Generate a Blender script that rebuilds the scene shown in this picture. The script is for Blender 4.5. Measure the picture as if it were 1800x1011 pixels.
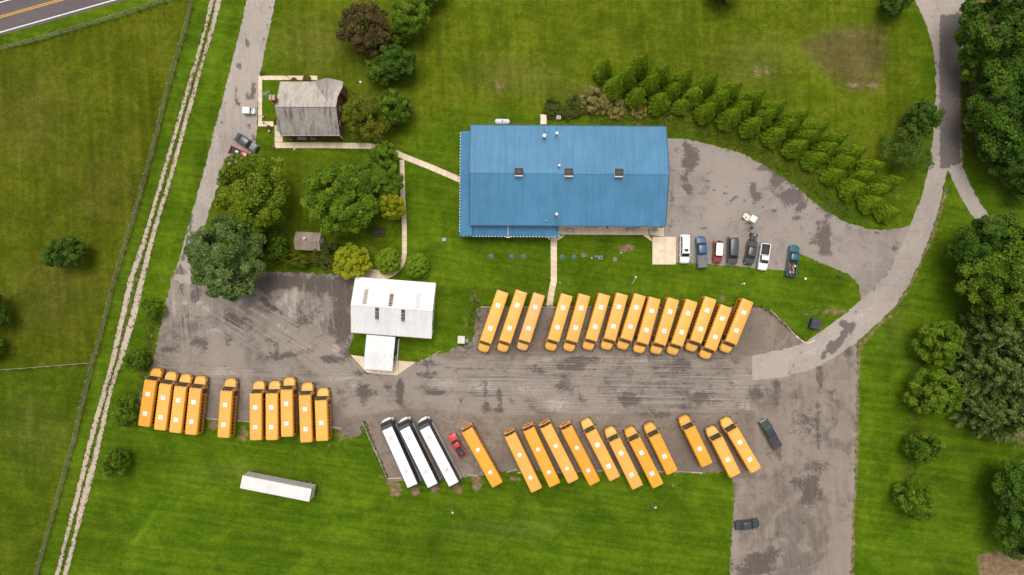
import bpy, math, random
import numpy as np
from mathutils import Vector, Matrix
from mathutils.geometry import delaunay_2d_cdt

for o in list(bpy.data.objects):
    bpy.data.objects.remove(o, do_unlink=True)
SC = bpy.context.scene
COL = SC.collection
R = math.radians
PI = math.pi
CAM_H = 115.0
K = 0.001                      # metres on the ground per source pixel and metre of height


def at(px, py, h=0.0):
    """Point of the site, at height h, from a survey position read off the aerial photograph."""
    s = K * (CAM_H - h)
    return Vector(((px - 900.0) * s, (505.5 - py) * s, h))


# ------------------------------------------------------------------ camera, sky, sun, exposure
cam_d = bpy.data.cameras.new('camera')
cam = bpy.data.objects.new('camera', cam_d)
COL.objects.link(cam)
cam.location = (0, 0, CAM_H)
cam.rotation_euler = (0, 0, 0)
cam_d.sensor_fit = 'HORIZONTAL'
cam_d.sensor_width = 36.0
cam_d.lens = 36.0 * 1000.0 / 1800.0
cam_d.clip_start = 0.5
cam_d.clip_end = 3000.0
SC.camera = cam

SUN_EL, SUN_AZ = R(69), R(-12)      # azimuth from the top of the picture (+Y), clockwise positive
world = bpy.data.worlds.new('World')
SC.world = world
world.use_nodes = True
wn, wl = world.node_tree.nodes, world.node_tree.links
for n in list(wn):
    wn.remove(n)
w_out = wn.new('ShaderNodeOutputWorld')
w_bg = wn.new('ShaderNodeBackground')
w_sky = wn.new('ShaderNodeTexSky')
w_sky.sky_type = 'NISHITA'
w_sky.sun_disc = False
w_sky.sun_elevation = SUN_EL
w_sky.sun_rotation = SUN_AZ
w_sky.air_density = 1.0
w_sky.dust_density = 4.0
w_sky.ozone_density = 1.0
w_hs = wn.new('ShaderNodeHueSaturation')
w_hs.inputs['Saturation'].default_value = 0.22
w_bg.inputs['Strength'].default_value = 0.115
wl.new(w_sky.outputs[0], w_hs.inputs['Color'])
wl.new(w_hs.outputs[0], w_bg.inputs['Color'])
wl.new(w_bg.outputs[0], w_out.inputs['Surface'])

sun_d = bpy.data.lights.new('sun', 'SUN')
sun_d.energy = 1.15
sun_d.angle = R(40)
sun_d.color = (1.0, 0.95, 0.88)
sun = bpy.data.objects.new('sun', sun_d)
COL.objects.link(sun)
sd = Vector((math.sin(SUN_AZ) * math.cos(SUN_EL), math.cos(SUN_AZ) * math.cos(SUN_EL), math.sin(SUN_EL)))
sun.rotation_euler = sd.to_track_quat('Z', 'Y').to_euler()
sun.location = sd * 200

SC.view_settings.view_transform = 'Standard'
SC.view_settings.look = 'None'
SC.view_settings.exposure = 0.47
SC.view_settings.gamma = 1.0
SC.view_settings.use_curve_mapping = False
SC.render.engine = 'CYCLES'
SC.cycles.max_bounces = 6
SC.cycles.diffuse_bounces = 3
SC.cycles.glossy_bounces = 2
SC.cycles.transmission_bounces = 2


# ------------------------------------------------------------------ helpers: objects
def link(o, parent=None):
    COL.objects.link(o)
    if parent is not None:
        o.parent = parent
    return o


def props(o, label=None, cat=None, group=None, kind=None):
    if label: o['label'] = label
    if cat: o['category'] = cat
    if group: o['group'] = group
    if kind: o['kind'] = kind
    return o


def thing(name, label, cat, loc=(0, 0, 0), rz=0.0, group=None):
    o = bpy.data.objects.new(name, None)
    o.empty_display_size = 0.3
    link(o)
    o.location = loc
    o.rotation_euler = (0, 0, rz)
    return props(o, label, cat, group)


KIDS = {}


def inst(name, mesh, parent=None, loc=None, rot=None, scale=None):
    o = bpy.data.objects.new(name, mesh)
    link(o, parent)
    if parent is not None:
        KIDS.setdefault(parent.name, []).append(o)
    if loc is not None: o.location = loc
    if rot is not None: o.rotation_euler = rot
    if scale is not None: o.scale = scale
    return o


def copy_tree(o, parent=None):
    c = o.copy()
    link(c)
    c.parent = parent
    if parent is not None:
        KIDS.setdefault(parent.name, []).append(c)
    for ch in list(KIDS.get(o.name, [])):
        copy_tree(ch, c)
    return c


class MB:
    """Collects shapes and links them as ONE mesh object."""

    def __init__(self):
        self.v, self.f, self.m = [], [], []

    def add(self, vs, fs, mi=0):
        b = len(self.v)
        self.v += [tuple(p) for p in vs]
        for f in fs:
            self.f.append(tuple(b + i for i in f))
            self.m.append(mi)
        return self

    def box(self, c, s, mi=0, rz=0.0):
        cx, cy, cz = c
        x, y, z = s[0] / 2, s[1] / 2, s[2] / 2
        ca, sa = math.cos(rz), math.sin(rz)
        pts = []
        for dz in (-z, z):
            for dx, dy in ((-x, -y), (x, -y), (x, y), (-x, y)):
                pts.append((cx + dx * ca - dy * sa, cy + dx * sa + dy * ca, cz + dz))
        return self.add(pts, [(3, 2, 1, 0), (4, 5, 6, 7), (0, 1, 5, 4), (1, 2, 6, 5), (2, 3, 7, 6), (3, 0, 4, 7)], mi)

    def hexa(self, p, mi=0):
        """8 corners: four below (ccw), four above (ccw)."""
        return self.add(p, [(3, 2, 1, 0), (4, 5, 6, 7), (0, 1, 5, 4), (1, 2, 6, 5), (2, 3, 7, 6), (3, 0, 4, 7)], mi)

    def slab(self, poly, z0, z1, mi=0):
        n = len(poly)
        vs = [(p[0], p[1], z0) for p in poly] + [(p[0], p[1], z1) for p in poly]
        fs = [tuple(range(n - 1, -1, -1)), tuple(range(n, 2 * n))]
        fs += [(i, (i + 1) % n, n + (i + 1) % n, n + i) for i in range(n)]
        return self.add(vs, fs, mi)

    def loft(self, rings, mi=0, caps=True):
        n = len(rings[0])
        vs = [p for r in rings for p in r]
        fs = []
        for k in range(len(rings) - 1):
            for i in range(n):
                j = (i + 1) % n
                fs.append((k * n + i, k * n + j, (k + 1) * n + j, (k + 1) * n + i))
        if caps:
            fs.append(tuple(range(n - 1, -1, -1)))
            fs.append(tuple((len(rings) - 1) * n + i for i in range(n)))
        return self.add(vs, fs, mi)

    def tube(self, path, radii, n=6, mi=0):
        P = [Vector(p) for p in path]
        if not hasattr(radii, '__len__'):
            radii = [radii] * len(P)
        rings = []
        for i, p in enumerate(P):
            d = (P[min(i + 1, len(P) - 1)] - P[max(i - 1, 0)]).normalized()
            a = Vector((0, 0, 1)) if abs(d.z) < 0.9 else Vector((1, 0, 0))
            u = d.cross(a).normalized()
            w = d.cross(u)
            rings.append([p + (u * math.cos(2 * PI * k / n) + w * math.sin(2 * PI * k / n)) * radii[i] for k in range(n)])
        return self.loft(rings, mi)

    def plate(self, quad, t, mi=0):
        """A pane: quad (4 corners, ccw seen from outside) with thickness t outward."""
        q = [Vector(p) for p in quad]
        nrm = (q[1] - q[0]).cross(q[3] - q[0]).normalized() * t
        return self.hexa(q + [p + nrm for p in q], mi)

    def mesh(self, name, mats, smooth=None):
        me = bpy.data.meshes.new(name)
        me.from_pydata([tuple(p) for p in self.v], [], self.f)
        for m in (mats if isinstance(mats, (list, tuple)) else [mats]):
            me.materials.append(m)
        me.polygons.foreach_set('material_index', self.m)
        if smooth:
            me.polygons.foreach_set('use_smooth', [True] * len(me.polygons))
            me.set_sharp_from_angle(angle=R(smooth))
        me.update()
        return me

    def build(self, name, mats, parent=None, smooth=None, loc=None):
        return inst(name, self.mesh(name, mats, smooth), parent, loc)


# ------------------------------------------------------------------ helpers: materials
def nodes_of(name):
    m = bpy.data.materials.new(name)
    m.use_nodes = True
    nt = m.node_tree
    b = nt.nodes['Principled BSDF']
    return m, nt, b


class NT:
    def __init__(self, nt):
        self.nt = nt

    def n(self, t, **kw):
        x = self.nt.nodes.new(t)
        for k, v in kw.items():
            setattr(x, k, v)
        return x

    def l(self, a, b):
        self.nt.links.new(a, b)

    def pos(self, world=True):
        return self.n('ShaderNodeNewGeometry').outputs['Position'] if world else self.n('ShaderNodeTexCoord').outputs['Object']

    def map(self, vec, scale=(1, 1, 1), rz=0.0, loc=(0, 0, 0)):
        m = self.n('ShaderNodeMapping')
        m.inputs['Scale'].default_value = scale
        m.inputs['Rotation'].default_value = (0, 0, rz)
        m.inputs['Location'].default_value = loc
        # rotate first, then scale
        if rz:
            m1 = self.n('ShaderNodeMapping')
            m1.inputs['Rotation'].default_value = (0, 0, rz)
            self.l(vec, m1.inputs['Vector'])
            m.inputs['Rotation'].default_value = (0, 0, 0)
            vec = m1.outputs[0]
        self.l(vec, m.inputs['Vector'])
        return m.outputs[0]

    def noise(self, vec, scale, detail=4.0, rough=0.6, dist=0.0):
        x = self.n('ShaderNodeTexNoise')
        x.inputs['Scale'].default_value = scale
        x.inputs['Detail'].default_value = detail
        x.inputs['Roughness'].default_value = rough
        x.inputs['Distortion'].default_value = dist
        self.l(vec, x.inputs['Vector'])
        return x.outputs['Fac']

    def ramp(self, v, a, b, lo=0.0, hi=1.0, smooth=True):
        x = self.n('ShaderNodeMapRange')
        if smooth: x.interpolation_type = 'SMOOTHSTEP'
        x.inputs['From Min'].default_value = a
        x.inputs['From Max'].default_value = b
        x.inputs['To Min'].default_value = lo
        x.inputs['To Max'].default_value = hi
        self.l(v, x.inputs['Value'])
        return x.outputs[0]

    def math(self, op, a, b=None):
        x = self.n('ShaderNodeMath', operation=op)
        for i, v in enumerate((a, b)):
            if v is None: continue
            if isinstance(v, (int, float)):
                x.inputs[i].default_value = v
            else:
                self.l(v, x.inputs[i])
        return x.outputs[0]

    def mix(self, f, a, b, mode='MIX'):
        x = self.n('ShaderNodeMix', data_type='RGBA', blend_type=mode)
        for sock, v in ((x.inputs[0], f), (x.inputs[6], a), (x.inputs[7], b)):
            if isinstance(v, (int, float)):
                sock.default_value = v
            elif isinstance(v, (tuple, list)):
                sock.default_value = (v[0], v[1], v[2], 1.0)
            else:
                self.l(v, sock)
        return x.outputs[2]

    def bright(self, col, f):
        """Multiply a colour by a scalar socket."""
        x = self.n('ShaderNodeVectorMath', operation='SCALE')
        self.l(col, x.inputs[0])
        if isinstance(f, (int, float)):
            x.inputs['Scale'].default_value = f
        else:
            self.l(f, x.inputs['Scale'])
        return x.outputs[0]

    def attr(self, name):
        x = self.n('ShaderNodeAttribute')
        x.attribute_name = name
        return x

    def rgb(self, name):
        a = self.attr(name)
        s = self.n('ShaderNodeSeparateColor')
        self.l(a.outputs['Color'], s.inputs[0])
        return s.outputs[0], s.outputs[1], s.outputs[2]

    def bump(self, h, strength, dist, bsdf):
        x = self.n('ShaderNodeBump')
        x.inputs['Strength'].default_value = strength
        x.inputs['Distance'].default_value = dist
        self.l(h, x.inputs['Height'])
        self.l(x.outputs[0], bsdf.inputs['Normal'])


MATS = {}


def paint(name, col, rough=0.45, var=0.12, scale=1.6, dirt=None, dirt_amt=0.0, spec=0.4, metal=0.0, coat=0.0):
    """Plain surface with uneven colour, grime and fine grain."""
    if name in MATS: return MATS[name]
    m, nt, b = nodes_of(name)
    N = NT(nt)
    p = N.pos(False)
    n1 = N.noise(p, scale, 5, 0.62)
    n2 = N.noise(p, scale * 9, 3, 0.6)
    f = N.math('ADD', N.ramp(n1, 0.3, 0.7, 1 - var, 1 + var), N.ramp(n2, 0.3, 0.7, -var * 0.5, var * 0.5))
    rgb = N.n('ShaderNodeRGB')
    rgb.outputs[0].default_value = (*col, 1)
    oi = N.n('ShaderNodeObjectInfo')
    f = N.math('MULTIPLY', f, N.ramp(oi.outputs['Random'], 0, 1, .95, 1.05, False))
    c = N.bright(rgb.outputs[0], f)
    if dirt:
        dm = N.ramp(N.noise(p, scale * 0.7, 6, 0.7, 0.4), 0.5, 0.72, 0, dirt_amt)
        c = N.mix(dm, c, dirt)
    N.l(c, b.inputs['Base Color'])
    N.l(N.ramp(n2, 0.2, 0.8, max(rough - 0.08, 0.04), min(rough + 0.1, 1)), b.inputs['Roughness'])
    b.inputs['Specular IOR Level'].default_value = spec
    b.inputs['Metallic'].default_value = metal
    b.inputs['Coat Weight'].default_value = coat
    MATS[name] = m
    return m


def glass(name, col=(0.012, 0.016, 0.016)):
    if name in MATS: return MATS[name]
    m, nt, b = nodes_of(name)
    N = NT(nt)
    n1 = N.noise(N.pos(False), 1.3, 3)
    rgb = N.n('ShaderNodeRGB')
    rgb.outputs[0].default_value = (*col, 1)
    N.l(N.bright(rgb.outputs[0], N.ramp(n1, 0.3, 0.7, 0.7, 1.4)), b.inputs['Base Color'])
    b.inputs['Roughness'].default_value = 0.08
    b.inputs['Specular IOR Level'].default_value = 0.5
    MATS[name] = m
    return m


def leaf_mat(name, a, b_, c=None, rough=0.6, trans=0.25):
    """Leaves: colour differs from leaf to leaf and from branch to branch."""
    if name in MATS: return MATS[name]
    m, nt, b = nodes_of(name)
    N = NT(nt)
    t, u, _ = N.rgb('tint')
    col = N.mix(t, a, b_)
    if c: col = N.mix(N.ramp(u, 0.62, 0.95), col, c)
    N.l(col, b.inputs['Base Color'])
    b.inputs['Roughness'].default_value = rough
    b.inputs['Specular IOR Level'].default_value = 0.12
    tr = N.n('ShaderNodeBsdfTranslucent')
    N.l(col, tr.inputs['Color'])
    mx = N.n('ShaderNodeMixShader')
    mx.inputs[0].default_value = trans * .7
    N.l(b.outputs[0], mx.inputs[1])
    N.l(tr.outputs[0], mx.inputs[2])
    N.l(mx.outputs[0], nt.nodes['Material Output'].inputs['Surface'])
    MATS[name] = m
    return m


# ------------------------------------------------------------------ ground paint: stains, wear, bare soil and bus shade with a shape of their own
def seg_dist(P, a, b):
    d = b - a
    t = np.clip(((P - a) @ d) / max(d @ d, 1e-9), 0, 1)
    return np.linalg.norm(P - (a + t[:, None] * d), axis=1)


def to_xy(pts):
    return np.array([[(p[0] - 900) * K * CAM_H, (505.5 - p[1]) * K * CAM_H] for p in pts], float)


def inside(P, poly):
    x, y = P[:, 0], P[:, 1]
    r = np.zeros(len(P), bool)
    j = len(poly) - 1
    for i in range(len(poly)):
        xi, yi = poly[i]
        xj, yj = poly[j]
        if yi != yj:
            c = ((yi > y) != (yj > y)) & (x < (xj - xi) * (y - yi) / (yj - yi) + xi)
            r ^= c
        j = i
    return r


def line_dist(P, pts, closed=False):
    d = np.full(len(P), 1e9)
    n = len(pts)
    for i in range(n if closed else n - 1):
        d = np.minimum(d, seg_dist(P, pts[i], pts[(i + 1) % n]))
    return d


def poly_mask(P, pxs, soft=1.2):
    q = to_xy(pxs)
    d = line_dist(P, q, True)
    d = np.where(inside(P, q), d, -d)
    return np.clip(0.5 + d / (2 * soft), 0, 1)


def blob(P, px, py, rx, ry=None, rot=0.0):
    ry = ry or rx
    c = to_xy([(px, py)])[0]
    d = P - c
    a = R(rot)
    u = (d[:, 0] * math.cos(a) + d[:, 1] * math.sin(a)) / (rx * 0.115)
    v = (-d[:, 0] * math.sin(a) + d[:, 1] * math.cos(a)) / (ry * 0.115)
    return np.clip(1.25 - np.sqrt(u * u + v * v) * 0.75, 0, 1)


def stroke(P, pxs, w, soft=None):
    d = line_dist(P, to_xy(pxs))
    w = w * 0.115
    return np.clip(1.25 - d / w * 0.75, 0, 1)


def set_attr(me, name, arr):
    a = me.attributes.new(name, 'FLOAT_COLOR', 'POINT')
    full = np.ones((len(arr), 4), np.float32)
    full[:, :3] = arr
    a.data.foreach_set('color', full.ravel())


RNG = np.random.default_rng(11)


def jag_ring(q, step=0.55, amp=0.14, rng=None):
    """Subdivide a closed ring and roughen it the way a worn edge is."""
    out = []
    n = len(q)
    for i in range(n):
        a, b = q[i], q[(i + 1) % n]
        L = np.linalg.norm(b - a)
        k = max(1, int(L / step))
        nn = np.array([-(b - a)[1], (b - a)[0]]) / max(L, 1e-6)
        for j in range(k):
            p = a + (b - a) * j / k
            if j: p = p + nn * RNG.normal(0, amp)
            out.append(p)
    return np.array(out)


def smooth_ring(q, it=1):
    for _ in range(it):
        r = []
        n = len(q)
        for i in range(n):
            a, b = q[i], q[(i + 1) % n]
            r += [a * 0.75 + b * 0.25, a * 0.25 + b * 0.75]
        q = np.array(r)
    return q


def sheet(name, pxs, z, mat, spacing=0.8, amp=0.13, step=0.5, painter=None, smooth=0, kind='structure'):
    q = to_xy(pxs)
    if smooth: q = smooth_ring(q, smooth)
    area = 0.5 * np.sum(q[:, 0] * np.roll(q[:, 1], -1) - np.roll(q[:, 0], -1) * q[:, 1])
    if area < 0: q = q[::-1]
    ring = jag_ring(q, step, amp)
    mn, mx = ring.min(0), ring.max(0)
    gx, gy = np.meshgrid(np.arange(mn[0], mx[0], spacing), np.arange(mn[1], mx[1], spacing))
    G = np.stack([gx.ravel(), gy.ravel()], 1)
    G = G + RNG.uniform(-0.2, 0.2, G.shape) * spacing
    G = G[inside(G, ring)]
    if len(G):
        # keep clear of the rim
        rim = set()
        for p in ring:
            rim.add((int(p[0] / spacing), int(p[1] / spacing)))
        keep = np.array([(int(p[0] / spacing), int(p[1] / spacing)) not in rim for p in G])
        G = G[keep]
    allp = np.vstack([ring, G]) if len(G) else ring
    n = len(ring)
    vs, es, fs, *_ = delaunay_2d_cdt([Vector(p) for p in allp], [], [list(range(n))], 1, 1e-5)
    me = bpy.data.meshes.new(name)
    V = np.array([(v[0], v[1]) for v in vs])
    me.from_pydata([(v[0], v[1], z) for v in V], [], [tuple(f) for f in fs])
    me.materials.append(mat)
    if painter:
        for nm, arr in painter(V).items():
            set_attr(me, nm, arr)
    me.update()
    o = inst(name, me)
    o['kind'] = kind
    return o
# ================================================================== THE GROUND
FENCE_SIDE = [(343, -8), (325, 65), (310, 112), (290, 187), (275, 250), (257, 315), (239, 380), (219, 444), (203, 496),
              (188, 560), (166, 638), (149, 705), (136, 764), (117, 830), (95, 910), (75, 980), (62, 1030)]
FENCE_TOP = [(-30, 97), (0, 89), (75, 71), (140, 51), (207, 32), (275, 9), (312, -1), (343, -8)]
FENCE_CROSS = [(-25, 652), (35, 648), (75, 645), (120, 641), (166, 638)]
FIELD = [(-120, 118)] + FENCE_TOP[1:] + FENCE_SIDE[1:] + [(-120, 1080)]


def mat_lawn():
    m, nt, b = nodes_of('lawn_grass')
    N = NT(nt)
    p = N.pos(True)
    bare, tone, olive = N.rgb('paint')
    thin, _, _ = N.rgb('paint2')
    big = N.noise(p, 0.035, 4, 0.55)
    mid = N.noise(p, 0.16, 5, 0.62, 0.6)
    fine = N.noise(p, 0.9, 6, 0.72)
    blade = N.noise(p, 4.2, 4, 0.75)
    # mowing passes: long soft streaks, in two directions over the site
    s1 = N.noise(N.map(p, (0.75, 0.035, 1), R(-3)), 1.0, 3, 0.6)
    s2 = N.noise(N.map(p, (0.05, 0.9, 1), R(8)), 1.0, 3, 0.6)
    streak = N.mix(olive, s2, s1)
    streakv = N.n('ShaderNodeSeparateColor')
    N.l(streak, streakv.inputs[0])
    g = N.mix(N.ramp(mid, 0.3, 0.72), (0.052, 0.098, 0.0035), (0.092, 0.150, 0.0060))
    g = N.mix(N.ramp(N.math('ADD', olive, N.math('MULTIPLY', N.math('SUBTRACT', fine, 0.5), 0.7)), 0.12, 1.0), g,
              N.mix(N.ramp(mid, 0.32, 0.7), (0.078, 0.093, 0.0045), (0.122, 0.132, 0.0072)))
    dry = N.ramp(N.math('ADD', fine, N.math('ADD', N.math('MULTIPLY', mid, 0.5), N.math('MULTIPLY', olive, 0.16))), 0.84, 1.14, 0, 0.62)
    g = N.mix(dry, g, (0.135, 0.125, 0.018))
    f = N.math('MULTIPLY', N.ramp(blade, 0.25, 0.75, 0.56, 1.46), N.ramp(fine, 0.25, 0.75, 0.80, 1.2))
    f = N.math('MULTIPLY', f, N.ramp(streakv.outputs[0], 0.32, 0.68, 0.84, 1.17))
    f = N.math('MULTIPLY', f, N.ramp(big, 0.3, 0.7, 0.88, 1.1))
    f = N.math('MULTIPLY', f, N.ramp(tone, 0.0, 1.0, 0.50, 1.66, False))
    g = N.mix(N.math('MULTIPLY', thin, N.ramp(fine, .2, .75, 1.0, .45)), g, N.mix(N.ramp(mid, .35, .65), (.105, .072, .030), (.140, .100, .045)))
    g = N.bright(g, f)
    soil = N.mix(N.ramp(fine, 0.3, 0.7), (0.15, 0.088, 0.042), (0.30, 0.215, 0.13))
    bm = N.ramp(N.math('ADD', bare, N.math('MULTIPLY', N.math('SUBTRACT', N.math('ADD', fine, N.math('MULTIPLY', blade, 0.6)), 0.8), 1.3)), 0.36, 0.78)
    N.l(N.mix(bm, g, soil), b.inputs['Base Color'])
    b.inputs['Roughness'].default_value = 0.9
    b.inputs['Specular IOR Level'].default_value = 0.03
    N.bump(N.math('ADD', blade, fine), 0.75, 0.18, b)
    return m


def ground_paint(P):
    n = len(P)
    bare = np.zeros(n)
    tone = np.full(n, 0.5)
    olive = np.full(n, 0.22)
    field = poly_mask(P, FIELD, 0.9)
    lower = poly_mask(P, [(-120, 650)] + [(166, 638), (149, 705), (117, 830), (62, 1030), (-120, 1080)], 2.0)
    olive = np.maximum(olive, field * (0.74 - 0.34 * lower))
    tone -= field * 0.19
    # yard behind the house and the meadow above the hall: thinner, yellower grass
    up = poly_mask(P, [(470, -60), (1610, -60), (1640, 120), (1600, 420), (1180, 235), (820, 215), (700, 270), (450, 135)], 5)
    olive = np.maximum(olive, up * 0.62)
    yard = poly_mask(P, [(350, 280), (470, 260), (705, 280), (710, 470), (600, 480), (370, 470)], 2)
    olive = np.maximum(olive, yard * 0.5)
    tone -= yard * 0.14
    east = poly_mask(P, [(1665, 300), (1900, 480), (1900, 1060), (1500, 1060), (1505, 620), (1640, 430)], 2)
    tone -= east * 0.05
    olive = olive * (1 - east * 0.7)
    south = poly_mask(P, [(170, 780), (640, 750), (700, 850), (1290, 835), (1285, 1060), (150, 1060)], 3)
    olive = olive * (1 - south * 0.6)
    # verges of the two track sides
    verge = poly_mask(P, [(345, -20), (430, -20), (345, 350), (275, 640), (240, 760), (190, 1040), (70, 1040), (170, 640), (280, 250)], 1.5)
    olive = np.where(verge > 0.5, np.minimum(olive, 0.2), olive)
    for x, y, rx, ry, s in [(1340, 125, 26, 14, .55), (875, 151, 18, 8, .62), (880, 164, 12, 5, .5), (1300, 85, 30, 12, .35), (700, 38, 10, 6, .35),
                            (905, 130, 30, 10, .22), (1103, 437, 15, 8, .95), (1050, 418, 4, 4, .8), (1025, 449, 6, 5, .9), (1052, 453, 12, 3, .75),
                            (375, 748, 12, 10, .8), (428, 765, 9, 16, .75), (600, 765, 10, 10, .8), (590, 752, 14, 6, .7),
                            (695, 862, 11, 13, 1.), (731, 862, 9, 9, .95), (765, 861, 8, 8, .95), (805, 860, 9, 9, .95), (838, 850, 9, 14, .95), (830, 838, 8, 8, .7),
                            (905, 842, 12, 6, .8), (685, 845, 9, 8, .8), (668, 838, 3, 3, .9), (1183, 853, 5, 4, .8), (578, 782, 3, 3, .8),
                            (835, 524, 10, 12, .6), (826, 600, 8, 26, .55), (818, 570, 8, 12, .45), (1270, 525, 8, 9, .7), (1430, 543, 34, 8, .38), (1465, 548, 32, 7, .7),
                            (1420, 555, 24, 14, .42), (1396, 552, 5, 4, .6), (1565, 559, 5, 3, .8), (1378, 560, 16, 8, .4),
                            (518, 262, 6, 5, .7), (524, 268, 5, 5, .4), (267, 595, 5, 26, .6), (262, 575, 5, 12, .5), (252, 655, 4, 10, .6), (265, 690, 5, 8, .5),
                            (112, 645, 22, 3, .5), (1420, 570, 10, 8, .3), (1534, 645, 3, 3, .6), (1539, 678, 3, 3, .6), (1552, 577, 3, 3, .6),
                            (300, 415, 2.5, 22, .55), (290, 452, 2.5, 30, .5), (283, 490, 2.5, 12, .6), (281, 495, 4, 3, .6), (625, 735, 25, 30, .4), (605, 770, 22, 14, .45), (640, 760, 8, 20, .45),
                            (1310, 690, 20, 10, .3), (824, 634, 18, 10, .5), (560, 175, 3, 30, .0), (365, 120, 2, 8, .5)]:
        bare = np.maximum(bare, blob(P, x, y, rx, ry) * s)
    plot = poly_mask(P, [(1403, 78), (1470, 52), (1552, 48), (1556, 105), (1543, 152), (1500, 158), (1455, 128)], 1.6)
    thin = plot * 1.0
    tone -= plot * 0.05
    bare = np.maximum(bare, stroke(P, [(1415, 108), (1455, 128), (1500, 157), (1543, 154), (1552, 110), (1553, 55)], 5) * 0.30)
    bare = np.maximum(bare, blob(P, 1500, 150, 14, 7) * .85)
    bare = np.maximum(bare, blob(P, 1535, 148, 10, 9) * .8)
    bare = np.maximum(bare, poly_mask(P, [(1719, 974), (1790, 964), (1860, 964), (1860, 1040), (1722, 1040)], .6) * 1.0)
    # soil and needles under the wood at the lane
    wood = poly_mask(P, [(1692, -40), (1692, 140), (1684, 230), (1715, 285), (1760, 330), (1820, 360), (1900, 400), (1900, -60)], 2.0)
    wood = np.maximum(wood, poly_mask(P, [(1700, 410), (1860, 380), (1860, 960), (1780, 930), (1770, 860), (1800, 790), (1705, 770), (1700, 620), (1716, 560)], 2.5))
    bare = np.maximum(bare, wood * 0.62)
    tone -= wood * 0.18
    # worn rims of lanes and lots
    bare = np.maximum(bare, stroke(P, [(1664, 330), (1655, 365), (1642, 410), (1622, 452), (1595, 512), (1562, 555), (1525, 592), (1513, 612)], 4.5) * .66)
    bare = np.maximum(bare, stroke(P, [(1512, 600), (1508, 640), (1507, 760), (1503, 850), (1500, 920), (1496, 1040)], 5) * .74)
    bare = np.maximum(bare, stroke(P, [(1292, 838), (1291, 880), (1286, 960), (1282, 1040)], 4) * .6)
    bare = np.maximum(bare, stroke(P, [(1380, 355), (1420, 378), (1455, 392), (1490, 400)], 5) * .45)
    bare = np.maximum(bare, stroke(P, [(437, -20), (405, 125), (372, 250), (330, 410), (308, 478), (285, 590)], 3) * .32)
    bare = np.maximum(bare, stroke(P, FENCE_SIDE, 4) * .30)
    bare = np.maximum(bare, stroke(P, FENCE_TOP, 4) * .30)
    bare = np.maximum(bare, stroke(P, FENCE_CROSS, 3) * .30)
    bare = np.maximum(bare, stroke(P, [(208, 905), (196, 940), (184, 980), (170, 1030)], 2.5) * .42)
    # between the wheel ruts of the track
    bare = np.maximum(bare, stroke(P, [(258, 420), (230, 520), (206, 625)], 7) * .5)
    bare = np.maximum(bare, stroke(P, [(174, 745), (150, 845), (130, 900)], 4) * .25)
    # taller, darker grass along the hedge line and drain
    for pts, w, d in [([(1040, 215), (1150, 220), (1230, 240), (1310, 265), (1400, 320)], 12, .16), ([(205, 850), (220, 900), (240, 950)], 9, .12),
                      ([(240, 950), (280, 890), (340, 870), (430, 872)], 5, -.15), ([(230, 960), (275, 900), (345, 880), (430, 884)], 4, -.14),
                      ([(520, 950), (800, 930), (1270, 925)], 4, -.06), ([(300, 985), (700, 960), (1270, 965)], 5, .05), ([(600, 880), (660, 900), (760, 905), (1100, 890), (1280, 870)], 4, -.08), ([(1530, 650), (1525, 800), (1515, 1000)], 4, -.06), ([(1560, 560), (1560, 800), (1545, 1000)], 6, .06), ([(760, 420), (770, 520), (740, 590)], 4, .06), ([(1640, 470), (1580, 560), (1545, 640)], 4, .07), ([(740, 160), (900, 130), (1040, 150)], 5, -.06), ([(720, 90), (950, 60), (1300, 60), (1500, 30)], 6, .06), ([(395, 20), (330, 300), (290, 470)], 7, -.08), ([(415, 20), (350, 300), (300, 470)], 5, .10), ([(350, 60), (300, 290), (200, 660), (100, 1010)], 6, -.05)]:
        tone -= stroke(P, pts, w) * d
    thin = np.maximum(thin, np.maximum(blob(P, 905, 135, 70, 30) * .35, blob(P, 1330, 110, 60, 40) * .35))
    for x, y, rx, ry, w in [(60, 200, 60, 70, .3), (180, 330, 50, 60, .25), (90, 520, 60, 60, .3), (60, 760, 50, 60, .3), (1000, 160, 90, 14, .3), (560, 80, 60, 40, .3), (1440, 250, 40, 20, .3), (900, 930, 90, 18, .22), (400, 830, 70, 14, .2), (1570, 560, 20, 50, .2), (740, 520, 20, 30, .2)]:
        thin = np.maximum(thin, blob(P, x, y, rx, ry) * w)
    return {'paint': np.clip(np.stack([bare, tone, olive], 1), 0, 1), 'paint2': np.stack([thin, thin * 0, thin * 0], 1)}


def make_ground():
    s = 0.62
    xs = np.concatenate([[-620, -300, -170], np.arange(-112, 112.01, s), [170, 300, 620]])
    ys = np.concatenate([[-620, -300, -150], np.arange(-68, 68.01, s), [150, 300, 620]])
    X, Y = np.meshgrid(xs, ys)
    V = np.stack([X.ravel(), Y.ravel()], 1)
    nx, ny = len(xs), len(ys)
    i, j = np.meshgrid(np.arange(nx - 1), np.arange(ny - 1))
    a = (j * nx + i).ravel()
    F = np.stack([a, a + 1, a + 1 + nx, a + nx], 1)
    me = bpy.data.meshes.new('ground')
    me.vertices.add(len(V))
    me.vertices.foreach_set('co', np.column_stack([V, np.zeros(len(V))]).astype(np.float32).ravel())
    me.loops.add(F.size)
    me.loops.foreach_set('vertex_index', F.ravel().astype(np.int32))
    me.polygons.add(len(F))
    me.polygons.foreach_set('loop_start', np.arange(0, F.size, 4, dtype=np.int32))
    me.polygons.foreach_set('loop_total', np.full(len(F), 4, np.int32))
    me.materials.append(mat_lawn())
    for nm, arr in ground_paint(V).items():
        set_attr(me, nm, arr)
    me.update()
    me.validate()
    inst('ground', me)['kind'] = 'structure'


make_ground()


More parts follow.
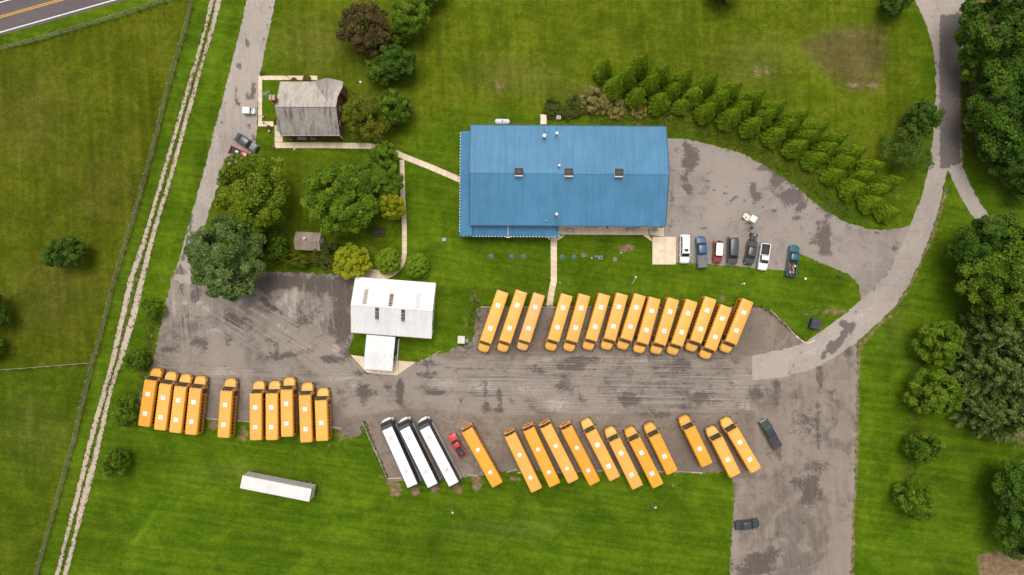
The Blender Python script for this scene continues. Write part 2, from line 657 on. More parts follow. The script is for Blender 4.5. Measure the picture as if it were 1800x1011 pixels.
def mat_asphalt(name, base=(0.285, 0.236, 0.196), dark=(0.082, 0.066, 0.056), gravel=(0.225, 0.172, 0.132), pale=(0.43, 0.37, 0.32), blot=0.62, streak=1.0, cracks=.45):
    """Worn paving: sealed patches and painted bus shade (R), loose gravel and mud (G), scraped bare stone (B); scrape marks follow paint2."""
    m, nt, b = nodes_of(name)
    N = NT(nt)
    p = N.pos(True)
    dk, gv, pl = N.rgb('paint')
    hs, ds, vs = N.rgb('paint2')
    big = N.noise(p, 0.07, 5, 0.6, 0.8)
    mid = N.noise(p, 0.33, 6, 0.68, 1.0)
    fine = N.noise(p, 2.3, 8, 0.80)
    grit = N.noise(p, 9.0, 4, 0.85)
    sh = N.noise(N.map(p, (0.045, 2.4, 1), R(1)), 1.0, 5, 0.72)
    sh2 = N.noise(N.map(p, (0.11, 6.5, 1), R(-.6)), 1.0, 5, 0.75)
    sdg = N.noise(N.map(p, (0.06, 2.0, 1), R(31)), 1.0, 5, 0.72)
    sv = N.noise(N.map(p, (1.5, 0.10, 1), R(-5)), 1.0, 5, 0.7, 0.5)
    col = N.mix(N.ramp(big, 0.35, 0.65, 0, 0.55), base, tuple(c * 0.86 for c in base))
    edge = N.math('ADD', N.math('MULTIPLY', N.math('SUBTRACT', mid, 0.5), 1.5), N.math('MULTIPLY', N.math('SUBTRACT', fine, 0.5), 1.7))
    # pale scraped stone
    pm = N.ramp(N.math('ADD', pl, N.math('MULTIPLY', edge, 1.0)), 0.42, 0.57)
    col = N.mix(pm, col, N.mix(N.ramp(fine, .35, .7), pale, tuple(c * .8 for c in pale)))
    # gravel and mud
    gcol = N.mix(N.ramp(mid, 0.34, 0.66), tuple(c * .74 for c in gravel), (gravel[0] * 1.22, gravel[1] * 1.26, gravel[2] * 1.32))
    gcol = N.mix(N.ramp(fine, 0.50, 0.70, 0, .55), gcol, tuple(c * 1.9 for c in gravel))
    gcol = N.mix(N.ramp(fine, 0.48, 0.30, 0, .5), gcol, tuple(c * .55 for c in gravel))
    gm = N.ramp(N.math('ADD', gv, N.math('MULTIPLY', edge, 0.55)), 0.36, 0.66)
    col = N.mix(gm, col, gcol)
    # dark sealed or damp patches, and the painted bus shade
    dd = N.math('ADD', dk, N.math('MULTIPLY', edge, 0.95))
    dm = N.ramp(dd, 0.40, 0.57, 0, 0.93)
    spread = N.ramp(N.math('ADD', N.math('MULTIPLY', big, 0.5), N.math('ADD', N.math('MULTIPLY', mid, 0.45), N.math('MULTIPLY', fine, 0.3))), 0.595, 0.73, 0, blot)
    dm = N.math('MAXIMUM', dm, spread)
    col = N.mix(dm, col, N.mix(N.ramp(fine, .3, .7), dark, tuple(c * 1.45 for c in dark)))
    # scrape marks
    brk = N.ramp(N.math('ADD', mid, N.math('MULTIPLY', big, .6)), .60, 1.0, .25, 1.15)
    for w, s in ((hs, sh), (hs, sh2), (ds, sdg), (vs, sv)):
        w = N.math('MULTIPLY', w, brk)
        f = N.math('MULTIPLY', N.ramp(s, 0.50, 0.63, 0, 0.85 * streak), w)
        col = N.mix(f, col, tuple(c * 1.15 for c in dark))
        f2 = N.math('MULTIPLY', N.ramp(s, 0.47, 0.35, 0, 0.62 * streak), w)
        col = N.mix(f2, col, pale)
    # hairline cracks and small spalls
    vo = N.n('ShaderNodeTexVoronoi')
    vo.feature = 'DISTANCE_TO_EDGE'
    vo.inputs['Scale'].default_value = .17
    wob = N.n('ShaderNodeVectorMath', operation='ADD')
    nz = N.n('ShaderNodeTexNoise')
    nz.inputs['Scale'].default_value = .5
    nz.inputs['Detail'].default_value = 5
    N.l(p, nz.inputs['Vector'])
    sc = N.n('ShaderNodeVectorMath', operation='SCALE')
    sc.inputs['Scale'].default_value = 3.2
    N.l(nz.outputs['Color'], sc.inputs[0])
    N.l(p, wob.inputs[0])
    N.l(sc.outputs[0], wob.inputs[1])
    N.l(wob.outputs[0], vo.inputs['Vector'])
    ck = N.math('MULTIPLY', N.ramp(vo.outputs['Distance'], .022, .008), N.ramp(mid, .50, .62, 0, cracks))
    col = N.mix(ck, col, dark)
    col = N.mix(N.ramp(fine, .64, .74, 0, .5), col, tuple(c * 1.3 for c in dark))
    col = N.bright(col, N.math('MULTIPLY', N.ramp(grit, 0.25, 0.75, 0.80, 1.2), N.ramp(fine, 0.25, 0.75, 0.88, 1.12)))
    N.l(col, b.inputs['Base Color'])
    b.inputs['Roughness'].default_value = 0.88
    b.inputs['Specular IOR Level'].default_value = 0.2
    N.bump(N.math('ADD', grit, mid), 0.5, 0.06, b)
    return m


LOT = [(300, 500), (306, 474), (345, 474), (470, 478), (625, 483), (640, 540), (616, 606), (613, 625), (645, 650), (690, 650), (733, 636), (775, 622), (800, 612), (822, 606), (833, 590),
       (838, 541), (1343, 541), (1352, 546), (1418, 606), (1450, 588), (1505, 596), (1507, 640), (1504, 760), (1501, 860), (1497, 960), (1490, 1090), (1280, 1090), (1286, 960), (1290, 890), (1293, 838), (1285, 830), (1190, 832), (1000, 828), (888, 828),
       (835, 838), (800, 840), (700, 846), (680, 846), (660, 795), (637, 742), (634, 764), (618, 772), (602, 760), (585, 752), (440, 741), (358, 737), (330, 725), (240, 712), (262, 660), (274, 612), (285, 560)]


def lot_paint(P):
    n = len(P)
    D, G, B = np.zeros(n), np.zeros(n), np.zeros(n)
    H, S, V = np.zeros(n), np.zeros(n), np.zeros(n)
    mx = np.maximum

    def d(*a, s=1.0):
        nonlocal D
        D = mx(D, blob(P, *a) * s)

    # gravel bays
    G = mx(G, poly_mask(P, [(836, 538), (1352, 540), (1420, 608), (1330, 628), (1100, 626), (835, 628)], 1.6) * .92)
    G = mx(G, poly_mask(P, [(600, 735), (700, 716), (900, 728), (1330, 720), (1330, 845), (640, 850)], 1.6) * .95)
    G = mx(G, poly_mask(P, [(330, 690), (610, 700), (640, 770), (250, 745)], 2) * .62)
    G = mx(G, poly_mask(P, [(1322, 640), (1400, 660), (1510, 600), (1500, 1100), (1275, 1100), (1300, 840)], 1.6) * .52)
    G = mx(G, blob(P, 1385, 600, 55, 40) * .9)
    B = mx(B, blob(P, 1370, 590, 34, 30) * .40)
    G = mx(G, blob(P, 800, 625, 40, 12) * .8)
    # left yard: bare pale paving, dark sealed corner at the trees, diagonal plough scrapes
    yard = poly_mask(P, [(285, 470), (640, 480), (640, 660), (700, 700), (260, 690)], 2)
    B = mx(B, yard * .30)
    D = mx(D, poly_mask(P, [(425, 495), (470, 478), (625, 480), (630, 535), (520, 515), (465, 520)], 2) * .82)
    D = mx(D, poly_mask(P, [(400, 480), (640, 480), (640, 640), (560, 600), (480, 570), (430, 530)], 4) * .40)
    D = mx(D, poly_mask(P, [(285, 480), (345, 470), (430, 520), (420, 560), (330, 640), (270, 640)], 3) * .30)
    D = mx(D, poly_mask(P, [(960, 628), (1330, 626), (1330, 728), (960, 722)], 3) * .34)
    D = mx(D, poly_mask(P, [(600, 650), (760, 640), (760, 712), (600, 712)], 3) * .24)
    d(600, 560, 24, 60, s=.85); d(605, 620, 12, 20, s=.8); d(540, 560, 45, 14, 30, s=.62); d(410, 560, 30, 20, s=.66); d(345, 520, 14, 34, 6, s=.62); d(400, 590, 12, 24, s=.66)
    d(355, 600, 24, 14, s=.72); d(500, 622, 60, 12, 12, s=.62); d(580, 632, 20, 10, s=.75); d(415, 525, 8, 18, s=.7); d(320, 510, 5, 40, 12, s=.6); d(305, 580, 5, 40, 15, s=.6)
    d(295, 615, 12, 6, s=.8); d(480, 540, 50, 5, -32, s=.7); d(470, 600, 40, 10, -28, s=.6); d(545, 652, 10, 6, s=.65); d(450, 470, 40, 10, s=.6)
    d(290, 640, 14, 4, s=.5); d(640, 690, 22, 18, s=.74); d(598, 690, 14, 10, s=.6); d(640, 655, 28, 8, 10, s=.72); d(703, 690, 7, 30, s=.9); d(755, 640, 26, 8, -6, s=.72)
    d(750, 660, 26, 7, s=.7); d(785, 645, 30, 5, -25, s=.6); d(770, 690, 28, 7, -6, s=.74); d(793, 684, 8, 8, s=.6); d(853, 685, 7, 26, s=.78); d(878, 695, 5, 24, 6, s=.95); d(877, 720, 11, 6, s=.85); d(853, 712, 10, 14, s=.75)
    d(942, 645, 6, 12, 10, s=.95); d(950, 655, 18, 3, s=.9); d(810, 705, 6, 6, s=.8); d(683, 680, 10, 6, s=.6); d(860, 650, 18, 10, s=.5); d(900, 706, 8, 8, s=.65)
    d(985, 643, 8, 7, s=.95); d(1010, 640, 24, 14, -15, s=.82); d(1030, 632, 40, 6, s=.74); d(1190, 642, 34, 14, s=.80); d(1105, 700, 24, 16, s=.72); d(1230, 700, 22, 18, s=.84); d(1150, 728, 40, 10, s=.62); d(1150, 648, 30, 8, s=.55)
    d(985, 678, 16, 10, s=.55); d(1020, 700, 20, 16, s=.52); d(1135, 625, 60, 5, s=.6); d(1330, 690, 20, 18, s=.72); d(1330, 630, 6, 8, s=.6); d(1098, 765, 30, 8, s=.3)
    # shade and damp between the parked buses, painted as dark ground
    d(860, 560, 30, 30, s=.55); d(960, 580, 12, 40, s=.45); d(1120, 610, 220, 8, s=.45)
    # right gravel drive
    d(1425, 868, 20, 34, s=.92); d(1400, 850, 18, 14, s=.7); d(1440, 650, 8, 60, s=.66); d(1395, 640, 18, 20, s=.6); d(1365, 690, 10, 34, s=.6); d(1330, 985, 34, 16, s=.9); d(1360, 975, 18, 26, s=.9); d(1330, 1003, 46, 10, s=.85)
    d(1490, 620, 14, 16, s=.6); d(1420, 745, 60, 34, s=.5); d(1380, 800, 44, 18, s=.5); d(1438, 740, 5, 90, s=.7); d(1400, 700, 5, 40, s=.55); d(1470, 690, 14, 60, s=.45); d(1360, 940, 24, 8, s=.55); d(1440, 820, 40, 20, s=.5)
    for x, y, rx, ry, s in [(1340, 860, 40, 40, .42), (1378, 990, 14, 34, .62), (1300, 965, 20, 20, .5), (1450, 720, 6, 20, .6), (1418, 780, 5, 14, .66), (1478, 820, 8, 140, .52), (1400, 910, 60, 40, .34), (1430, 700, 10, 10, .5),
                            (1098, 680, 6, 9, .85), (1088, 685, 6, 6, .8), (1082, 727, 14, 6, .8), (975, 710, 30, 16, .75), (1310, 715, 10, 18, .85), (1300, 680, 16, 30, .5), (935, 636, 12, 8, .6), (960, 632, 14, 6, .7), (1130, 634, 60, 4, .7),
                            (840, 680, 44, 20, .55), (780, 672, 36, 10, .6), (930, 680, 40, 24, .5), (895, 650, 40, 10, .45), (805, 706, 30, 6, .5), (590, 665, 90, 12, .50), (420, 655, 110, 16, .52), (375, 580, 22, 14, .72), (365, 535, 14, 24, .62), (305, 545, 8, 30, .5),
                            (420, 540, 10, 20, .6), (325, 532, 5, 5, .9), (347, 534, 3, 3, .9), (502, 525, 5, 16, .9), (518, 522, 5, 22, .9), (513, 550, 8, 14, .8), (490, 535, 9, 9, .7), (572, 522, 3, 8, .8), (568, 560, 5, 10, .7), (455, 535, 10, 4, .7),
                            (470, 590, 50, 8, .45), (520, 610, 40, 8, .5), (590, 612, 14, 10, .6), (355, 488, 8, 12, .6), (545, 545, 8, 8, .5), (1250, 665, 60, 10, .35), (800, 800, 10, 20, .5), (665, 725, 14, 14, .3), (1205, 792, 6, 18, .6), (820, 820, 10, 14, .8)]:
        B = mx(B, blob(P, x, y, rx, ry) * s)
        D = D * (1 - blob(P, x, y, rx, ry) * s * .7)
    B = mx(B, stroke(P, [(436, 540), (470, 560), (510, 585)], 2.2) * .9)
    B = mx(B, stroke(P, [(609, 657), (628, 688)], 1.8) * .8)
    H = mx(H, poly_mask(P, [(760, 628), (1330, 626), (1320, 720), (900, 725), (760, 690)], 2) * 1.0)
    H = mx(H, poly_mask(P, [(270, 630), (620, 640), (700, 700), (600, 700), (260, 690)], 2) * .45)
    S = mx(S, poly_mask(P, [(390, 530), (520, 540), (620, 620), (600, 650), (470, 620), (380, 580)], 2) * 1.0)
    V = mx(V, poly_mask(P, [(300, 480), (370, 480), (400, 560), (330, 600), (275, 640)], 2) * .8)
    V = mx(V, poly_mask(P, [(480, 505), (600, 500), (590, 580), (500, 560)], 2) * .8)
    V = mx(V, poly_mask(P, [(1330, 660), (1505, 620), (1500, 1100), (1290, 1100), (1310, 850)], 2) * .26)
    return {'paint': np.clip(np.stack([D, G, B], 1), 0, 1), 'paint2': np.clip(np.stack([H, S, V], 1), 0, 1)}


ASPH = mat_asphalt('worn_asphalt')
sheet('parking_lot', LOT, 0.02, ASPH, 0.62, 0.16, 0.5, lot_paint)


def drive_paint(spec):
    def f(P):
        z = np.zeros(len(P))
        D, G, B = z.copy(), z.copy(), z.copy()
        V, H = z.copy(), z.copy()
        for k, a in spec:
            if k == 'd': D = np.maximum(D, blob(P, *a[:5]) * a[5])
            if k == 'g': G = np.maximum(G, blob(P, *a[:5]) * a[5])
            if k == 'b': B = np.maximum(B, blob(P, *a[:5]) * a[5])
            if k == 'ds': D = np.maximum(D, stroke(P, a[0], a[1]) * a[2])
            if k == 'bs': B = np.maximum(B, stroke(P, a[0], a[1]) * a[2])
            if k == 'gs': G = np.maximum(G, stroke(P, a[0], a[1]) * a[2])
            if k == 'dp': D = np.maximum(D, poly_mask(P, a[0], a[1]) * a[2])
            if k == 'bp': B = np.maximum(B, poly_mask(P, a[0], a[1]) * a[2])
            if k == 'v': V += a
            if k == 'h': H += a
        return {'paint': np.clip(np.stack([D, G, B], 1), 0, 1), 'paint2': np.clip(np.stack([H, z, V], 1), 0, 1)}
    return f


LANE = mat_asphalt('lane_asphalt', base=(0.390, 0.330, 0.284), dark=(0.105, 0.088, 0.078), pale=(0.50, 0.43, 0.375), blot=0.14, cracks=.25, streak=.8)
sheet('driveway', [(448, -90), (432, 10), (418, 70), (402, 135), (372, 250), (345, 350), (325, 420), (305, 492), (330, 500), (380, 492), (376, 470), (350, 430), (364, 385), (378, 340), (395, 305), (432, 285), (449, 262), (452, 205), (456, 140), (464, 95), (478, 30), (500, -90)],
      0.034, LANE, 0.7, 0.10, 0.5,
      drive_paint([('ds', ([(336, 375), (330, 425), (318, 470)], 3, 1.0)), ('d', (436, 78, 4, 12, 8, .95)), ('d', (420, 115, 5, 10, 10, .72)), ('d', (446, 160, 5, 16, 0, .95)), ('d', (436, 170, 3, 14, 0, .9)),
                   ('d', (440, 223, 5, 4, 0, 1.)), ('d', (447, 245, 5, 12, 0, .85)), ('ds', ([(415, 150), (417, 185)], 1.6, .8)), ('ds', ([(422, 178), (418, 195)], 1.5, .8)), ('ds', ([(400, 165), (390, 215)], 1.6, .8)),
                   ('ds', ([(395, 228), (391, 242)], 1.6, .85)), ('ds', ([(476, 10), (465, 70)], 2.5, .62)), ('ds', ([(443, 20), (428, 60)], 3, .45)), ('d', (453, 35, 2, 4, 0, .8)), ('d', (315, 478, 14, 8, 0, .8)), ('v', .35),
                   ('bs', ([(425, 60), (385, 230), (345, 380)], 9, .42))]))
UPPER = mat_asphalt('hall_yard_asphalt', base=(0.322, 0.270, 0.232), dark=(0.098, 0.082, 0.073), pale=(0.44, 0.375, 0.325), blot=0.34, streak=.9, cracks=.5)
UP = [(1165, 243), (1200, 244), (1250, 254), (1300, 268), (1350, 294), (1400, 328), (1440, 362), (1480, 388), (1520, 402), (1560, 405), (1606, 396), (1618, 405), (1600, 450), (1575, 495), (1545, 528), (1514, 529), (1509, 500), (1492, 482), (1462, 470), (1420, 452), (1405, 447), (1399, 470), (1385, 476), (1330, 471), (1250, 465), (1165, 460)]
sheet('hall_yard', UP, 0.014, UPPER, 0.7, 0.09, 0.5,
      drive_paint([('d', (1212, 285, 14, 18, 0, .95)), ('d', (1208, 258, 10, 10, 0, .8)), ('d', (1205, 310, 10, 12, 0, .78)), ('d', (1208, 335, 8, 7, 0, .85)), ('ds', ([(1200, 328), (1250, 333), (1300, 348), (1330, 362), (1370, 375)], 1.8, .74)),
                   ('d', (1322, 332, 6, 14, -15, .85)), ('d', (1330, 347, 10, 8, 0, .9)), ('d', (1283, 262, 10, 5, 20, .7)), ('d', (1340, 297, 10, 8, 30, .75)), ('d', (1365, 322, 16, 14, 45, .8)), ('d', (1385, 342, 18, 10, 35, .95)),
                   ('d', (1405, 345, 14, 14, 40, .7)), ('d', (1410, 365, 14, 5, 40, .8)), ('d', (1400, 382, 8, 6, 0, .75)), ('d', (1460, 380, 26, 7, 35, .7)), ('d', (1420, 350, 40, 5, 38, .62)), ('d', (1450, 414, 9, 22, -10, .95)), ('d', (1428, 425, 12, 7, 30, .8)), ('d', (1447, 440, 10, 5, 35, .85)),
                   ('d', (1540, 410, 14, 4, 0, .8)), ('d', (1573, 438, 6, 8, 0, .8)), ('ds', ([(1575, 450), (1568, 470)], 2.4, .95)), ('d', (1190, 265, 6, 6, 0, .6)), ('d', (1180, 300, 8, 14, 0, .5)), ('d', (1178, 400, 6, 12, 0, .72)), ('d', (1230, 400, 18, 4, -10, .6)),
                   ('d', (1245, 318, 6, 5, 0, .62)), ('d', (1276, 328, 5, 5, 0, .62)), ('d', (1284, 355, 8, 5, 30, .66)), ('d', (1235, 378, 8, 5, 0, .5)), ('ds', ([(1345, 318), (1390, 345), (1440, 395)], 2, .5)), ('d', (1190, 330, 30, 3, 20, .45)), ('d', (1182, 385, 5, 40, 0, .45)),
                   ('ds', ([(1335, 283), (1400, 326), (1445, 362), (1490, 388)], 7, .62)), ('d', (1216, 275, 16, 22, 0, .8)), ('d', (1180, 350, 7, 30, 0, .5)), ('d', (1395, 345, 26, 18, 40, .78)), ('d', (1448, 425, 16, 26, 20, .8)), ('g', (1530, 398, 14, 5, 0, .7)), ('bs', ([(1300, 380), (1420, 430), (1500, 470)], 14, .36)), ('ds', ([(1472, 420), (1525, 480)], 1.2, .55)), ('h', .12),
                   ('bs', ([(1552, 410), (1538, 440), (1535, 500)], 3, .6))]))
LN = [(1640, -90), (1608, 0), (1626, 38), (1638, 75), (1644, 120), (1645, 165), (1640, 240), (1634, 290), (1620, 345), (1600, 395), (1590, 420), (1565, 470), (1538, 505), (1515, 527), (1480, 556), (1440, 585), (1414, 602), (1370, 616), (1322, 626), (1322, 669), (1380, 662), (1430, 648), (1470, 626), (1506, 602),
      (1545, 566), (1572, 540), (1600, 495), (1620, 452), (1640, 402), (1652, 360), (1662, 310), (1668, 295), (1692, 290), (1690, 250), (1688, 180), (1692, 100), (1697, 20), (1700, -90)]
sheet('lane', LN, 0.040, LANE, 0.7, 0.09, 0.5,
      drive_paint([('dp', ([(1652, 26), (1690, 22), (1690, 180), (1690, 296), (1652, 296), (1650, 150)], .5, .96)), ('bs', ([(1675, 34), (1673, 90), (1671, 160)], 2.2, .5)), ('ds', ([(1480, 568), (1492, 575), (1478, 598), (1462, 615)], 6, 1.)), ('d', (1495, 575, 8, 12, -30, .95)), ('ds', ([(1505, 545), (1500, 560)], 1.6, .85)),
                   ('ds', ([(1485, 565), (1478, 590)], 1.6, .85)), ('ds', ([(1460, 602), (1445, 630)], 3, .9)), ('d', (1408, 618, 4, 2, 0, .8)), ('g', (1395, 642, 3, 4, 0, .9)), ('g', (1388, 655, 3, 3, 0, .9)), ('d', (1639, 63, 2, 4, 0, .8)), ('d', (1645, 112, 6, 2, 0, .8)), ('d', (1568, 484, 2, 2, 0, .8)),
                   ('d', (1614, 415, 2, 2, 0, .8)), ('ds', ([(1598, 398), (1560, 480), (1512, 535)], 1.2, .55)), ('bs', ([(1630, 380), (1590, 470), (1540, 530), (1450, 610), (1340, 645)], 10, .42)), ('h', .12), ('v', .12)]))
sheet('side_lane', [(1664, 296), (1690, 286), (1700, 312), (1716, 345), (1735, 375), (1755, 398), (1800, 432), (1900, 500), (1890, 530), (1790, 455), (1726, 403), (1704, 372), (1686, 342)], 0.048, LANE, 0.7, 0.10, 0.5,
      drive_paint([('gs', ([(1690, 290), (1715, 345), (1752, 396)], 3, .6)), ('bs', ([(1680, 310), (1710, 365), (1745, 405)], 5, .45)), ('d', (1683, 294, 12, 6, 0, .5))]))
sheet('side_apron', [(1280, 826), (1295, 826), (1300, 845), (1290, 850)], 0.012, ASPH, 0.6, .1, .4, lot_paint)

# ------------------------------------------------------------------ public road in the corner, with its painted lines
ROAD = mat_asphalt('road_asphalt', base=(0.135, 0.112, 0.112), dark=(0.075, 0.062, 0.066), pale=(0.19, 0.16, 0.16), blot=.2, streak=.6)
rd = (205.0, -58.0)


def along(x, y, t):
    return (x + rd[0] * t, y + rd[1] * t)


sheet('road', [along(2, 62, -.9), along(2, 62, 2.2), along(-38, -65, 2.2), along(-38, -65, -.9)], 0.02, ROAD, 1.0, 0.08, 0.7,
      drive_paint([('bs', ([along(5, 46, -.6), along(5, 46, 2)], 4, .42)), ('ds', ([along(0, 14, -.6), along(0, 14, 2)], 8, .5)), ('ds', ([along(0, 56, -.6), along(0, 56, 2)], 3, .42))]))
LINE_W = paint('road_paint_white', (0.72, 0.70, 0.66), .7, .15, 3, (0.3, 0.28, 0.26), .5)
LINE_Y = paint('road_paint_yellow', (0.62, 0.33, 0.045), .7, .15, 3, (0.25, 0.2, 0.15), .4)


def road_line(y0, w, m, t0=-.9, t1=2.2):
    a, b_ = at(*along(0, y0, t0)), at(*along(0, y0, t1))
    n = Vector((-(b_ - a).y, (b_ - a).x, 0)).normalized() * w / 2
    mb = MB()
    k = 24
    for i in range(k):
        p, q = a + (b_ - a) * i / k, a + (b_ - a) * (i + 1) / k
        mb.add([p - n, q - n, q + n, p + n], [(0, 1, 2, 3)])
    o = mb.build('road_line', m)
    o.location.z = 0.028
    o['kind'] = 'structure'


road_line(57, .22, LINE_W)
road_line(31.5, .17, LINE_Y)
road_line(28.6, .17, LINE_Y)
road_line(4.5, .20, LINE_W)

# ------------------------------------------------------------------ two wheel ruts of the farm track
SAND = mat_asphalt('track_sand', base=(0.50, 0.405, 0.315), dark=(0.26, 0.20, 0.12), gravel=(0.40, 0.30, 0.21), pale=(0.54, 0.45, 0.36), blot=.3, streak=.4)
RUT_L = [(378, -40, 8), (373, 0, 8), (362, 46, 5), (346, 105, 7), (325, 175, 6), (304, 250, 6), (288, 305, 7), (266, 380, 7), (251, 431, 8), (231, 488, 9), (220, 539, 10), (206, 599, 9), (197, 640, 8), (184, 687, 8), (167, 746, 9), (154, 797, 8), (144, 839, 8), (127, 905, 8), (117, 945, 5), (103, 1000, 7), (92, 1045, 7)]
RUT_R = [(388, -40, 10), (384, 0, 10), (374, 45, 7), (357, 105, 5), (337, 175, 7), (316, 251, 7), (302, 305, 7), (279, 380, 8), (265, 431, 9), (248, 496, 10), (234, 555, 10), (219, 606, 11), (211, 636, 9), (195, 684, 7), (181, 746, 9), (167, 805, 9), (153, 858, 12), (142, 900, 10), (132, 942, 7), (117, 1000, 8), (106, 1045, 8)]
for rut in (RUT_L, RUT_R):
    fine_r = []
    for a, b_ in zip(rut, rut[1:]):
        for k in range(3):
            fine_r.append(tuple(a[i] + (b_[i] - a[i]) * k / 3 for i in range(3)))
    rut = fine_r
    ja, jb = (np.convolve(RNG.uniform(.75, 1.35, len(rut) + 4), np.ones(5) / 5, 'valid') for _ in range(2))
    l = [(x - w * .5 * ja[i], y) for i, (x, y, w) in enumerate(rut)]
    r = [(x + w * .5 * jb[i], y) for i, (x, y, w) in enumerate(rut)]
    sheet('farm_track', l + r[::-1], 0.012, SAND, 0.5, .055, .35, drive_paint([('g', (220, 560, 30, 120, -14, .2))]))

# ------------------------------------------------------------------ concrete paths, each slab its own piece
CONC = [paint('path_concrete_%d' % i, c, .8, .1, .9, (0.33, 0.25, 0.18), .35) for i, c in enumerate([(0.70, 0.545, 0.385), (0.74, 0.585, 0.42), (0.65, 0.50, 0.355)])]
SLABS = {}


def path(pxs, w, slab_len=1.25, name='path', z=0.055):
    """A paved path along a line; returns its structure root."""
    root = thing(name, None, None)
    root['kind'] = 'structure'
    P = [at(*p) for p in pxs]
    # resample
    d = [0]
    for a, b_ in zip(P, P[1:]): d.append(d[-1] + (b_ - a).length)
    n = max(1, round(d[-1] / slab_len))

    def pt(s):
        s = min(max(s, 0), d[-1])
        for i in range(len(P) - 1):
            if s <= d[i + 1] + 1e-6:
                return P[i].lerp(P[i + 1], (s - d[i]) / (d[i + 1] - d[i]))
        return P[-1].copy()

    def nrm(s):
        t = (pt(s + .5) - pt(s - .5))
        if t.length < 1e-6: t = P[-1] - P[-2]
        t.normalize()
        return Vector((-t.y, t.x, 0))
    for i in range(n):
        s0, s1 = d[-1] * i / n + .014, d[-1] * (i + 1) / n - .014
        a, b_ = pt(s0), pt(s1)
        na, nb = nrm(s0) * w / 2, nrm(s1) * w / 2
        c = (a + b_) / 2
        dz = random.uniform(-.012, .012)
        MB().slab([(q - c)[:2] for q in (a - na, b_ - nb, b_ + nb, a + na)], -.05, z + dz).build('slab', random.choice(CONC), root, loc=(c.x, c.y, 0))
    return root


random.seed(4)
path([(461, 137), (558, 137)], .85, 1.4)
path([(457.5, 134), (457.5, 214)], .75, 1.4)
path([(453.5, 218), (481, 218)], 1.0, 1.0)
path([(490, 220.5), (490, 250)], 1.6, 1.2)
path([(483, 255.5), (575, 255.5), (652, 257), (690, 266), (707, 274), (760, 295), (815, 319)], 1.15, 1.25)
path([(706.5, 281), (708, 340), (711, 400), (711, 450), (706, 466), (694, 480), (680, 486), (668, 488)], .95, 1.25)
path([(640, 480), (672, 482)], 1.7, 1.2)
path([(973.5, 414), (973.5, 495), (971, 505), (965.5, 538)], 1.25, 1.0)
path([(983, 406.2), (1140, 406.8)], 1.45, 1.55, 'walkway')
wk = thing('walkway', None, None)
wk['kind'] = 'structure'
for poly in ([(955, 414.5), (967.4, 414.5), (967.4, 423)], [(979.6, 423), (979.6, 414.5), (993, 414.5)], [(1141.5, 400.8), (1167, 400.8), (1167, 415.5), (1160, 415.5), (1141.5, 413)], [(1130, 413.6), (1140.8, 413.6), (1146, 422), (1146, 424.5)]):
    q = [at(*p) for p in poly]
    c = sum(q, Vector()) / len(q)
    pl = [(p - c)[:2] for p in q]
    if sum(pl[i][0] * pl[(i + 1) % len(pl)][1] - pl[(i + 1) % len(pl)][0] * pl[i][1] for i in range(len(pl))) < 0: pl = pl[::-1]
    MB().slab(pl, -.05, .052).build('slab', random.choice(CONC), wk, loc=(c.x, c.y, 0))
pad = thing('concrete_pad', None, None)
pad['kind'] = 'structure'
for x0, x1 in ((1146.8, 1167.2), (1167.6, 1188)):
    a, b_ = at(x0, 465), at(x1, 416.3)
    MB().slab([(a.x, a.y), (b_.x, a.y), (b_.x, b_.y), (a.x, b_.y)], -.05, .058).build('slab', CONC[1], pad)
apr = thing('garage_apron', None, None)
apr['kind'] = 'structure'
for poly in ([(616.5, 624), (640, 627), (640, 650)], [(640.4, 627), (670, 632), (670, 658), (645.4, 654.8), (640.4, 650.6)], [(670.4, 632), (700, 634), (700, 658.4), (697.7, 659.6), (670.4, 658)], [(700.4, 634), (731, 636.5), (700.4, 657.8)]):
    q = [at(*p) for p in poly]
    pl = [(p.x, p.y) for p in q]
    if sum(pl[i][0] * pl[(i + 1) % len(pl)][1] - pl[(i + 1) % len(pl)][0] * pl[i][1] for i in range(len(pl))) < 0: pl = pl[::-1]
    MB().slab(pl, -.05, .06).build('slab', random.choice(CONC), apr)
# ================================================================== BUILDINGS
def loc_in(root, p):
    """Site point p in root's own frame."""
    d = Vector(p) - root.location
    a = -root.rotation_euler[2]
    return Vector((d.x * math.cos(a) - d.y * math.sin(a), d.x * math.sin(a) + d.y * math.cos(a), d.z))


def ribbed(mb, x0, x1, ya, za, yb, zb, pitch=0.42, rib=0.05, wid=0.11, t=0.03, mi=0, axis='x'):
    """Metal sheet from edge (ya, za) to edge (yb, zb), with standing ribs every `pitch` along its length."""
    prof = [(x0, 0)]
    n = int((x1 - x0) / pitch)
    for i in range(n):
        c = x0 + (i + .5) * (x1 - x0) / n
        prof += [(c - wid / 2, 0), (c - wid / 4, rib), (c + wid / 4, rib), (c + wid / 2, 0)]
    prof.append((x1, 0))
    vs, fs = [], []
    for (x, h) in prof:
        for (y, z) in ((ya, za), (yb, zb)):
            vs.append((x, y, z + h) if axis == 'x' else (y, x, z + h))
    k = len(prof)
    flip = (yb - ya > 0) == (axis == 'x')
    for i in range(k - 1):
        q = (2 * i, 2 * i + 2, 2 * i + 3, 2 * i + 1)
        fs.append(q if flip else q[::-1])
    mb.add(vs, fs, mi)
    # underside
    vs2 = [(x0, ya, za - t), (x1, ya, za - t), (x1, yb, zb - t), (x0, yb, zb - t)]
    if axis != 'x': vs2 = [(b, a, c) for a, b, c in vs2]
    mb.add(vs2, [(3, 2, 1, 0) if flip else (0, 1, 2, 3)], mi)


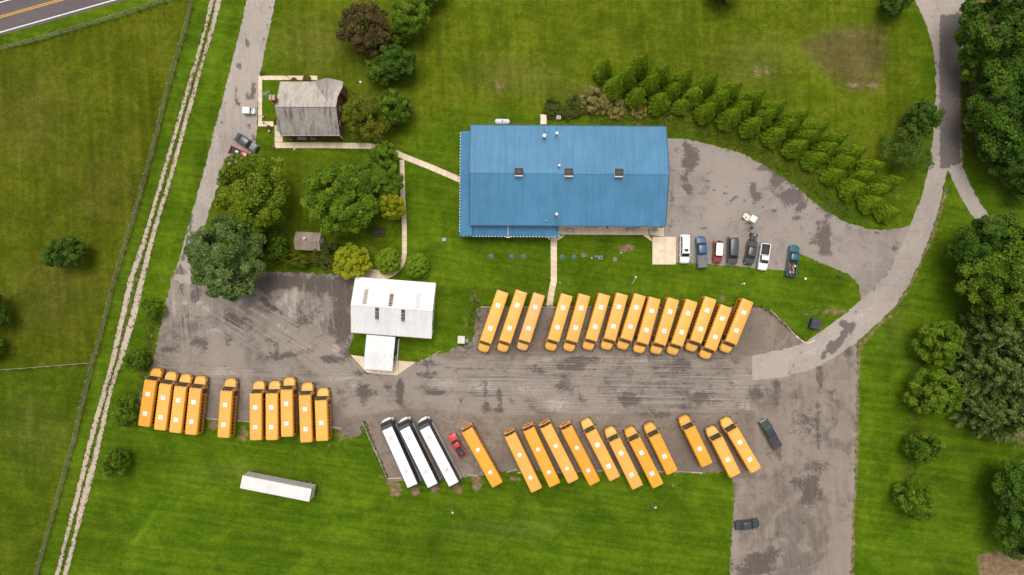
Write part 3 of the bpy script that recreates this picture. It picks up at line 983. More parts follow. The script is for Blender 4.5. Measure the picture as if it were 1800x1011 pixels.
def mat_metal_roof(name, col, stain, amt=.35, var=.07):
    m, nt, b = nodes_of(name)
    N = NT(nt)
    p = N.pos(False)
    n1 = N.noise(p, .22, 5, .6, .5)
    n2 = N.noise(N.map(p, (1.6, .12, .12)), 1.0, 4, .65)
    n3 = N.noise(p, 5, 3, .7)
    rgb = N.n('ShaderNodeRGB')
    rgb.outputs[0].default_value = (*col, 1)
    f = N.math('MULTIPLY', N.ramp(n1, .3, .7, 1 - var, 1 + var), N.math('MULTIPLY', N.ramp(n2, .3, .7, 1 - var, 1 + var), N.ramp(n3, .3, .7, 1 - var * .6, 1 + var * .6)))
    c = N.bright(rgb.outputs[0], f)
    sm = N.math('MULTIPLY', N.ramp(n2, .56, .75, 0, 1), N.ramp(n1, .42, .6, 0, amt))
    N.l(N.mix(sm, c, stain), b.inputs['Base Color'])
    b.inputs['Roughness'].default_value = .42
    b.inputs['Specular IOR Level'].default_value = .35
    return m


BLUE = mat_metal_roof('blue_metal_roof', (0.066, 0.208, 0.345), (0.10, 0.20, 0.28), .45, .085)
TRIM_BLUE = paint('blue_trim', (0.022, 0.06, 0.13), .5)
CREAM = paint('cream_wall_metal', (0.76, 0.72, 0.64), .6, .06, .8, (.4, .35, .28), .3)
WHITE = paint('white_paint', (0.78, 0.77, 0.74), .5, .05, 1.2, (.45, .42, .38), .2)
GREY = paint('grey_metal', (0.30, 0.30, 0.29), .5, .12, 2)
GALV = paint('galvanised_metal', (0.52, 0.52, 0.51), .38, .12, 2.5, (.30, .26, .2), .4, metal=.2)
DARK = paint('dark_metal', (0.035, 0.034, 0.034), .55, .2, 2)
BLACK = paint('black_rubber', (0.018, 0.018, 0.018), .8, .2, 3)
RUST = paint('rust_stain', (0.17, 0.085, 0.04), .8, .35, 2.4)
RUST_BLUE = paint('rusty_blue_sheet', (0.10, 0.125, 0.145), .7, .4, 1.2, (.16, .10, .055), .8)
WOOD = paint('weathered_wood', (0.20, 0.155, 0.115), .85, .25, 2.2)
DWOOD = paint('dark_wood', (0.065, 0.042, 0.03), .8, .25, 2.2)
GLASS = glass('window_glass')
GREYLID = paint('grey_lid', (0.16, 0.155, 0.15), .6, .15, 2)

# ---------------------------------------------------------------- hall with the blue roof
HX0, HX1 = -18.9, 18.9
HY0, HY1 = -9.6, 9.6
HE, HR = 5.0, 7.2
hall = thing('hall', 'long hall with blue ribbed metal roof, three ridge vents and wraparound porch', 'hall', (10.85, 21.62, 0), R(-.45))
MB().box((0, -.135, 2.4), (HX1 * 2 - .5, HY1 * 2 - .43, 4.8), 0).build('wall', CREAM, hall)
for x in (HX0 + .26, HX1 - .26):
    MB().add([(x, HY0 + .4, 4.8), (x, HY1 - .4, 4.8), (x, 0, HR - .1)], [(0, 1, 2)]).build('gable', CREAM, hall)
rf = MB()
ribbed(rf, HX0, HX1, HY0, HE, 0, HR, .40)
ribbed(rf, HX0, HX1, HY1, HE, 0, HR, .40)
roof = rf.build('roof', BLUE, hall)
MB().hexa([(HX0, -.22, HR - .03), (HX1, -.22, HR - .03), (HX1, .22, HR - .03), (HX0, .22, HR - .03), (HX0, -.05, HR + .07), (HX1, -.05, HR + .07), (HX1, .05, HR + .07), (HX0, .05, HR + .07)]).build('ridge_cap', BLUE, roof)
for sx in (HX0 - .04, HX1 + .04):
    for sy in (-1, 1):
        MB().hexa([(sx - .05, sy * 9.6, HE - .18), (sx + .05, sy * 9.6, HE - .18), (sx + .05, 0, HR - .18), (sx - .05, 0, HR - .18), (sx - .05, sy * 9.6, HE + .08), (sx + .05, sy * 9.6, HE + .08), (sx + .05, 0, HR + .08), (sx - .05, 0, HR + .08)][::1]).build('gable_trim', TRIM_BLUE, roof)
MB().box((0, HY0 - .10, HE - .10), (37.8, .17, .15)).build('gutter', TRIM_BLUE, hall)
MB().box((0, HY1 + .10, HE - .10), (37.8, .17, .15)).build('gutter', TRIM_BLUE, hall)
# rusty run-off streaks below the two flues by the north eave and the one by the south eave
for px, h0, h1 in ((957, 5.05, 5.55), (979, 5.05, 5.4), (978, 5.03, 5.4)):
    p = loc_in(hall, at(px, 230 if px != 978 or h0 > 5.04 else 385, 5.2))
    s = -1 if (px == 978 and h0 < 5.04) else 1
    ya, yb = s * (9.6 - (h0 - HE) / .2292), s * (9.6 - (h1 - HE) / .2292)
    q = [(p.x - .14, ya, h0 + .025), (p.x + .14, ya, h0 + .025), (p.x + .10, yb, h1 + .035), (p.x - .10, yb, h1 + .035)]
    MB().add(q, [(0, 1, 2, 3) if s < 0 else (3, 2, 1, 0)]).build('stained_sheet', RUST_BLUE, roof)
for px, py, lab in ((912, 298.5, 0), (1000, 299, 1), (1088.5, 300, 0)):
    p = loc_in(hall, at(px, py, 8.15))
    c = MB().box((0, 0, .32), (1.5, 1.5, .95)).build('ridge_vent', WHITE, hall, loc=(p.x, 0, 7.3))
    cap = MB().hexa([(-.78, -.60, .80), (.78, -.60, .80), (.78, .78, .80), (-.78, .78, .80), (-.70, -.52, .97), (.70, -.52, .97), (.70, .72, .97), (-.70, .72, .97)]).build('vent_screen', paint('vent_screen_brown', (.058, .036, .03), .7, .35, 3, (.2, .19, .17), .6 if lab else .1), c)
    MB().box((0, .1, .99), (1.2, .06, .05)).build('cross_bar', GREYLID, c)
    MB().box((0, .1, .99), (.06, 1.15, .05)).build('cross_bar', GREYLID, c)


def flue(px, py, hb, ht, r, capr, base=True):
    p = loc_in(hall, at(px, py, ht))
    zb = HR - abs(p.y) * .2292
    f = MB().tube([(0, 0, -.1), (0, 0, ht - zb)], r, 10).build('flue', GALV, hall, 40, loc=(p.x, p.y, zb))
    MB().tube([(0, 0, ht - zb), (0, 0, ht - zb + .12), (0, 0, ht - zb + .28)], [capr, capr, .04], 12).build('flue_cap', WHITE, f, 40)
    if base: MB().tube([(0, 0, .0), (0, 0, .12)], [r * 2.1, r * 1.2], 10).build('flashing', RUST, f)


flue(957, 238.5, 6, 7.0, .16, .36)
flue(979, 234, 6, 7.1, .13, .28)
flue(983, 291, 7, 7.7, .12, .24)
flue(978.5, 376.5, 6, 7.6, .13, .27)
flue(960, 388, 5, 5.5, .07, .12, False)
# wraparound porch roof: west side and the west part of the south side
PE, PW = 3.0, 3.9
px0, py0 = HX0 - 2.15, HY0 - 2.05        # outer corner
px1 = loc_in(hall, at(982, 405, 3)).x    # east end of the south porch
pyn = loc_in(hall, at(814, 231, 3.2)).y
po = MB()
ribbed(po, px0 + 1.9, px1 - 1.7, py0, PE, HY0 + .42, PW, .40)
# hips at the ends
po.add([(px0, py0, PE), (px0 + 1.9, py0, PE), (px0 + 2.3, HY0 + .42, PW)], [(0, 1, 2)])
po.add([(px1 - 1.7, py0, PE), (px1, py0, PE), (px1 - 1.7, HY0 + .42, PW)], [(0, 1, 2)])
po.add([(px1, py0, PE), (px1, HY0 + .42, PE + .0), (px1 - 1.7, HY0 + .42, PW)], [(0, 1, 2)])
porch = po.build('porch_roof', BLUE, hall)
pw = MB()
ribbed(pw, py0 + .02, pyn, px0, PE, HX0 + .3, PW, .40, axis='y')
pw.build('porch_roof', BLUE, hall)
e = MB()
n = 46
x = px0 + .8
while x < px1 - .1:
    e.box((x, py0 - .05, PE - .02), (.27, .12, .16))
    x += .62
y = py0 + 1.0
while y < pyn:
    e.box((px0 - .05, y, PE - .02), (.12, .27, .16))
    y += .62
y = py0 + .3
while y < HY0:
    e.box((px1 + .05, y, PE - .02), (.12, .27, .16))
    y += .62
e.build('eave_cap', WHITE, hall)['kind'] = 'stuff'
MB().box(((px0 + px1) / 2, py0 - .03, PE - .10), (px1 - px0, .1, .14)).build('fascia', TRIM_BLUE, hall)
MB().box((px0 - .03, (py0 + pyn) / 2, PE - .10), (.1, pyn - py0, .14)).build('fascia', TRIM_BLUE, hall)
MB().box(((px0 + px1) / 2 + .9, HY0 + .12, PW + .16), (px1 - px0 - 2.3, .22, .14)).build('flashing', GALV, hall)
dp = loc_in(hall, at(893.2, 405, 3.4))
MB().hexa([(dp.x - .11, py0 - .1, PE + .06), (dp.x + .11, py0 - .1, PE + .06), (dp.x + .11, HY0 + .2, PW + .1), (dp.x - .11, HY0 + .2, PW + .1), (dp.x - .11, py0 - .1, PE + .2), (dp.x + .11, py0 - .1, PE + .2), (dp.x + .11, HY0 + .2, PW + .26), (dp.x - .11, HY0 + .2, PW + .26)]).build('downspout', GALV, hall)
MB().box((dp.x, py0 - .17, PE - .02), (.8, .16, .12)).build('splash_gutter', GALV, hall)
for i in range(9):
    x = px0 + .25 + i * (px1 - px0 - .5) / 8
    MB().box((x, py0 + .25, 1.5), (.14, .14, 2.95)).build('porch_post', WHITE, hall)
for i in range(6):
    y = py0 + 2.6 + i * (pyn - py0 - 3) / 5
    MB().box((px0 + .25, y, 1.5), (.14, .14, 2.95)).build('porch_post', WHITE, hall)
# south wall: doors, lamps
for px, w in ((1040, 2.6), (1112, 3.0)):
    p = loc_in(hall, at(px, 402, 1.2))
    d = MB().box((p.x, HY0 + .05, 1.25), (w, .08, 2.5)).build('door', paint('door_grey', (.42, .41, .39), .5), hall)
    MB().box((p.x + w * .38, HY0 - .01, 1.1), (.12, .06, .04)).build('handle', DARK, d)
for px in (1068,):
    p = loc_in(hall, at(px, 398, 4.2))
    MB().hexa([(p.x - .22, HY0 - .35, 3.8), (p.x + .22, HY0 - .35, 3.8), (p.x + .22, HY0 + .08, 3.8), (p.x - .22, HY0 + .08, 3.8), (p.x - .16, HY0 - .25, 4.15), (p.x + .16, HY0 - .25, 4.15), (p.x + .16, HY0 + .08, 4.15), (p.x - .16, HY0 + .08, 4.15)]).build('wall_lamp', DARK, hall)
for px in (1018, 1085, 1150):
    p = loc_in(hall, at(px, 402, 1.8))
    w = MB().box((p.x, HY0 + .05, 1.9), (1.3, .06, 1.1)).build('window', WHITE, hall)
    MB().box((p.x, HY0 + .02, 1.9), (1.1, .04, .9)).build('pane', GLASS, w)
# cellar hatch on the north wall
p0 = loc_in(hall, at(955.2, 212, .8))
ht = thing('cellar_hatch', 'narrow cream bulkhead with open pink end against the hall north wall', 'cellar hatch', (at(955.3, 211, .6).x, at(955, 211, .6).y, 0), R(-.45))
MB().hexa([(-.55, -1.0, 0), (.55, -1.0, 0), (.55, 1.1, 0), (-.55, 1.1, 0), (-.55, -1.0, 1.3), (.55, -1.0, 1.3), (.55, 1.1, .55), (-.55, 1.1, .55)]).build('hatch_lid', paint('hatch_cream', (.70, .58, .44), .6), ht)
MB().box((0, 1.16, .25), (.8, .12, .5)).build('hatch_end', paint('pink_brick', (.50, .25, .17), .8), ht)
for s in (-1, 1):
    MB().box((s * .62, .05, .3), (.09, 2.2, .6)).build('hatch_curb', paint('curb_cream', (.55, .40, .30), .8), ht)

# ---------------------------------------------------------------- brick house
def mat_brick():
    m, nt, b = nodes_of('red_brick')
    N = NT(nt)
    p = N.pos(False)
    bt = N.n('ShaderNodeTexBrick')
    sep = N.n('ShaderNodeSeparateXYZ')
    N.l(p, sep.inputs[0])
    cmb = N.n('ShaderNodeCombineXYZ')
    N.l(N.math('ADD', sep.outputs[0], sep.outputs[1]), cmb.inputs[0])
    N.l(sep.outputs[2], cmb.inputs[1])
    N.l(cmb.outputs[0], bt.inputs['Vector'])
    bt.inputs['Color1'].default_value = (.26, .065, .03, 1)
    bt.inputs['Color2'].default_value = (.19, .05, .028, 1)
    bt.inputs['Mortar'].default_value = (.33, .24, .19, 1)
    bt.inputs['Scale'].default_value = 4.5
    bt.inputs['Mortar Size'].default_value = .012
    N.l(bt.outputs[0], b.inputs['Base Color'])
    b.inputs['Roughness'].default_value = .9
    return m


def mat_shingle(name, a, dark, amt):
    m, nt, b = nodes_of(name)
    N = NT(nt)
    p = N.pos(False)
    n1 = N.noise(p, .5, 6, .7, .6)
    n2 = N.noise(p, 3.2, 4, .7)
    st = N.noise(N.map(p, (1.8, .22, .22)), 1, 5, .7)
    bt = N.n('ShaderNodeTexBrick')
    N.l(p, bt.inputs['Vector'])
    bt.inputs['Color1'].default_value = (1, 1, 1, 1)
    bt.inputs['Color2'].default_value = (.78, .78, .78, 1)
    bt.inputs['Mortar'].default_value = (.6, .6, .6, 1)
    bt.inputs['Scale'].default_value = 2.6
    bt.inputs['Mortar Size'].default_value = .03
    c = N.mix(N.ramp(n1, .35, .65), a, tuple(x * .84 for x in a))
    c = N.mix(.55, c, bt.outputs[0], 'MULTIPLY')
    c = N.mix(N.math('MULTIPLY', N.ramp(st, .46, .66), amt), c, dark)
    N.l(N.bright(c, N.ramp(n2, .25, .75, .82, 1.18)), b.inputs['Base Color'])
    b.inputs['Roughness'].default_value = .92
    b.inputs['Specular IOR Level'].default_value = .15
    N.bump(bt.outputs['Fac'], .4, .05, b)
    return m


BRICK = mat_brick()
SH_N = mat_shingle('shingle_grey', (.56, .50, .43), (.20, .18, .15), .5)
SH_S = mat_shingle('shingle_stained_shaded', (.42, .385, .335), (.105, .075, .065), .75)  # real stains, plus the south slope's shade put into the darker base


def slope(pts, t, mat, name, parent):
    """Roof plane given by its corners (ccw from above) with thickness t."""
    n = len(pts)
    vs = [tuple(p) for p in pts] + [(p[0], p[1], p[2] - t) for p in pts]
    fs = [tuple(range(n)), tuple(range(2 * n - 1, n - 1, -1))] + [(i, n + i, n + (i + 1) % n, (i + 1) % n) for i in range(n)]
    return MB().add(vs, fs).build(name, mat, parent)


house = thing('brick_house', 'small red brick house with grey shingle roof and cross gable', 'house', (-39.6, 35.1, 0))
hx0, hx1, hs, hn, hry, hre, hrr = -5.9, 5.8, -5.2, 5.3, -.5, 3.4, 5.8
MB().box((0, 0, 1.65), (11.0, 9.6, 3.3)).build('wall', BRICK, house)
for x, s in ((-5.5, 1), (5.5, -1)):
    MB().add([(x, -4.8, 3.3), (x, 4.8, 3.3), (x, hry, hrr - .15)], [(0, 1, 2) if s < 0 else (2, 1, 0)]).build('gable', BRICK, house)
MB().box((3.9, 4.0, 1.68), (4.7, 2.0, 3.34)).build('wing_wall', BRICK, house)
slope([(hx0, hs, hre), (hx1, hs, hre), (hx1, hry, hrr), (hx0, hry, hrr)], .16, SH_S, 'roof_slope', house)
slope([(hx0, hry, hrr - .003), (hx1, hry, hrr - .003), (hx1, hn, hre), (hx0, hn, hre)], .16, SH_N, 'roof_slope', house)
slope([(.8, hn + .02, hre + .06), (3.9, .95, 5.26), (3.9, hn + .05, 5.26)], .12, SH_S, 'wing_roof', house)
slope([(3.9, hn + .05, 5.25), (3.9, .95, 5.25), (5.82, 1.9, 4.75), (6.5, 4.2, 3.75), (6.5, hn + .02, 3.5)], .12, SH_N, 'wing_roof', house)
MB().add([(.9, hn - .1, hre), (6.4, hn - .1, hre), (3.9, hn - .1, 5.15)], [(2, 1, 0)]).build('wing_gable', BRICK, house)
MB().tube([(hx0, hry, hrr + .02), (hx1, hry, hrr + .02)], .07, 5).build('ridge_cap', paint('ridge_grey', (.22, .20, .18), .9), house)
MB().tube([(3.9, .95, 5.28), (3.9, hn, 5.28)], .06, 5).build('ridge_cap', MATS['ridge_grey'], house)
MB().box((0, hs - .06, hre - .08), (11.7, .12, .12)).build('gutter', paint('gutter_pink', (.42, .30, .25), .6), house)
MB().tube([(hx1 - .05, hs, hre), (hx1 + .3, hs - .4, hre - .6), (hx1 + .2, hs - .1, .1)], .05, 6).build('downspout', WHITE, house)
for x, y in ((.6, -3.6), (5.2, -1.0), (1.5, 4.6)):
    z = hre + (hrr - hre) * (1 - abs(y - hry) / (4.7 if y < hry else 5.8))
    MB().tube([(x, y, z - .1), (x, y, z + .35)], .06, 8).build('vent_pipe', DARK, house)
# windows on the walls that face the lawn
for x in (-3.5, -.8, 2.6, 4.4):
    w = MB().box((x, -4.83, 1.8), (1.0, .1, 1.3)).build('window', WHITE, house)
    MB().box((x, -4.86, 1.8), (.84, .08, 1.1)).build('pane', GLASS, w)
for y in (-2.6, .4):
    w = MB().box((5.53, y, 1.8), (.1, 1.0, 1.3)).build('window', WHITE, house)
    MB().box((5.56, y, 1.8), (.08, .84, 1.1)).build('pane', GLASS, w)
w = MB().box((5.53, -.5, 4.3), (.1, .7, .8)).build('window', WHITE, house)
MB().box((5.56, -.5, 4.3), (.08, .56, .64)).build('pane', GLASS, w)
d = MB().box((-5.53, -2.9, 1.1), (.1, 1.0, 2.1)).build('door', WHITE, house)
MB().box((-5.6, -2.6, 1.0), (.08, .08, .12)).build('handle', DARK, d)
slope([(-6.95, -4.1, 2.5), (-5.4, -4.1, 2.75), (-5.4, -1.9, 2.75), (-6.95, -1.9, 2.5)], .12, paint('awning_grey', (.24, .23, .225), .8), 'porch_canopy', house)
for y in (-4.0, -2.0):
    MB().box((-6.85, y, 1.2), (.1, .1, 2.4)).build('porch_post', WHITE, house)
ch = MB().box((-6.0, .95, 3.45), (.95, .75, 6.9)).build('chimney', BRICK, house)
MB().box((-6.0, .95, 6.98), (1.1, .95, .22)).build('chimney_cap', paint('cap_tan', (.52, .36, .25), .8), ch)
for y in (.72, 1.18):
    MB().box((-6.0, y, 7.1), (.3, .26, .06)).build('flue_opening', RUST, ch)
an = MB().tube([(-6.45, 1.0, 4.5), (-6.45, 1.0, 8.6)], .035, 5).build('antenna_mast', GALV, house)
b0, b1 = Vector((-8.3, .1, 8.6)), Vector((-5.7, 1.75, 8.6))
MB().tube([b0, b1], .03, 5).build('antenna_boom', GALV, an)
bd = (b1 - b0).normalized()
bp = Vector((-bd.y, bd.x, 0))
for i in range(7):
    c = b0 + (b1 - b0) * (.05 + .14 * i)
    L = 1.15 - .10 * i
    MB().tube([c - bp * L, c + bp * L], .016, 4).build('antenna_rod', GALV, an)

# things standing along the south wall of the house
tk = thing('oil_tank', 'grey horizontal oil tank along the south wall of the brick house', 'tank', at(533.5, 243.8))
MB().tube([(-.95, 0, .75), (-.85, 0, .75), (.85, 0, .75), (.95, 0, .75)], [.3, .46, .46, .3], 14).build('tank_shell', paint('tank_grey', (.27, .30, .31), .45, .15, 2), tk, 40)
for x in (-.6, .6):
    for y in (-.3, .3):
        MB().box((x, y, .2), (.06, .06, .42)).build('leg', DARK, tk)
hp = thing('heat_pump', 'pale grey cooling unit beside the oil tank at the brick house', 'cooling unit', at(552, 243))
MB().box((0, 0, .42), (.8, .7, .84)).build('casing', paint('unit_grey', (.36, .36, .36), .5), hp)
MB().tube([(0, 0, .84), (0, 0, .87)], .29, 14).build('fan_grille', DARK, hp)
for px, py, c, lab in ((513, 244, (.45, .42, .36), 'pale stone planter on the paving at the house corner'), (571, 243.5, (.10, .13, .11), 'dark green bin by the house wall near the pale wall vent'), (563, 244.5, (.36, .10, .06), 'red tub with plants against the house south wall')):
    t = thing('planter' if 'bin' not in lab else 'bin', lab, 'planter' if 'bin' not in lab else 'bin', at(px, py))
    MB().tube([(0, 0, 0), (0, 0, .5), (0, 0, .52)], [.26, .36, .3], 10).build('tub', paint('tub_%d' % px, c, .7), t, 30)
    MB().tube([(0, 0, .5), (0, 0, .54)], .3, 10).build('lid' if 'bin' in lab else 'soil', DARK if 'bin' not in lab else paint('bin_lid', (.06, .09, .075), .5), t)

# ---------------------------------------------------------------- white garage with skylights, and its carport
WROOF = mat_metal_roof('white_metal_roof', (.70, .69, .67), (.42, .37, .32), .7, .06)
gar = thing('garage', 'wide white metal garage with five narrow skylights in its gable roof', 'garage', (-23.3, -3.95, 0), R(-4.4))
gx, gy, ge, gr = 7.95, 5.48, 3.2, 4.85
MB().box((0, 0, 1.5), (15.3, 10.3, 3.0)).build('wall', CREAM, gar)
for x, s in ((-7.6, 1), (7.6, -1)):
    MB().add([(x, -5.15, 3.0), (x, 5.15, 3.0), (x, 0, gr - .12)], [(0, 1, 2) if s < 0 else (2, 1, 0)]).build('gable', CREAM, gar)
gm = MB()
ribbed(gm, -gx, gx, -gy, ge, 0, gr, .5, .025, .08)
ribbed(gm, -gx, gx, gy, ge, 0, gr, .5, .025, .08)
groof = gm.build('roof', WROOF, gar)
MB().hexa([(-gx, -.18, gr - .02), (gx, -.18, gr - .02), (gx, .18, gr - .02), (-gx, .18, gr - .02), (-gx, -.03, gr + .05), (gx, -.03, gr + .05), (gx, .03, gr + .05), (-gx, .03, gr + .05)]).build('ridge_cap', WROOF, groof)
MB().box((0, -gy - .05, ge - .08), (15.9, .1, .12)).build('gutter', paint('eave_rust', (.42, .27, .22), .7), gar)
sky_mats = {'tan': paint('skylight_tan', (.36, .31, .24), .5, .15, 1.2), 'dark': paint('skylight_brown', (.105, .075, .062), .4, .3, 1.0), 'pale': paint('skylight_pale', (.55, .53, .54), .5, .08, 1)}
CREAMP = paint('skylight_faded', (.66, .55, .42), .5)
for px, py, kind, s in ((643, 521.5, 'tan', 1), (688.5, 521.5, 'dark', 1), (735.5, 526, 'pale', 1), (663.3, 555, 'dark', -1), (709, 557.5, 'dark', -1)):
    p = loc_in(gar, at(px, py, 4.1))
    yc, L = (1.75 if s > 0 else -1.6), 1.45
    zz = lambda y: gr - abs(y) * (gr - ge) / gy
    y0, y1 = yc - L, yc + L
    lo, hi = (y0, y1)
    q = lambda x, y, up: (x, y, zz(y) + up)
    w = .38
    f = MB().hexa([q(p.x - w, lo, .01), q(p.x + w, lo, .01), q(p.x + w, hi, .01), q(p.x - w, hi, .01), q(p.x - w, lo, .05), q(p.x + w, lo, .05), q(p.x + w, hi, .05), q(p.x - w, hi, .05)]).build('skylight', sky_mats[kind], groof)
    if kind == 'dark':
        a, b_ = (lo, lo + .55) if s < 0 else (hi - .55, hi)
        MB().hexa([q(p.x - w, a, .052), q(p.x + w, a, .052), q(p.x + w, b_, .052), q(p.x - w, b_, .052), q(p.x - w, a, .07), q(p.x + w, a, .07), q(p.x + w, b_, .07), q(p.x - w, b_, .07)]).build('skylight_edge', CREAMP, groof)
        for k in range(3):
            yy = lo + .8 + k * .62 - (.5 if s > 0 else 0)
            MB().hexa([q(p.x - w, yy, .052), q(p.x + w, yy, .052), q(p.x + w, yy + .05, .052), q(p.x - w, yy + .05, .052), q(p.x - w, yy, .065), q(p.x + w, yy, .065), q(p.x + w, yy + .05, .065), q(p.x - w, yy + .05, .065)]).build('skylight_bar', CREAMP, groof)
for y in (-2.6, 2.4):
    w = MB().box((7.63, y, 1.6), (.1, 1.3, 1.1)).build('window', WHITE, gar)
    MB().box((7.67, y, 1.6), (.08, 1.1, .9)).build('pane', GLASS, w)
MB().box((7.72, -.2, 2.2), (.3, .5, .35)).build('meter_box', GREY, gar)
MB().tube([(7.85, -5.2, 3.05), (7.9, -4.6, 2.4), (7.85, -4.2, .1)], .05, 6).build('downspout', WHITE, gar)
d = MB().box((-2.8, -5.18, 1.35), (3.2, .1, 2.7)).build('garage_door', WHITE, gar)
for z in (.5, 1.0, 1.5, 2.0):
    MB().box((-2.8, -5.24, z), (3.1, .03, .04)).build('door_rail', GREY, d)

cp = thing('carport', 'white flat roofed carport standing against the south side of the garage', 'carport', (-26.15, -12.9, 0), R(-5.0))
cr = MB()
ribbed(cr, -2.85, 2.85, -3.4, 2.72, 0, 2.95, .48, .025, .08)
ribbed(cr, -2.85, 2.85, 3.4, 2.80, 0, 2.95, .48, .025, .08)
cr.build('roof', WROOF, cp)
MB().box((-2.6, 0, 1.3), (.15, 6.2, 2.6)).build('side_wall', CREAM, cp)
MB().box((0, 3.0, 1.3), (5.2, .12, 2.55)).build('back_wall', DARK, cp)
for y in (-3.1, -1.0, 1.1):
    MB().box((2.7, y, 1.35), (.13, .13, 2.7)).build('post', CREAM, cp)
MB().box((3.15, -.1, .35), (.14, 5.9, .7)).build('low_wall', CREAM, cp)
MB().box((2.95, 1.6, 1.0), (.16, 2.6, 1.9)).build('shade_panel', DARK, cp)  # dark sheet painted in for the shaded open side
w = MB().box((3.02, -1.1, 1.2), (.1, 1.5, 1.0)).build('window', GREY, cp)
MB().box((3.08, -1.1, 1.2), (.06, 1.3, .8)).build('pane', GLASS, w)

# ---------------------------------------------------------------- garden shed
shed = thing('garden_shed', 'little grey shingled garden shed with pale yellow gable end', 'shed', (at(540.3, 423.8, 2.6).x, at(540, 423.8, 2.6).y, 0), R(-3))
PALEY = paint('pale_yellow_wall', (.50, .47, .30), .7)
MB().box((0, 0, 1.1), (4.75, 3.1, 2.2)).build('wall', PALEY, shed)
MB().add([(2.38, -1.55, 2.2), (2.38, 1.55, 2.2), (2.38, 0, 3.0)], [(0, 1, 2)]).build('gable', PALEY, shed)
MB().add([(-2.38, -1.55, 2.2), (-2.38, 1.55, 2.2), (-2.38, 0, 3.0)], [(2, 1, 0)]).build('gable', PALEY, shed)
SH_SHED = mat_shingle('shingle_shed', (.40, .315, .24), (.19, .135, .12), .5)
slope([(-2.5, -1.8, 2.15), (2.5, -1.8, 2.15), (2.5, 0, 3.12), (-2.5, 0, 3.12)], .1, SH_SHED, 'roof_slope', shed)
slope([(-2.5, 0, 3.117), (2.5, 0, 3.117), (2.5, 1.8, 2.15), (-2.5, 1.8, 2.15)], .1, SH_SHED, 'roof_slope', shed)
f = MB().tube([(-.25, .45, 2.7), (-.25, .45, 3.7)], .11, 10).build('stove_pipe', GALV, shed, 40)
MB().tube([(-.25, .45, 3.7), (-.25, .45, 3.75), (-.25, .45, 3.9)], [.24, .24, .03], 10).build('pipe_cap', WHITE, f)
MB().box((2.4, .3, 1.0), (.06, .9, 1.9)).build('door', WHITE, shed)

# ---------------------------------------------------------------- box trailer on the grass
tr = thing('box_trailer', 'long white box trailer parked alone on the grass', 'trailer', (at(484.8, 859, 3.7).x, at(484.8, 859, 3.7).y, 0), R(-11.2))
TW = paint('trailer_white', (.70, .67, .64), .5, .05, .7, (.42, .38, .34), .35)
TG = paint('trailer_side', (.50, .49, .47), .5, .12, 1.1, (.25, .23, .21), .5)
MB().box((0, 0, 2.35), (13.7, 2.46, 2.6)).build('body', TG, tr)
MB().box((0, 0, 3.68), (13.8, 2.52, .08)).build('roof', TW, tr)
for s in (-1, 1):
    MB().box((0, s * 1.25, 1.12), (13.72, .05, .16)).build('bottom_rail', paint('rail_red', (.30, .12, .09), .6), tr)
    MB().box((0, s * 1.245, 3.55), (13.72, .05, .14)).build('top_rail', TW, tr)
    for k in range(11):
        MB().box((-6.2 + k * 1.24, s * 1.245, 2.3), (.06, .04, 2.4)).build('side_post', TW, tr)
for y in (-.61, .61):
    d = MB().box((6.88, y, 2.35), (.06, 1.14, 2.45)).build('rear_door', TW, tr)
    MB().tube([(6.93, y * .5, 1.2), (6.93, y * .5, 3.5)], .025, 5).build('lock_rod', GREY, d)
MB().box((6.87, 0, 3.52), (.10, 2.5, .2)).build('door_header', DARK, tr)
MB().box((6.6, 0, .6), (.12, 2.3, .14)).build('rear_bumper', DARK, tr)
MB().box((0, 0, .98), (13.4, .9, .14)).build('chassis', DARK, tr)
for x in (4.2, 5.5):
    for y in (-.95, .95):
        w = MB().tube([(x, y - .22, .5), (x, y + .22, .5)], .5, 16).build('wheel', BLACK, tr, 40)
        MB().tube([(x, y + math.copysign(.22, y), .5), (x, y + math.copysign(.235, y), .5)], .27, 10).build('rim', GREY, w)
for y in (-.8, .8):
    MB().box((-4.3, y, .5), (.14, .14, 1.0)).build('landing_leg', DARK, tr)
# ================================================================== TREES AND SHRUBS
def quads_mesh(name, C, U, W, mat, tint, core=None):
    """Leaves as quads: centres C, half axes U and W; tint = (n, 2)."""
    n = len(C)
    V = np.empty((n, 4, 3), np.float32)
    V[:, 0] = C - U
    V[:, 1] = C - W * .9 + U * .1
    V[:, 2] = C + U
    V[:, 3] = C + W * .9 + U * .1
    V = V.reshape(-1, 3)
    me = bpy.data.meshes.new(name)
    me.vertices.add(4 * n)
    me.vertices.foreach_set('co', V.ravel())
    me.loops.add(4 * n)
    me.loops.foreach_set('vertex_index', np.arange(4 * n, dtype=np.int32))
    me.polygons.add(n)
    me.polygons.foreach_set('loop_start', np.arange(0, 4 * n, 4, dtype=np.int32))
    me.polygons.foreach_set('loop_total', np.full(n, 4, np.int32))
    me.materials.append(mat)
    T = np.zeros((n, 4, 3), np.float32)
    T[:, :, 0] = tint[:, 0:1]
    T[:, :, 1] = tint[:, 1:2]
    set_attr(me, 'tint', T.reshape(-1, 3))
    me.update()
    return me


def unit(a):
    return a / np.maximum(np.linalg.norm(a, axis=-1, keepdims=True), 1e-9)


def leaf_axes(rng, nrm, size, aspect=1.6):
    n = len(nrm)
    r = unit(rng.normal(size=(n, 3)))
    u = unit(np.cross(nrm, r))
    w = np.cross(nrm, u)
    s = size * rng.uniform(.65, 1.35, (n, 1))
    return u * s * aspect * .5, w * s * .5


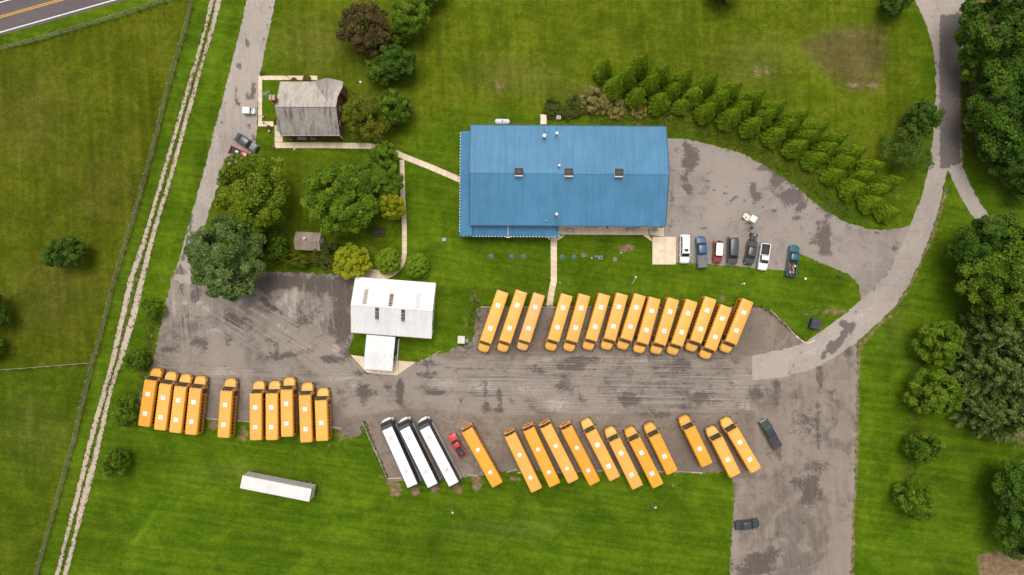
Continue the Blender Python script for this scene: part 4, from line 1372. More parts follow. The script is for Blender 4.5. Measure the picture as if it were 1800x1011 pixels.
def broad_crown(name, seed, rx, ry, rz, mat, nclump=130, cr=1.15, per=120, leaf=.34, base=.25, lobes=.16, droop=.0, gap=0.0):
    """Crown of leaf clumps on an uneven shell; origin at ground, crown centre at height base*... set by caller."""
    rng = np.random.default_rng(seed)
    # uneven outline: a handful of big limbs push the shell out
    limbs = unit(rng.normal(size=(11, 3)) + np.array([0, 0, .3]))
    d = unit(rng.normal(size=(nclump * 3, 3)))
    d = d[d[:, 2] > -.62]
    # spread clumps by rejection
    keep = []
    for v in d:
        if len(keep) >= nclump: break
        if all((v @ k) < 1 - .9 / nclump for k in keep[-400:]): keep.append(v)
    d = np.array(keep)
    push = 1 + lobes * (np.max(np.maximum(d @ limbs.T, 0) ** 5, axis=1) * 2 - .9) + rng.normal(0, .055, len(d))
    rad = np.array([rx, ry, rz])
    depth = rng.uniform(.80, 1.0, len(d))
    inner = rng.random(len(d)) < .25
    depth[inner] = rng.uniform(.45, .8, inner.sum())
    cc = d * rad * (push * depth)[:, None]
    if gap:
        g = unit(rng.normal(size=(5, 3)) + [0, 0, .5])
        hole = np.max(d @ g.T, axis=1) > 1 - gap
        cc[hole] *= .62
    crs = cr * rng.uniform(.7, 1.3, len(d))
    out, nor, tin = [], [], []
    for i, c in enumerate(cc):
        m = int(per * (crs[i] / cr) ** 2)
        e = unit(rng.normal(size=(m, 3)) + d[i] * .55 + np.array([0, 0, .45]))
        rr = crs[i] * rng.uniform(.35, 1.08, (m, 1)) ** .6
        # twig-like radial sprays
        tw = unit(rng.normal(size=(7, 3)) + d[i] * .8 + np.array([0, 0, .3]))
        k = rng.integers(0, 7, m)
        e = unit(e * .62 + tw[k] * .55)
        p = c + e * rr * np.array([1.12, 1.12, .78])
        p[:, 2] -= droop * rr[:, 0] * rng.random(m)
        out.append(p)
        nor.append(unit(e * .55 + np.array([0, 0, .55]) + rng.normal(size=(m, 3)) * .48))
        ct = np.clip(rng.normal(.5, .22), 0, 1)
        tin.append(np.stack([np.clip(ct + rng.normal(0, .2, m), 0, 1), rng.random(m) * .5 + .5 * rng.random()], 1))
    C, Nn, T = np.vstack(out), np.vstack(nor), np.vstack(tin)
    U, W = leaf_axes(rng, Nn, leaf)
    return quads_mesh(name, C, U, W, mat, T)


BARK = paint('bark', (.085, .062, .045), .95, .3, 3)


def trunk_mesh(h, r, spread, seed=0, limbs=6):
    rng = random.Random(seed)
    mb = MB()
    mb.tube([(0, 0, -.2), (0, 0, h * .25), (.05 * h * rng.uniform(-1, 1), .05 * h * rng.uniform(-1, 1), h * .6), (0, 0, h * .85)], [r * 1.25, r, r * .7, r * .25], 8)
    me = mb.mesh('trunk', BARK, 50)
    lm = []
    for i in range(limbs):
        a = 2 * PI * i / limbs + rng.uniform(-.3, .3)
        z0 = h * rng.uniform(.28, .5)
        x, y = math.cos(a) * spread * rng.uniform(.55, .8), math.sin(a) * spread * rng.uniform(.55, .8)
        lm.append(MB().tube([(0, 0, z0), (x * .45, y * .45, z0 + h * .16), (x, y, z0 + h * rng.uniform(.28, .42))], [r * .5, r * .34, r * .1], 6).mesh('limb', BARK, 50))
    return me, lm


CROWNS = {}


def tree_kind(key, mesh, h, rz, r, spread, seed):
    CROWNS[key] = (mesh, trunk_mesh(h, r, spread, seed), h, rz)


def place_tree(name, key, px, py, rad, label, cat='tree', group=None, sq=1.0, zs=1.0, rot=None, native=1.0, limbs=True, name_crown='crown'):
    """px, py: middle of the crown as photographed; rad: crown radius in survey pixels."""
    mesh, (tm, lm), h, rz = CROWNS[key]
    R0 = native
    s = rad * .115 / R0
    for _ in range(3):
        hc = (h - rz) * s * zs
        s = rad * K * (CAM_H - hc) / R0
    p = at(px, py, (h - rz) * s * zs)
    t = thing(name, label, cat, (p.x, p.y, 0), 0, group)
    t.rotation_euler = (0, 0, rot if rot is not None else random.uniform(0, 6.28))
    t.scale = (s, s * sq, s * zs)
    inst(name_crown, mesh, t, (0, 0, h - rz))
    if limbs:
        inst('trunk', tm, t)
        for l in lm: inst('limb', l, t)
    return t


LEAF = {
    'mid': leaf_mat('leaf_mid', (0.0426, 0.0952, 0.0060), (0.1207, 0.2040, 0.0100), (0.2272, 0.2720, 0.0180)),
    'bright': leaf_mat('leaf_bright', (0.0596, 0.1224, 0.0060), (0.1491, 0.2448, 0.0100), (0.2556, 0.3128, 0.0200)),
    'deep': leaf_mat('leaf_deep', (0.0284, 0.0707, 0.0060), (0.0824, 0.1564, 0.0120), (0.1420, 0.2176, 0.0200)),
    'blue': leaf_mat('leaf_silver', (.060, .110, .022), (.150, .225, .050), (.23, .30, .085)),
    'purple': leaf_mat('leaf_copper', (0.0568, 0.0462, 0.0140), (0.1306, 0.0952, 0.0280), (0.1988, 0.1428, 0.0350)),
    'yellow': leaf_mat('leaf_golden', (0.2130, 0.2584, 0.0080), (0.3834, 0.4080, 0.0150), (0.5112, 0.4624, 0.0300)),
    'olive': leaf_mat('leaf_olive', (0.0852, 0.1156, 0.0080), (0.1775, 0.1972, 0.0120), (0.2556, 0.2040, 0.0250)),
    'arb': leaf_mat('leaf_arborvitae', (.110, .215, .006), (.265, .395, .014), (.34, .45, .03), trans=.3),
    'pine': leaf_mat('needle_pine', (.045, .085, .014), (.125, .185, .032), (.21, .26, .07), trans=.2),
    'dry': leaf_mat('leaf_dry', (0.1704, 0.1564, 0.0350), (0.3408, 0.2788, 0.0850), (0.4544, 0.3672, 0.1300)),
    'rust': leaf_mat('leaf_rust', (0.1420, 0.0748, 0.0120), (0.2414, 0.1496, 0.0200), (0.1420, 0.1904, 0.0150)),
}
# big broad crowns of native radius 7.5 m
tree_kind('big_mid', broad_crown('crown_mid', 3, 7.0, 7.0, 5.2, LEAF['mid'], 170, 1.18, 150, .33, lobes=.24, gap=.05), 12.5, 5.2, .32, 6.5, 1)
tree_kind('big_bright', broad_crown('crown_bright', 5, 7.0, 7.0, 5.0, LEAF['bright'], 160, 1.2, 150, .33, lobes=.24, gap=.05), 12.5, 5.0, .32, 6.5, 2)
tree_kind('big_blue', broad_crown('crown_silver', 8, 7.0, 7.0, 5.2, LEAF['blue'], 190, 1.1, 150, .30, lobes=.2, gap=.03), 13.0, 5.2, .35, 6.5, 3)
tree_kind('big_deep', broad_crown('crown_deep', 13, 7.0, 7.0, 5.6, LEAF['deep'], 165, 1.2, 150, .34, lobes=.24, gap=.05), 14.0, 5.6, .35, 6.5, 4)
tree_kind('big_deep2', broad_crown('crown_deep', 17, 7.0, 6.6, 5.6, LEAF['deep'], 170, 1.55, 140, .38, lobes=.24, gap=.05), 14.0, 5.6, .35, 6.5, 5)
tree_kind('big_yg', broad_crown('crown_olive', 19, 7.0, 7.0, 5.2, leaf_mat('leaf_yellowgreen', (0.0639, 0.1156, 0.0050), (0.1704, 0.2380, 0.0090), (0.2698, 0.2992, 0.0200)), 130, 1.35, 170, .34, lobes=.26, gap=.06), 13.0, 5.2, .35, 6.5, 6)
tree_kind('purple', broad_crown('crown_copper', 23, 4.2, 4.2, 3.6, LEAF['purple'], 120, .85, 120, .26, gap=.03), 8.0, 3.6, .22, 3.8, 7)
tree_kind('mid', broad_crown('crown_mid', 29, 3.6, 3.6, 3.2, LEAF['mid'], 105, .75, 120, .24), 7.0, 3.2, .2, 3.2, 8)
tree_kind('mid2', broad_crown('crown_mid', 31, 3.6, 3.6, 3.2, LEAF['bright'], 110, .72, 120, .24, gap=.02), 7.0, 3.2, .2, 3.2, 9)
tree_kind('deep', broad_crown('crown_deep', 37, 3.6, 3.6, 3.2, LEAF['deep'], 110, .75, 125, .24), 7.2, 3.2, .2, 3.2, 10)
tree_kind('olive', broad_crown('crown_olive', 41, 4.4, 4.4, 3.6, LEAF['olive'], 95, .95, 85, .24, lobes=.25, gap=.05), 7.5, 3.6, .2, 4.0, 11)
tree_kind('wispy', broad_crown('crown_wispy', 43, 4.4, 4.2, 3.8, leaf_mat('leaf_wispy', (0.0497, 0.0952, 0.0100), (0.1065, 0.1700, 0.0180), (0.1704, 0.2176, 0.0300)), 85, 1.0, 70, .2, lobes=.3, gap=.04), 7.5, 3.8, .18, 4.0, 12)
tree_kind('small', broad_crown('crown_small', 47, 2.6, 2.6, 2.2, LEAF['bright'], 70, .62, 85, .20, lobes=.22, gap=.04), 4.6, 2.2, .12, 2.2, 13)
tree_kind('small2', broad_crown('crown_small', 53, 2.6, 2.6, 2.2, LEAF['mid'], 75, .6, 80, .20, lobes=.25, gap=.03), 4.6, 2.2, .12, 2.2, 14)
tree_kind('yellow', broad_crown('crown_golden', 59, 2.8, 2.8, 2.3, LEAF['yellow'], 85, .62, 110, .20, gap=.02), 4.6, 2.3, .12, 2.2, 15)
tree_kind('globe', broad_crown('crown_globe', 61, 2.2, 2.2, 1.9, leaf_mat('leaf_globe', (.10, .19, .008), (.23, .34, .014), (.30, .38, .03)), 260, .30, 75, .13, lobes=.02), 3.4, 1.9, .12, 1.5, 16)
tree_kind('shrub', broad_crown('crown_shrub', 67, 2.4, 2.4, 1.3, leaf_mat('leaf_shrub', (0.0497, 0.0748, 0.0100), (0.1207, 0.1428, 0.0200), (0.1988, 0.1632, 0.0400)), 70, .55, 85, .18, lobes=.25), 2.1, 1.3, .06, 1.6, 17)
tree_kind('dryshrub', broad_crown('crown_dry', 71, 2.4, 2.4, 1.3, LEAF['dry'], 70, .55, 95, .16, lobes=.3), 2.0, 1.3, .05, 1.6, 18)
tree_kind('hedge', broad_crown('crown_hedge', 73, 2.6, 2.6, 1.1, LEAF['olive'], 110, .5, 85, .17, lobes=.15), 1.8, 1.1, .05, 1.6, 19)

random.seed(21)
B_ = place_tree
B_('copper_tree', 'purple', 643, 50, 39, 'brownish purple leaved tree on the grass above the brick house', native=4.3)
B_('broadleaf_tree', 'mid2', 719, 32, 31, 'round bright green tree just beside the brownish purple tree', native=3.7)
B_('broadleaf_tree', 'small2', 700, 66, 15, 'small dull green tree tucked beneath the round bright green tree', native=2.6)
B_('broadleaf_tree', 'deep', 697, 112, 28, 'dark green taller half of the tree pair behind the brick house', native=3.7)
B_('broadleaf_tree', 'mid', 668, 122, 23, 'lighter rounded half of the tree pair behind the brick house', native=3.7)
B_('olive_tree', 'olive', 645, 207, 35, 'loose olive tree pressed against the brick gable of the house', native=4.5)
B_('broadleaf_tree', 'mid', 692, 191, 29, 'compact green tree beside the loose olive tree by the house', native=3.7)
B_('broadleaf_tree', 'mid2', 673, 274, 22, 'bright green tree overhanging the path junction', native=3.7)
B_('broadleaf_tree', 'big_yg', 447, 341, 62, 'large yellow green tree hanging over the red pickup at the driveway', native=7.6)
B_('broadleaf_tree', 'big_bright', 598, 346, 57, 'largest green tree in the yard between house and shed', native=7.6)
B_('broadleaf_tree', 'big_mid', 655, 318, 42, 'darker green tree merging with the largest yard tree near the path', native=7.6, zs=.9)
B_('broadleaf_tree', 'mid2', 440, 299, 19, 'small green tree touching the hood of the red pickup', native=3.7, zs=1.4)
B_('golden_tree', 'yellow', 691, 362, 21, 'small golden tree beside the curved path', native=2.9, zs=1.7)
B_('silver_tree', 'big_blue', 400, 450, 66, 'large silvery blue green tree at the corner of the paved yard', native=7.6)
B_('broadleaf_tree', 'small2', 480, 432, 24, 'dull green sapling between the silvery tree and the shed', native=2.7)
B_('hedge', 'hedge', 523, 459, 34, 'low olive hedge strip beside the shed', 'hedge', sq=.34, rot=0.0, native=2.8, limbs=False, name_crown='foliage')
B_('shrub', 'shrub', 577, 450, 23, 'brownish green shrub between the hedge and the golden bush', 'shrub', native=2.6, zs=1.3)
B_('golden_bush', 'yellow', 619, 461, 28, 'rounded golden bush at the corner of the white garage', 'bush', native=2.9)
B_('globe_bush', 'globe', 682, 459, 21.5, 'round clipped bush inside the curve of the path', 'bush', native=2.25)
B_('globe_bush', 'globe', 733, 467, 20, 'round clipped bush outside the curve of the path', 'bush', native=2.25)
B_('broadleaf_tree', 'deep', 115, 443, 31, 'lone dark tree in the middle of the fenced field', native=3.7, sq=.8, rot=.2, zs=.8)
B_('sapling', 'small', 267, 543, 17, 'sapling between farm track and paved yard, farthest from the trailer', 'sapling', 'saplings along the farm track', native=2.7)
B_('sapling', 'small2', 242, 633, 18, 'sapling beside the track just above the row of yellow buses', 'sapling', 'saplings along the farm track', native=2.7)
B_('sapling', 'small', 219, 724, 22, 'sapling touching the side of the end bus by the farm track', 'sapling', 'saplings along the farm track', native=2.7)
B_('sapling', 'small2', 203, 812, 22, 'sapling standing alone on grass below the buses by the track', 'sapling', 'saplings along the farm track', native=2.7)
B_('broadleaf_tree', 'deep', -22, 548, 30, 'dark tree at the field edge below the lone field tree', native=3.7)
B_('broadleaf_tree', 'mid', -19, 612, 20, 'half seen green shrub-like tree near the cross fence', native=3.7)
B_('broadleaf_tree', 'deep', 1574, 3, 22, 'dark clipped tree at the top end of the lane', native=3.7)
B_('broadleaf_tree', 'mid', 757, -18, 26, 'dark green tree barely showing above the meadow near the copper tree', native=3.7)
B_('broadleaf_tree', 'deep', 1272, -22, 26, 'dark tree barely showing above the meadow behind the cone trees', native=3.7)
B_('broadleaf_tree', 'deep', 1619, 210, 27, 'dark round tree leaning over the lane', native=3.7)
B_('wispy_tree', 'wispy', 1592, 266, 37, 'thin feathery tree between the cone trees and the lane', native=4.5)
B_('broadleaf_tree', 'mid2', 1650, 600, 35, 'round green lawn tree nearest the wood, the upper of two', native=3.7)
B_('broadleaf_tree', 'mid2', 1642, 692, 37, 'round green lawn tree nearest the pines, the lower of two', native=3.7)
B_('sapling', 'small2', 1622, 788, 26, 'small lawn tree with a brown planting bed below the two round trees', 'sapling', native=2.7, zs=1.2)
B_('sapling', 'small', 1607, 879, 27, 'small lawn tree standing lowest on the grass by the gravel drive', 'sapling', native=2.7, zs=1.2)
# the wood along the far side of the lane
for key, px, py, rad, lab in [('big_deep', 1772, 45, 66, 'tall dark tree at the top of the wood beside the lane'), ('big_mid', 1738, 108, 42, 'lighter tree edging the dark lane near the top of the wood'),
                              ('big_deep2', 1800, 120, 60, 'deep green tree inside the wood behind the lane edge trees'), ('big_deep', 1752, 200, 54, 'dark tree leaning nearest the dark strip of the lane'),
                              ('big_deep2', 1795, 225, 62, 'broad dark tree in the wood above the side lane'), ('big_deep', 1776, 275, 44, 'dark tree at the lower end of the upper wood'),
                              ('big_deep2', 1815, 315, 34, 'dark tree half showing beside the side lane'),
                              ('big_mid', 1762, 478, 72, 'large mid green tree covering the side lane'), ('big_deep', 1722, 440, 52, 'blue green tree behind the large tree at the side lane'),
                              ('big_deep2', 1765, 418, 36, 'darker tree reaching over the side lane'), ('big_mid', 1795, 545, 50, 'mid green tree between the big roadside tree and the pines'),
                              ('big_deep2', 1800, 860, 46, 'dark tree at the lower edge of the wood'), ('big_deep', 1806, 930, 44, 'dark tree nearest the bare soil corner')]:
    B_('woodland_tree', key, px, py, rad, lab, 'tree', 'trees of the wood beside the lane', native=7.6)


def pine_mesh(seed, h=15.0, r=6.0, whorls=12):
    rng = np.random.default_rng(seed)
    C, Nn, U0, T = [], [], [], []
    for k in range(whorls):
        f = k / (whorls - 1)
        z = h * (.16 + .80 * f)
        L = r * (1 - f) ** .75 + .45
        nb = int(8 - 3 * f)
        a0 = rng.uniform(0, 6.28)
        for j in range(nb):
            a = a0 + 2 * PI * j / nb + rng.normal(0, .3)
            Lb = L * rng.uniform(.58, 1.1)
            d = np.array([math.cos(a), math.sin(a), 0])
            sd = np.array([-d[1], d[0], 0])
            m = int(40 + Lb * 85)
            s = rng.random(m) ** .72
            w = (.16 + .36 * Lb * .40 * np.sin(np.minimum(s * 1.05, 1) * PI)) * rng.normal(0, .62, m)
            p = np.array([0, 0, z]) + d * (s * Lb)[:, None] + sd * w[:, None]
            p[:, 2] += (.35 * s - .55 * s ** 2) * Lb * .5 + rng.normal(0, .2, m) + .3 * (1 - np.abs(w))
            ax = unit(d[None] * 1.0 + sd[None] * (w * 1.6)[:, None] + rng.normal(size=(m, 3)) * .25)
            nr = unit(np.array([0, 0, 1.0]) + rng.normal(size=(m, 3)) * .45)
            ct = np.clip(rng.normal(.42, .22), 0, 1)
            C.append(p); Nn.append(nr); U0.append(ax)
            T.append(np.stack([np.clip(ct + rng.normal(0, .18, m) + .25 * (s - .5), 0, 1), np.clip(rng.random(m) * .6 + s * .42, 0, 1)], 1))
    C, Nn, U0, T = map(np.vstack, (C, Nn, U0, T))
    W = unit(np.cross(Nn, U0))
    sz = rng.uniform(.7, 1.3, (len(C), 1))
    return quads_mesh('crown_pine', C, U0 * .24 * sz, W * .15 * sz, LEAF['pine'], T)


PINES = [pine_mesh(s) for s in (2, 6, 9)]
PINE_TR = MB().tube([(0, 0, -.2), (0, 0, 7), (0, 0, 14.6)], [.34, .22, .04], 8).mesh('trunk', BARK, 50)
for i, (px, py, s, lab) in enumerate([(1756, 655, 1.0, 'tall blue green pine with spreading boughs nearest the lawn trees'), (1806, 640, .95, 'pine behind the nearest pine at the wood edge'),
                                      (1762, 590, .8, 'smaller dark pine just below the large roadside tree'), (1788, 735, .95, 'pine at the lower end of the pine clump'),
                                      (1752, 735, .72, 'short pine reaching lowest on the lawn edge'), (1800, 580, .8, 'pine beside the mid green tree inside the wood'), (1815, 690, .9, 'pine deepest inside the clump of pines')]):
    p = at(px, py, 8)
    t = thing('pine_tree', lab, 'pine tree', (p.x, p.y, 0), random.uniform(0, 6.28), 'pines at the edge of the wood')
    t.scale = (s, s, s * .92)
    inst('crown', PINES[i % 3], t)
    inst('trunk', PINE_TR, t)


def arb_mesh(seed, h=6.0, r=1.84):
    rng = np.random.default_rng(seed)
    n = 6500
    f = rng.random(n) ** 1.25
    prof = np.where(f < .14, .78 + f / .14 * .22, (1 - ((f - .14) / .86)) ** .82)
    a = rng.uniform(0, 2 * PI, n)
    lump = 1 + .10 * np.sin(a * 3 + seed) * np.sin(f * 9 + seed) + .07 * np.sin(a * 7 + f * 14 + seed) + .06 * np.sin(a * 13 - f * 23)
    rr = r * prof * lump * (1.06 - .26 * rng.random(n) ** 1.5) + .03
    C = np.stack([np.cos(a) * rr, np.sin(a) * rr, .15 + f * (h - .15)], 1)
    out = np.stack([np.cos(a), np.sin(a), np.full(n, .5)], 1)
    Nn = unit(out + rng.normal(size=(n, 3)) * .5)
    up = unit(np.array([0, 0, 1.0]) + out * .5 + rng.normal(size=(n, 3)) * .35)
    W = unit(np.cross(Nn, up))
    U = unit(np.cross(W, Nn))
    s = rng.uniform(.7, 1.3, (n, 1))
    patch = .5 + .3 * np.sin(a * 4 + f * 11 + seed * 2) * np.cos(f * 7 + a)
    T = np.stack([np.clip(patch + rng.normal(0, .25, n), 0, 1), rng.random(n)], 1)
    return quads_mesh('crown_arborvitae', C, U * .145 * s, W * .085 * s, LEAF['arb'], T)


ARBS = [arb_mesh(s) for s in (1, 2, 3, 4)]
ARB_T = MB().tube([(0, 0, -.1), (0, 0, 2.5), (0, 0, 5)], [.11, .08, .03], 7).mesh('trunk', BARK, 50)
ARB_CORE = MB().tube([(0, 0, .3), (0, 0, 1), (0, 0, 3), (0, 0, 5.5)], [.95, 1.12, .68, .06], 10).mesh('inner_branches', paint('inner_twigs', (.03, .045, .012), .95, .3, 3), 60)
AR = {'back': [(350, 195, 385, 100), (460, 235, 500, 170), (575, 260, 620, 195), (695, 290, 755, 215), (810, 330, 868, 250), (925, 370, 990, 295), (1030, 420, 1098, 345), (1140, 465, 1218, 398), (1235, 525, 1325, 460), (1330, 580, 1428, 517), (1430, 645, 1523, 590), (1530, 715, 1622, 670), (1625, 790, 1718, 742)],
      'middle': [(280, 255, 315, 185), (405, 290, 440, 218), (525, 312, 550, 258), (630, 338, 660, 290), (750, 370, 805, 300), (870, 415, 922, 358), (990, 455, 1045, 388), (1095, 505, 1160, 440), (1195, 560, 1270, 502), (1300, 620, 1380, 578), (1390, 690, 1468, 645), (1490, 760, 1570, 715), (1565, 830, 1655, 795), (1630, 945, 1705, 910)],
      'front': [(165, 215, 190, 145), (215, 305, 265, 232), (335, 350, 365, 292), (450, 375, 485, 325), (570, 390, 595, 350), (685, 430, 745, 365), (805, 460, 865, 400), (920, 500, 983, 443), (1040, 550, 1105, 500), (1145, 610, 1220, 560), (1245, 672, 1320, 625), (1345, 750, 1410, 705), (1440, 820, 1515, 770), (1540, 890, 1610, 845)]}
ORD = ['first', 'second', 'third', 'fourth', 'fifth', 'sixth', 'seventh', 'eighth', 'ninth', 'tenth', 'eleventh', 'twelfth', 'thirteenth', 'fourteenth', 'fifteenth']
SIDE = {'back': 'the row on the meadow side', 'middle': 'the middle row', 'front': 'the row facing the hall yard'}
k = 0
for row, L in AR.items():
    for i, (bx, by, tx, ty) in enumerate(L):
        b = at(1000 + bx / 2.973, 60 + by / 2.973)
        b.x += .25
        dist = math.hypot(1000 + tx / 2.973 - 900, 60 + ty / 2.973 - 505.5)
        disp = math.hypot(tx - bx, ty - by) / 2.973
        q = disp / max(dist - disp, 1)
        h = min(max(CAM_H * q / (1 + q) * 1.18, 3.8), 8.2)
        t = thing('arborvitae', 'cone shaped evergreen, %s from the weedy end of %s' % (ORD[i], SIDE[row]), 'evergreen', b, random.uniform(0, 6.28), 'cone evergreens planted in three rows')
        w = random.uniform(.92, 1.08) * (1.02 if (row, i) not in (('front', 4), ('middle', 2)) else .82)
        t.scale = (w, w, h / 6.0)
        inst('crown', ARBS[k % 4], t)
        inst('inner_branches', ARB_CORE, t)
        inst('trunk', ARB_T, t)
        k += 1

# weeds and brush
for key, px, py, rad, lab, z in [('dryshrub', 1045, 181, 22, 'tan dried brush clump at the end of the cone tree rows', 1), ('dryshrub', 1085, 192, 16, 'pale brush clump in front of the first cone evergreens', .7), ('shrub', 1015, 185, 17, 'grey green weeds beside the tan dried brush', .8),
                               ('shrub', 1000, 196, 15, 'brownish shrub behind the small cooling unit at the hall', 1), ('shrub', 971, 190, 15, 'low reddish green shrub by the cellar hatch', 1), ('dryshrub', 1125, 192, 14, 'thin straw coloured weeds under the cone evergreens', .6), ('shrub', 1170, 190, 12, 'green weeds between the round evergreens', .7)]:
    B_('shrub', key, px, py, rad, lab, 'shrub', native=2.6, zs=z, limbs=False, name_crown='foliage')
for px, py, rad, lab in [(540, 139, 7, 'low green shrub on the house path beside the reddish pot'), (517, 141, 5, 'tiny shrub on the house path edge'), (461, 129, 4, 'tiny plant at the path corner by the driveway'), (473, 226, 5, 'small leafy plant near the lamp post at the house'), (484, 213, 4, 'tiny yellowish plant by the house entrance path')]:
    B_('garden_plant', 'hedge', px, py, rad, lab, 'plant', native=2.8, limbs=False, name_crown='foliage')


# grass that grows taller than the lawn: tufts along edges, drains and under the evergreens, one mass
def tuft_field():
    rng = np.random.default_rng(77)
    C = []

    def along_line(pts, w, n):
        q = to_xy(pts)
        L = np.linalg.norm(np.diff(q, axis=0), axis=1)
        cum = np.concatenate([[0], np.cumsum(L)])
        s = rng.uniform(0, cum[-1], n)
        i = np.clip(np.searchsorted(cum, s) - 1, 0, len(L) - 1)
        f = (s - cum[i]) / L[i]
        p = q[i] + (q[i + 1] - q[i]) * f[:, None]
        C.append(p + rng.normal(0, w * .115, (n, 2)))
    along_line([(1040, 205), (1150, 205), (1230, 225), (1310, 255), (1400, 305), (1450, 350), (1500, 385)], 9, 1500)
    along_line([(1070, 170), (1200, 180), (1330, 230), (1500, 330), (1540, 370)], 14, 1200)
    along_line(FENCE_SIDE, 3.4, 500)
    along_line(FENCE_TOP, 3.4, 160)
    along_line([(268, 560), (262, 640), (240, 720)], 6, 350)
    along_line([(845, 538), (1000, 538), (1340, 539), (1415, 600)], 1.5, 900)
    along_line([(640, 742), (680, 840)], 1.5, 260)
    along_line([(836, 520), (830, 570), (818, 610)], 8, 260)
    for rut in (RUT_L, RUT_R):
        for sg in (-1, 1):
            along_line([(x + sg * w * .5, y) for x, y, w in rut], 1.1, 330)
    along_line([((a[0] + b[0]) / 2, (a[1] + b[1]) / 2) for a, b in zip(RUT_L, RUT_R)], 1.5, 260)
    along_line([(1700, 100), (1695, 200), (1715, 280)], 5, 600)
    along_line([(1620, 620), (1610, 720), (1600, 840)], 7, 700)
    P = np.vstack(C)
    P = P[~inside(P, to_xy([(830, 225), (1170, 225), (1170, 400), (830, 400)]))]
    m = 3
    n = len(P) * m
    P3 = np.repeat(np.column_stack([P, np.zeros(len(P))]), m, 0) + np.column_stack([rng.normal(0, .12, (n, 2)), rng.uniform(.05, .22, n)])
    up = unit(np.column_stack([rng.normal(0, 1.9, (n, 2)), np.ones(n)]))
    side = unit(np.cross(up, unit(rng.normal(size=(n, 3)))))
    s = rng.uniform(.6, 1.4, (n, 1))
    T = np.repeat(np.stack([rng.random(len(P)), rng.random(len(P))], 1), m, 0)
    me = quads_mesh('tall_grass', P3, up * .17 * s, side * .07 * s, leaf_mat('blade_tall', (.085, .125, .010), (.15, .185, .02), (.26, .21, .09), trans=.45), T)
    o = inst('tall_grass', me)
    o['kind'] = 'stuff'


tuft_field()
# ================================================================== VEHICLES
YEL = paint('bus_yellow', (.72, .30, .012), .38, .07, .9, (.36, .17, .03), .25, spec=.45)
YROOF = paint('bus_roof_yellow', (.78, .40, .075), .42, .05, .5, (.52, .26, .07), .3, spec=.45)  # lighter than the body: sky reflection put into the roof colour
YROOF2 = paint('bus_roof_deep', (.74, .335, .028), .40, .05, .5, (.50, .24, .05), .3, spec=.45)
YROOF3 = paint('bus_roof_pale', (.77, .41, .12), .45, .05, .5, (.56, .30, .10), .3, spec=.45)  # palest roof variant, sky reflection in its colour too
WSGLASS = glass('windscreen_glass', (.055, .062, .042))
BGLASS = glass('bus_glass', (.018, .021, .017))
HATCH = paint('hatch_white', (.80, .77, .72), .5, .06, 3)
KNOB = paint('hatch_knob_grey', (.36, .38, .45), .5)
STRIPE = paint('rail_black', (.022, .02, .018), .5)
LAMP = paint('lamp_lens', (.62, .60, .55), .2)
TAIL = paint('tail_lens', (.30, .02, .015), .25)
CHROME = paint('chrome', (.62, .62, .62), .2, .05, 2, metal=.6)
TYRE_M = {}


def wheel(parent, x, y, r, w, rim=GREY):
    key = (round(r, 3), round(w, 3), rim.name, y > 0)
    if key not in TYRE_M:
        s = 1 if y > 0 else -1
        a = MB().tube([(0, -w / 2, 0), (0, -w / 2 + .03, 0), (0, w / 2 - .03, 0), (0, w / 2, 0)], [r * .92, r, r, r * .92], 16).mesh('wheel', BLACK, 40)
        b_ = MB().tube([(0, s * (w / 2 - .02), 0), (0, s * (w / 2 + .012), 0)], [r * .62, r * .5], 12).mesh('rim', rim, 40)
        TYRE_M[key] = (a, b_)
    a, b_ = TYRE_M[key]
    wo = inst('wheel', a, parent, (x, y, r))
    inst('rim', b_, wo)
    return wo


def bus_ring(x, hw, zb, h, n=0, f=1.0):
    """Cross-section of a bus body: straight sides, rounded roof edge, shallow crown."""
    pts = [(-hw, zb), (-hw, h * .70), (-hw * .985, h * .84), (-hw * .94, h * .925), (-hw * .84, h * .972), (-hw * .5, h * .992), (0, h)]
    full = pts + [(-y, z) for y, z in pts[-2::-1]]
    return [(x, y * f, z) for y, z in full]


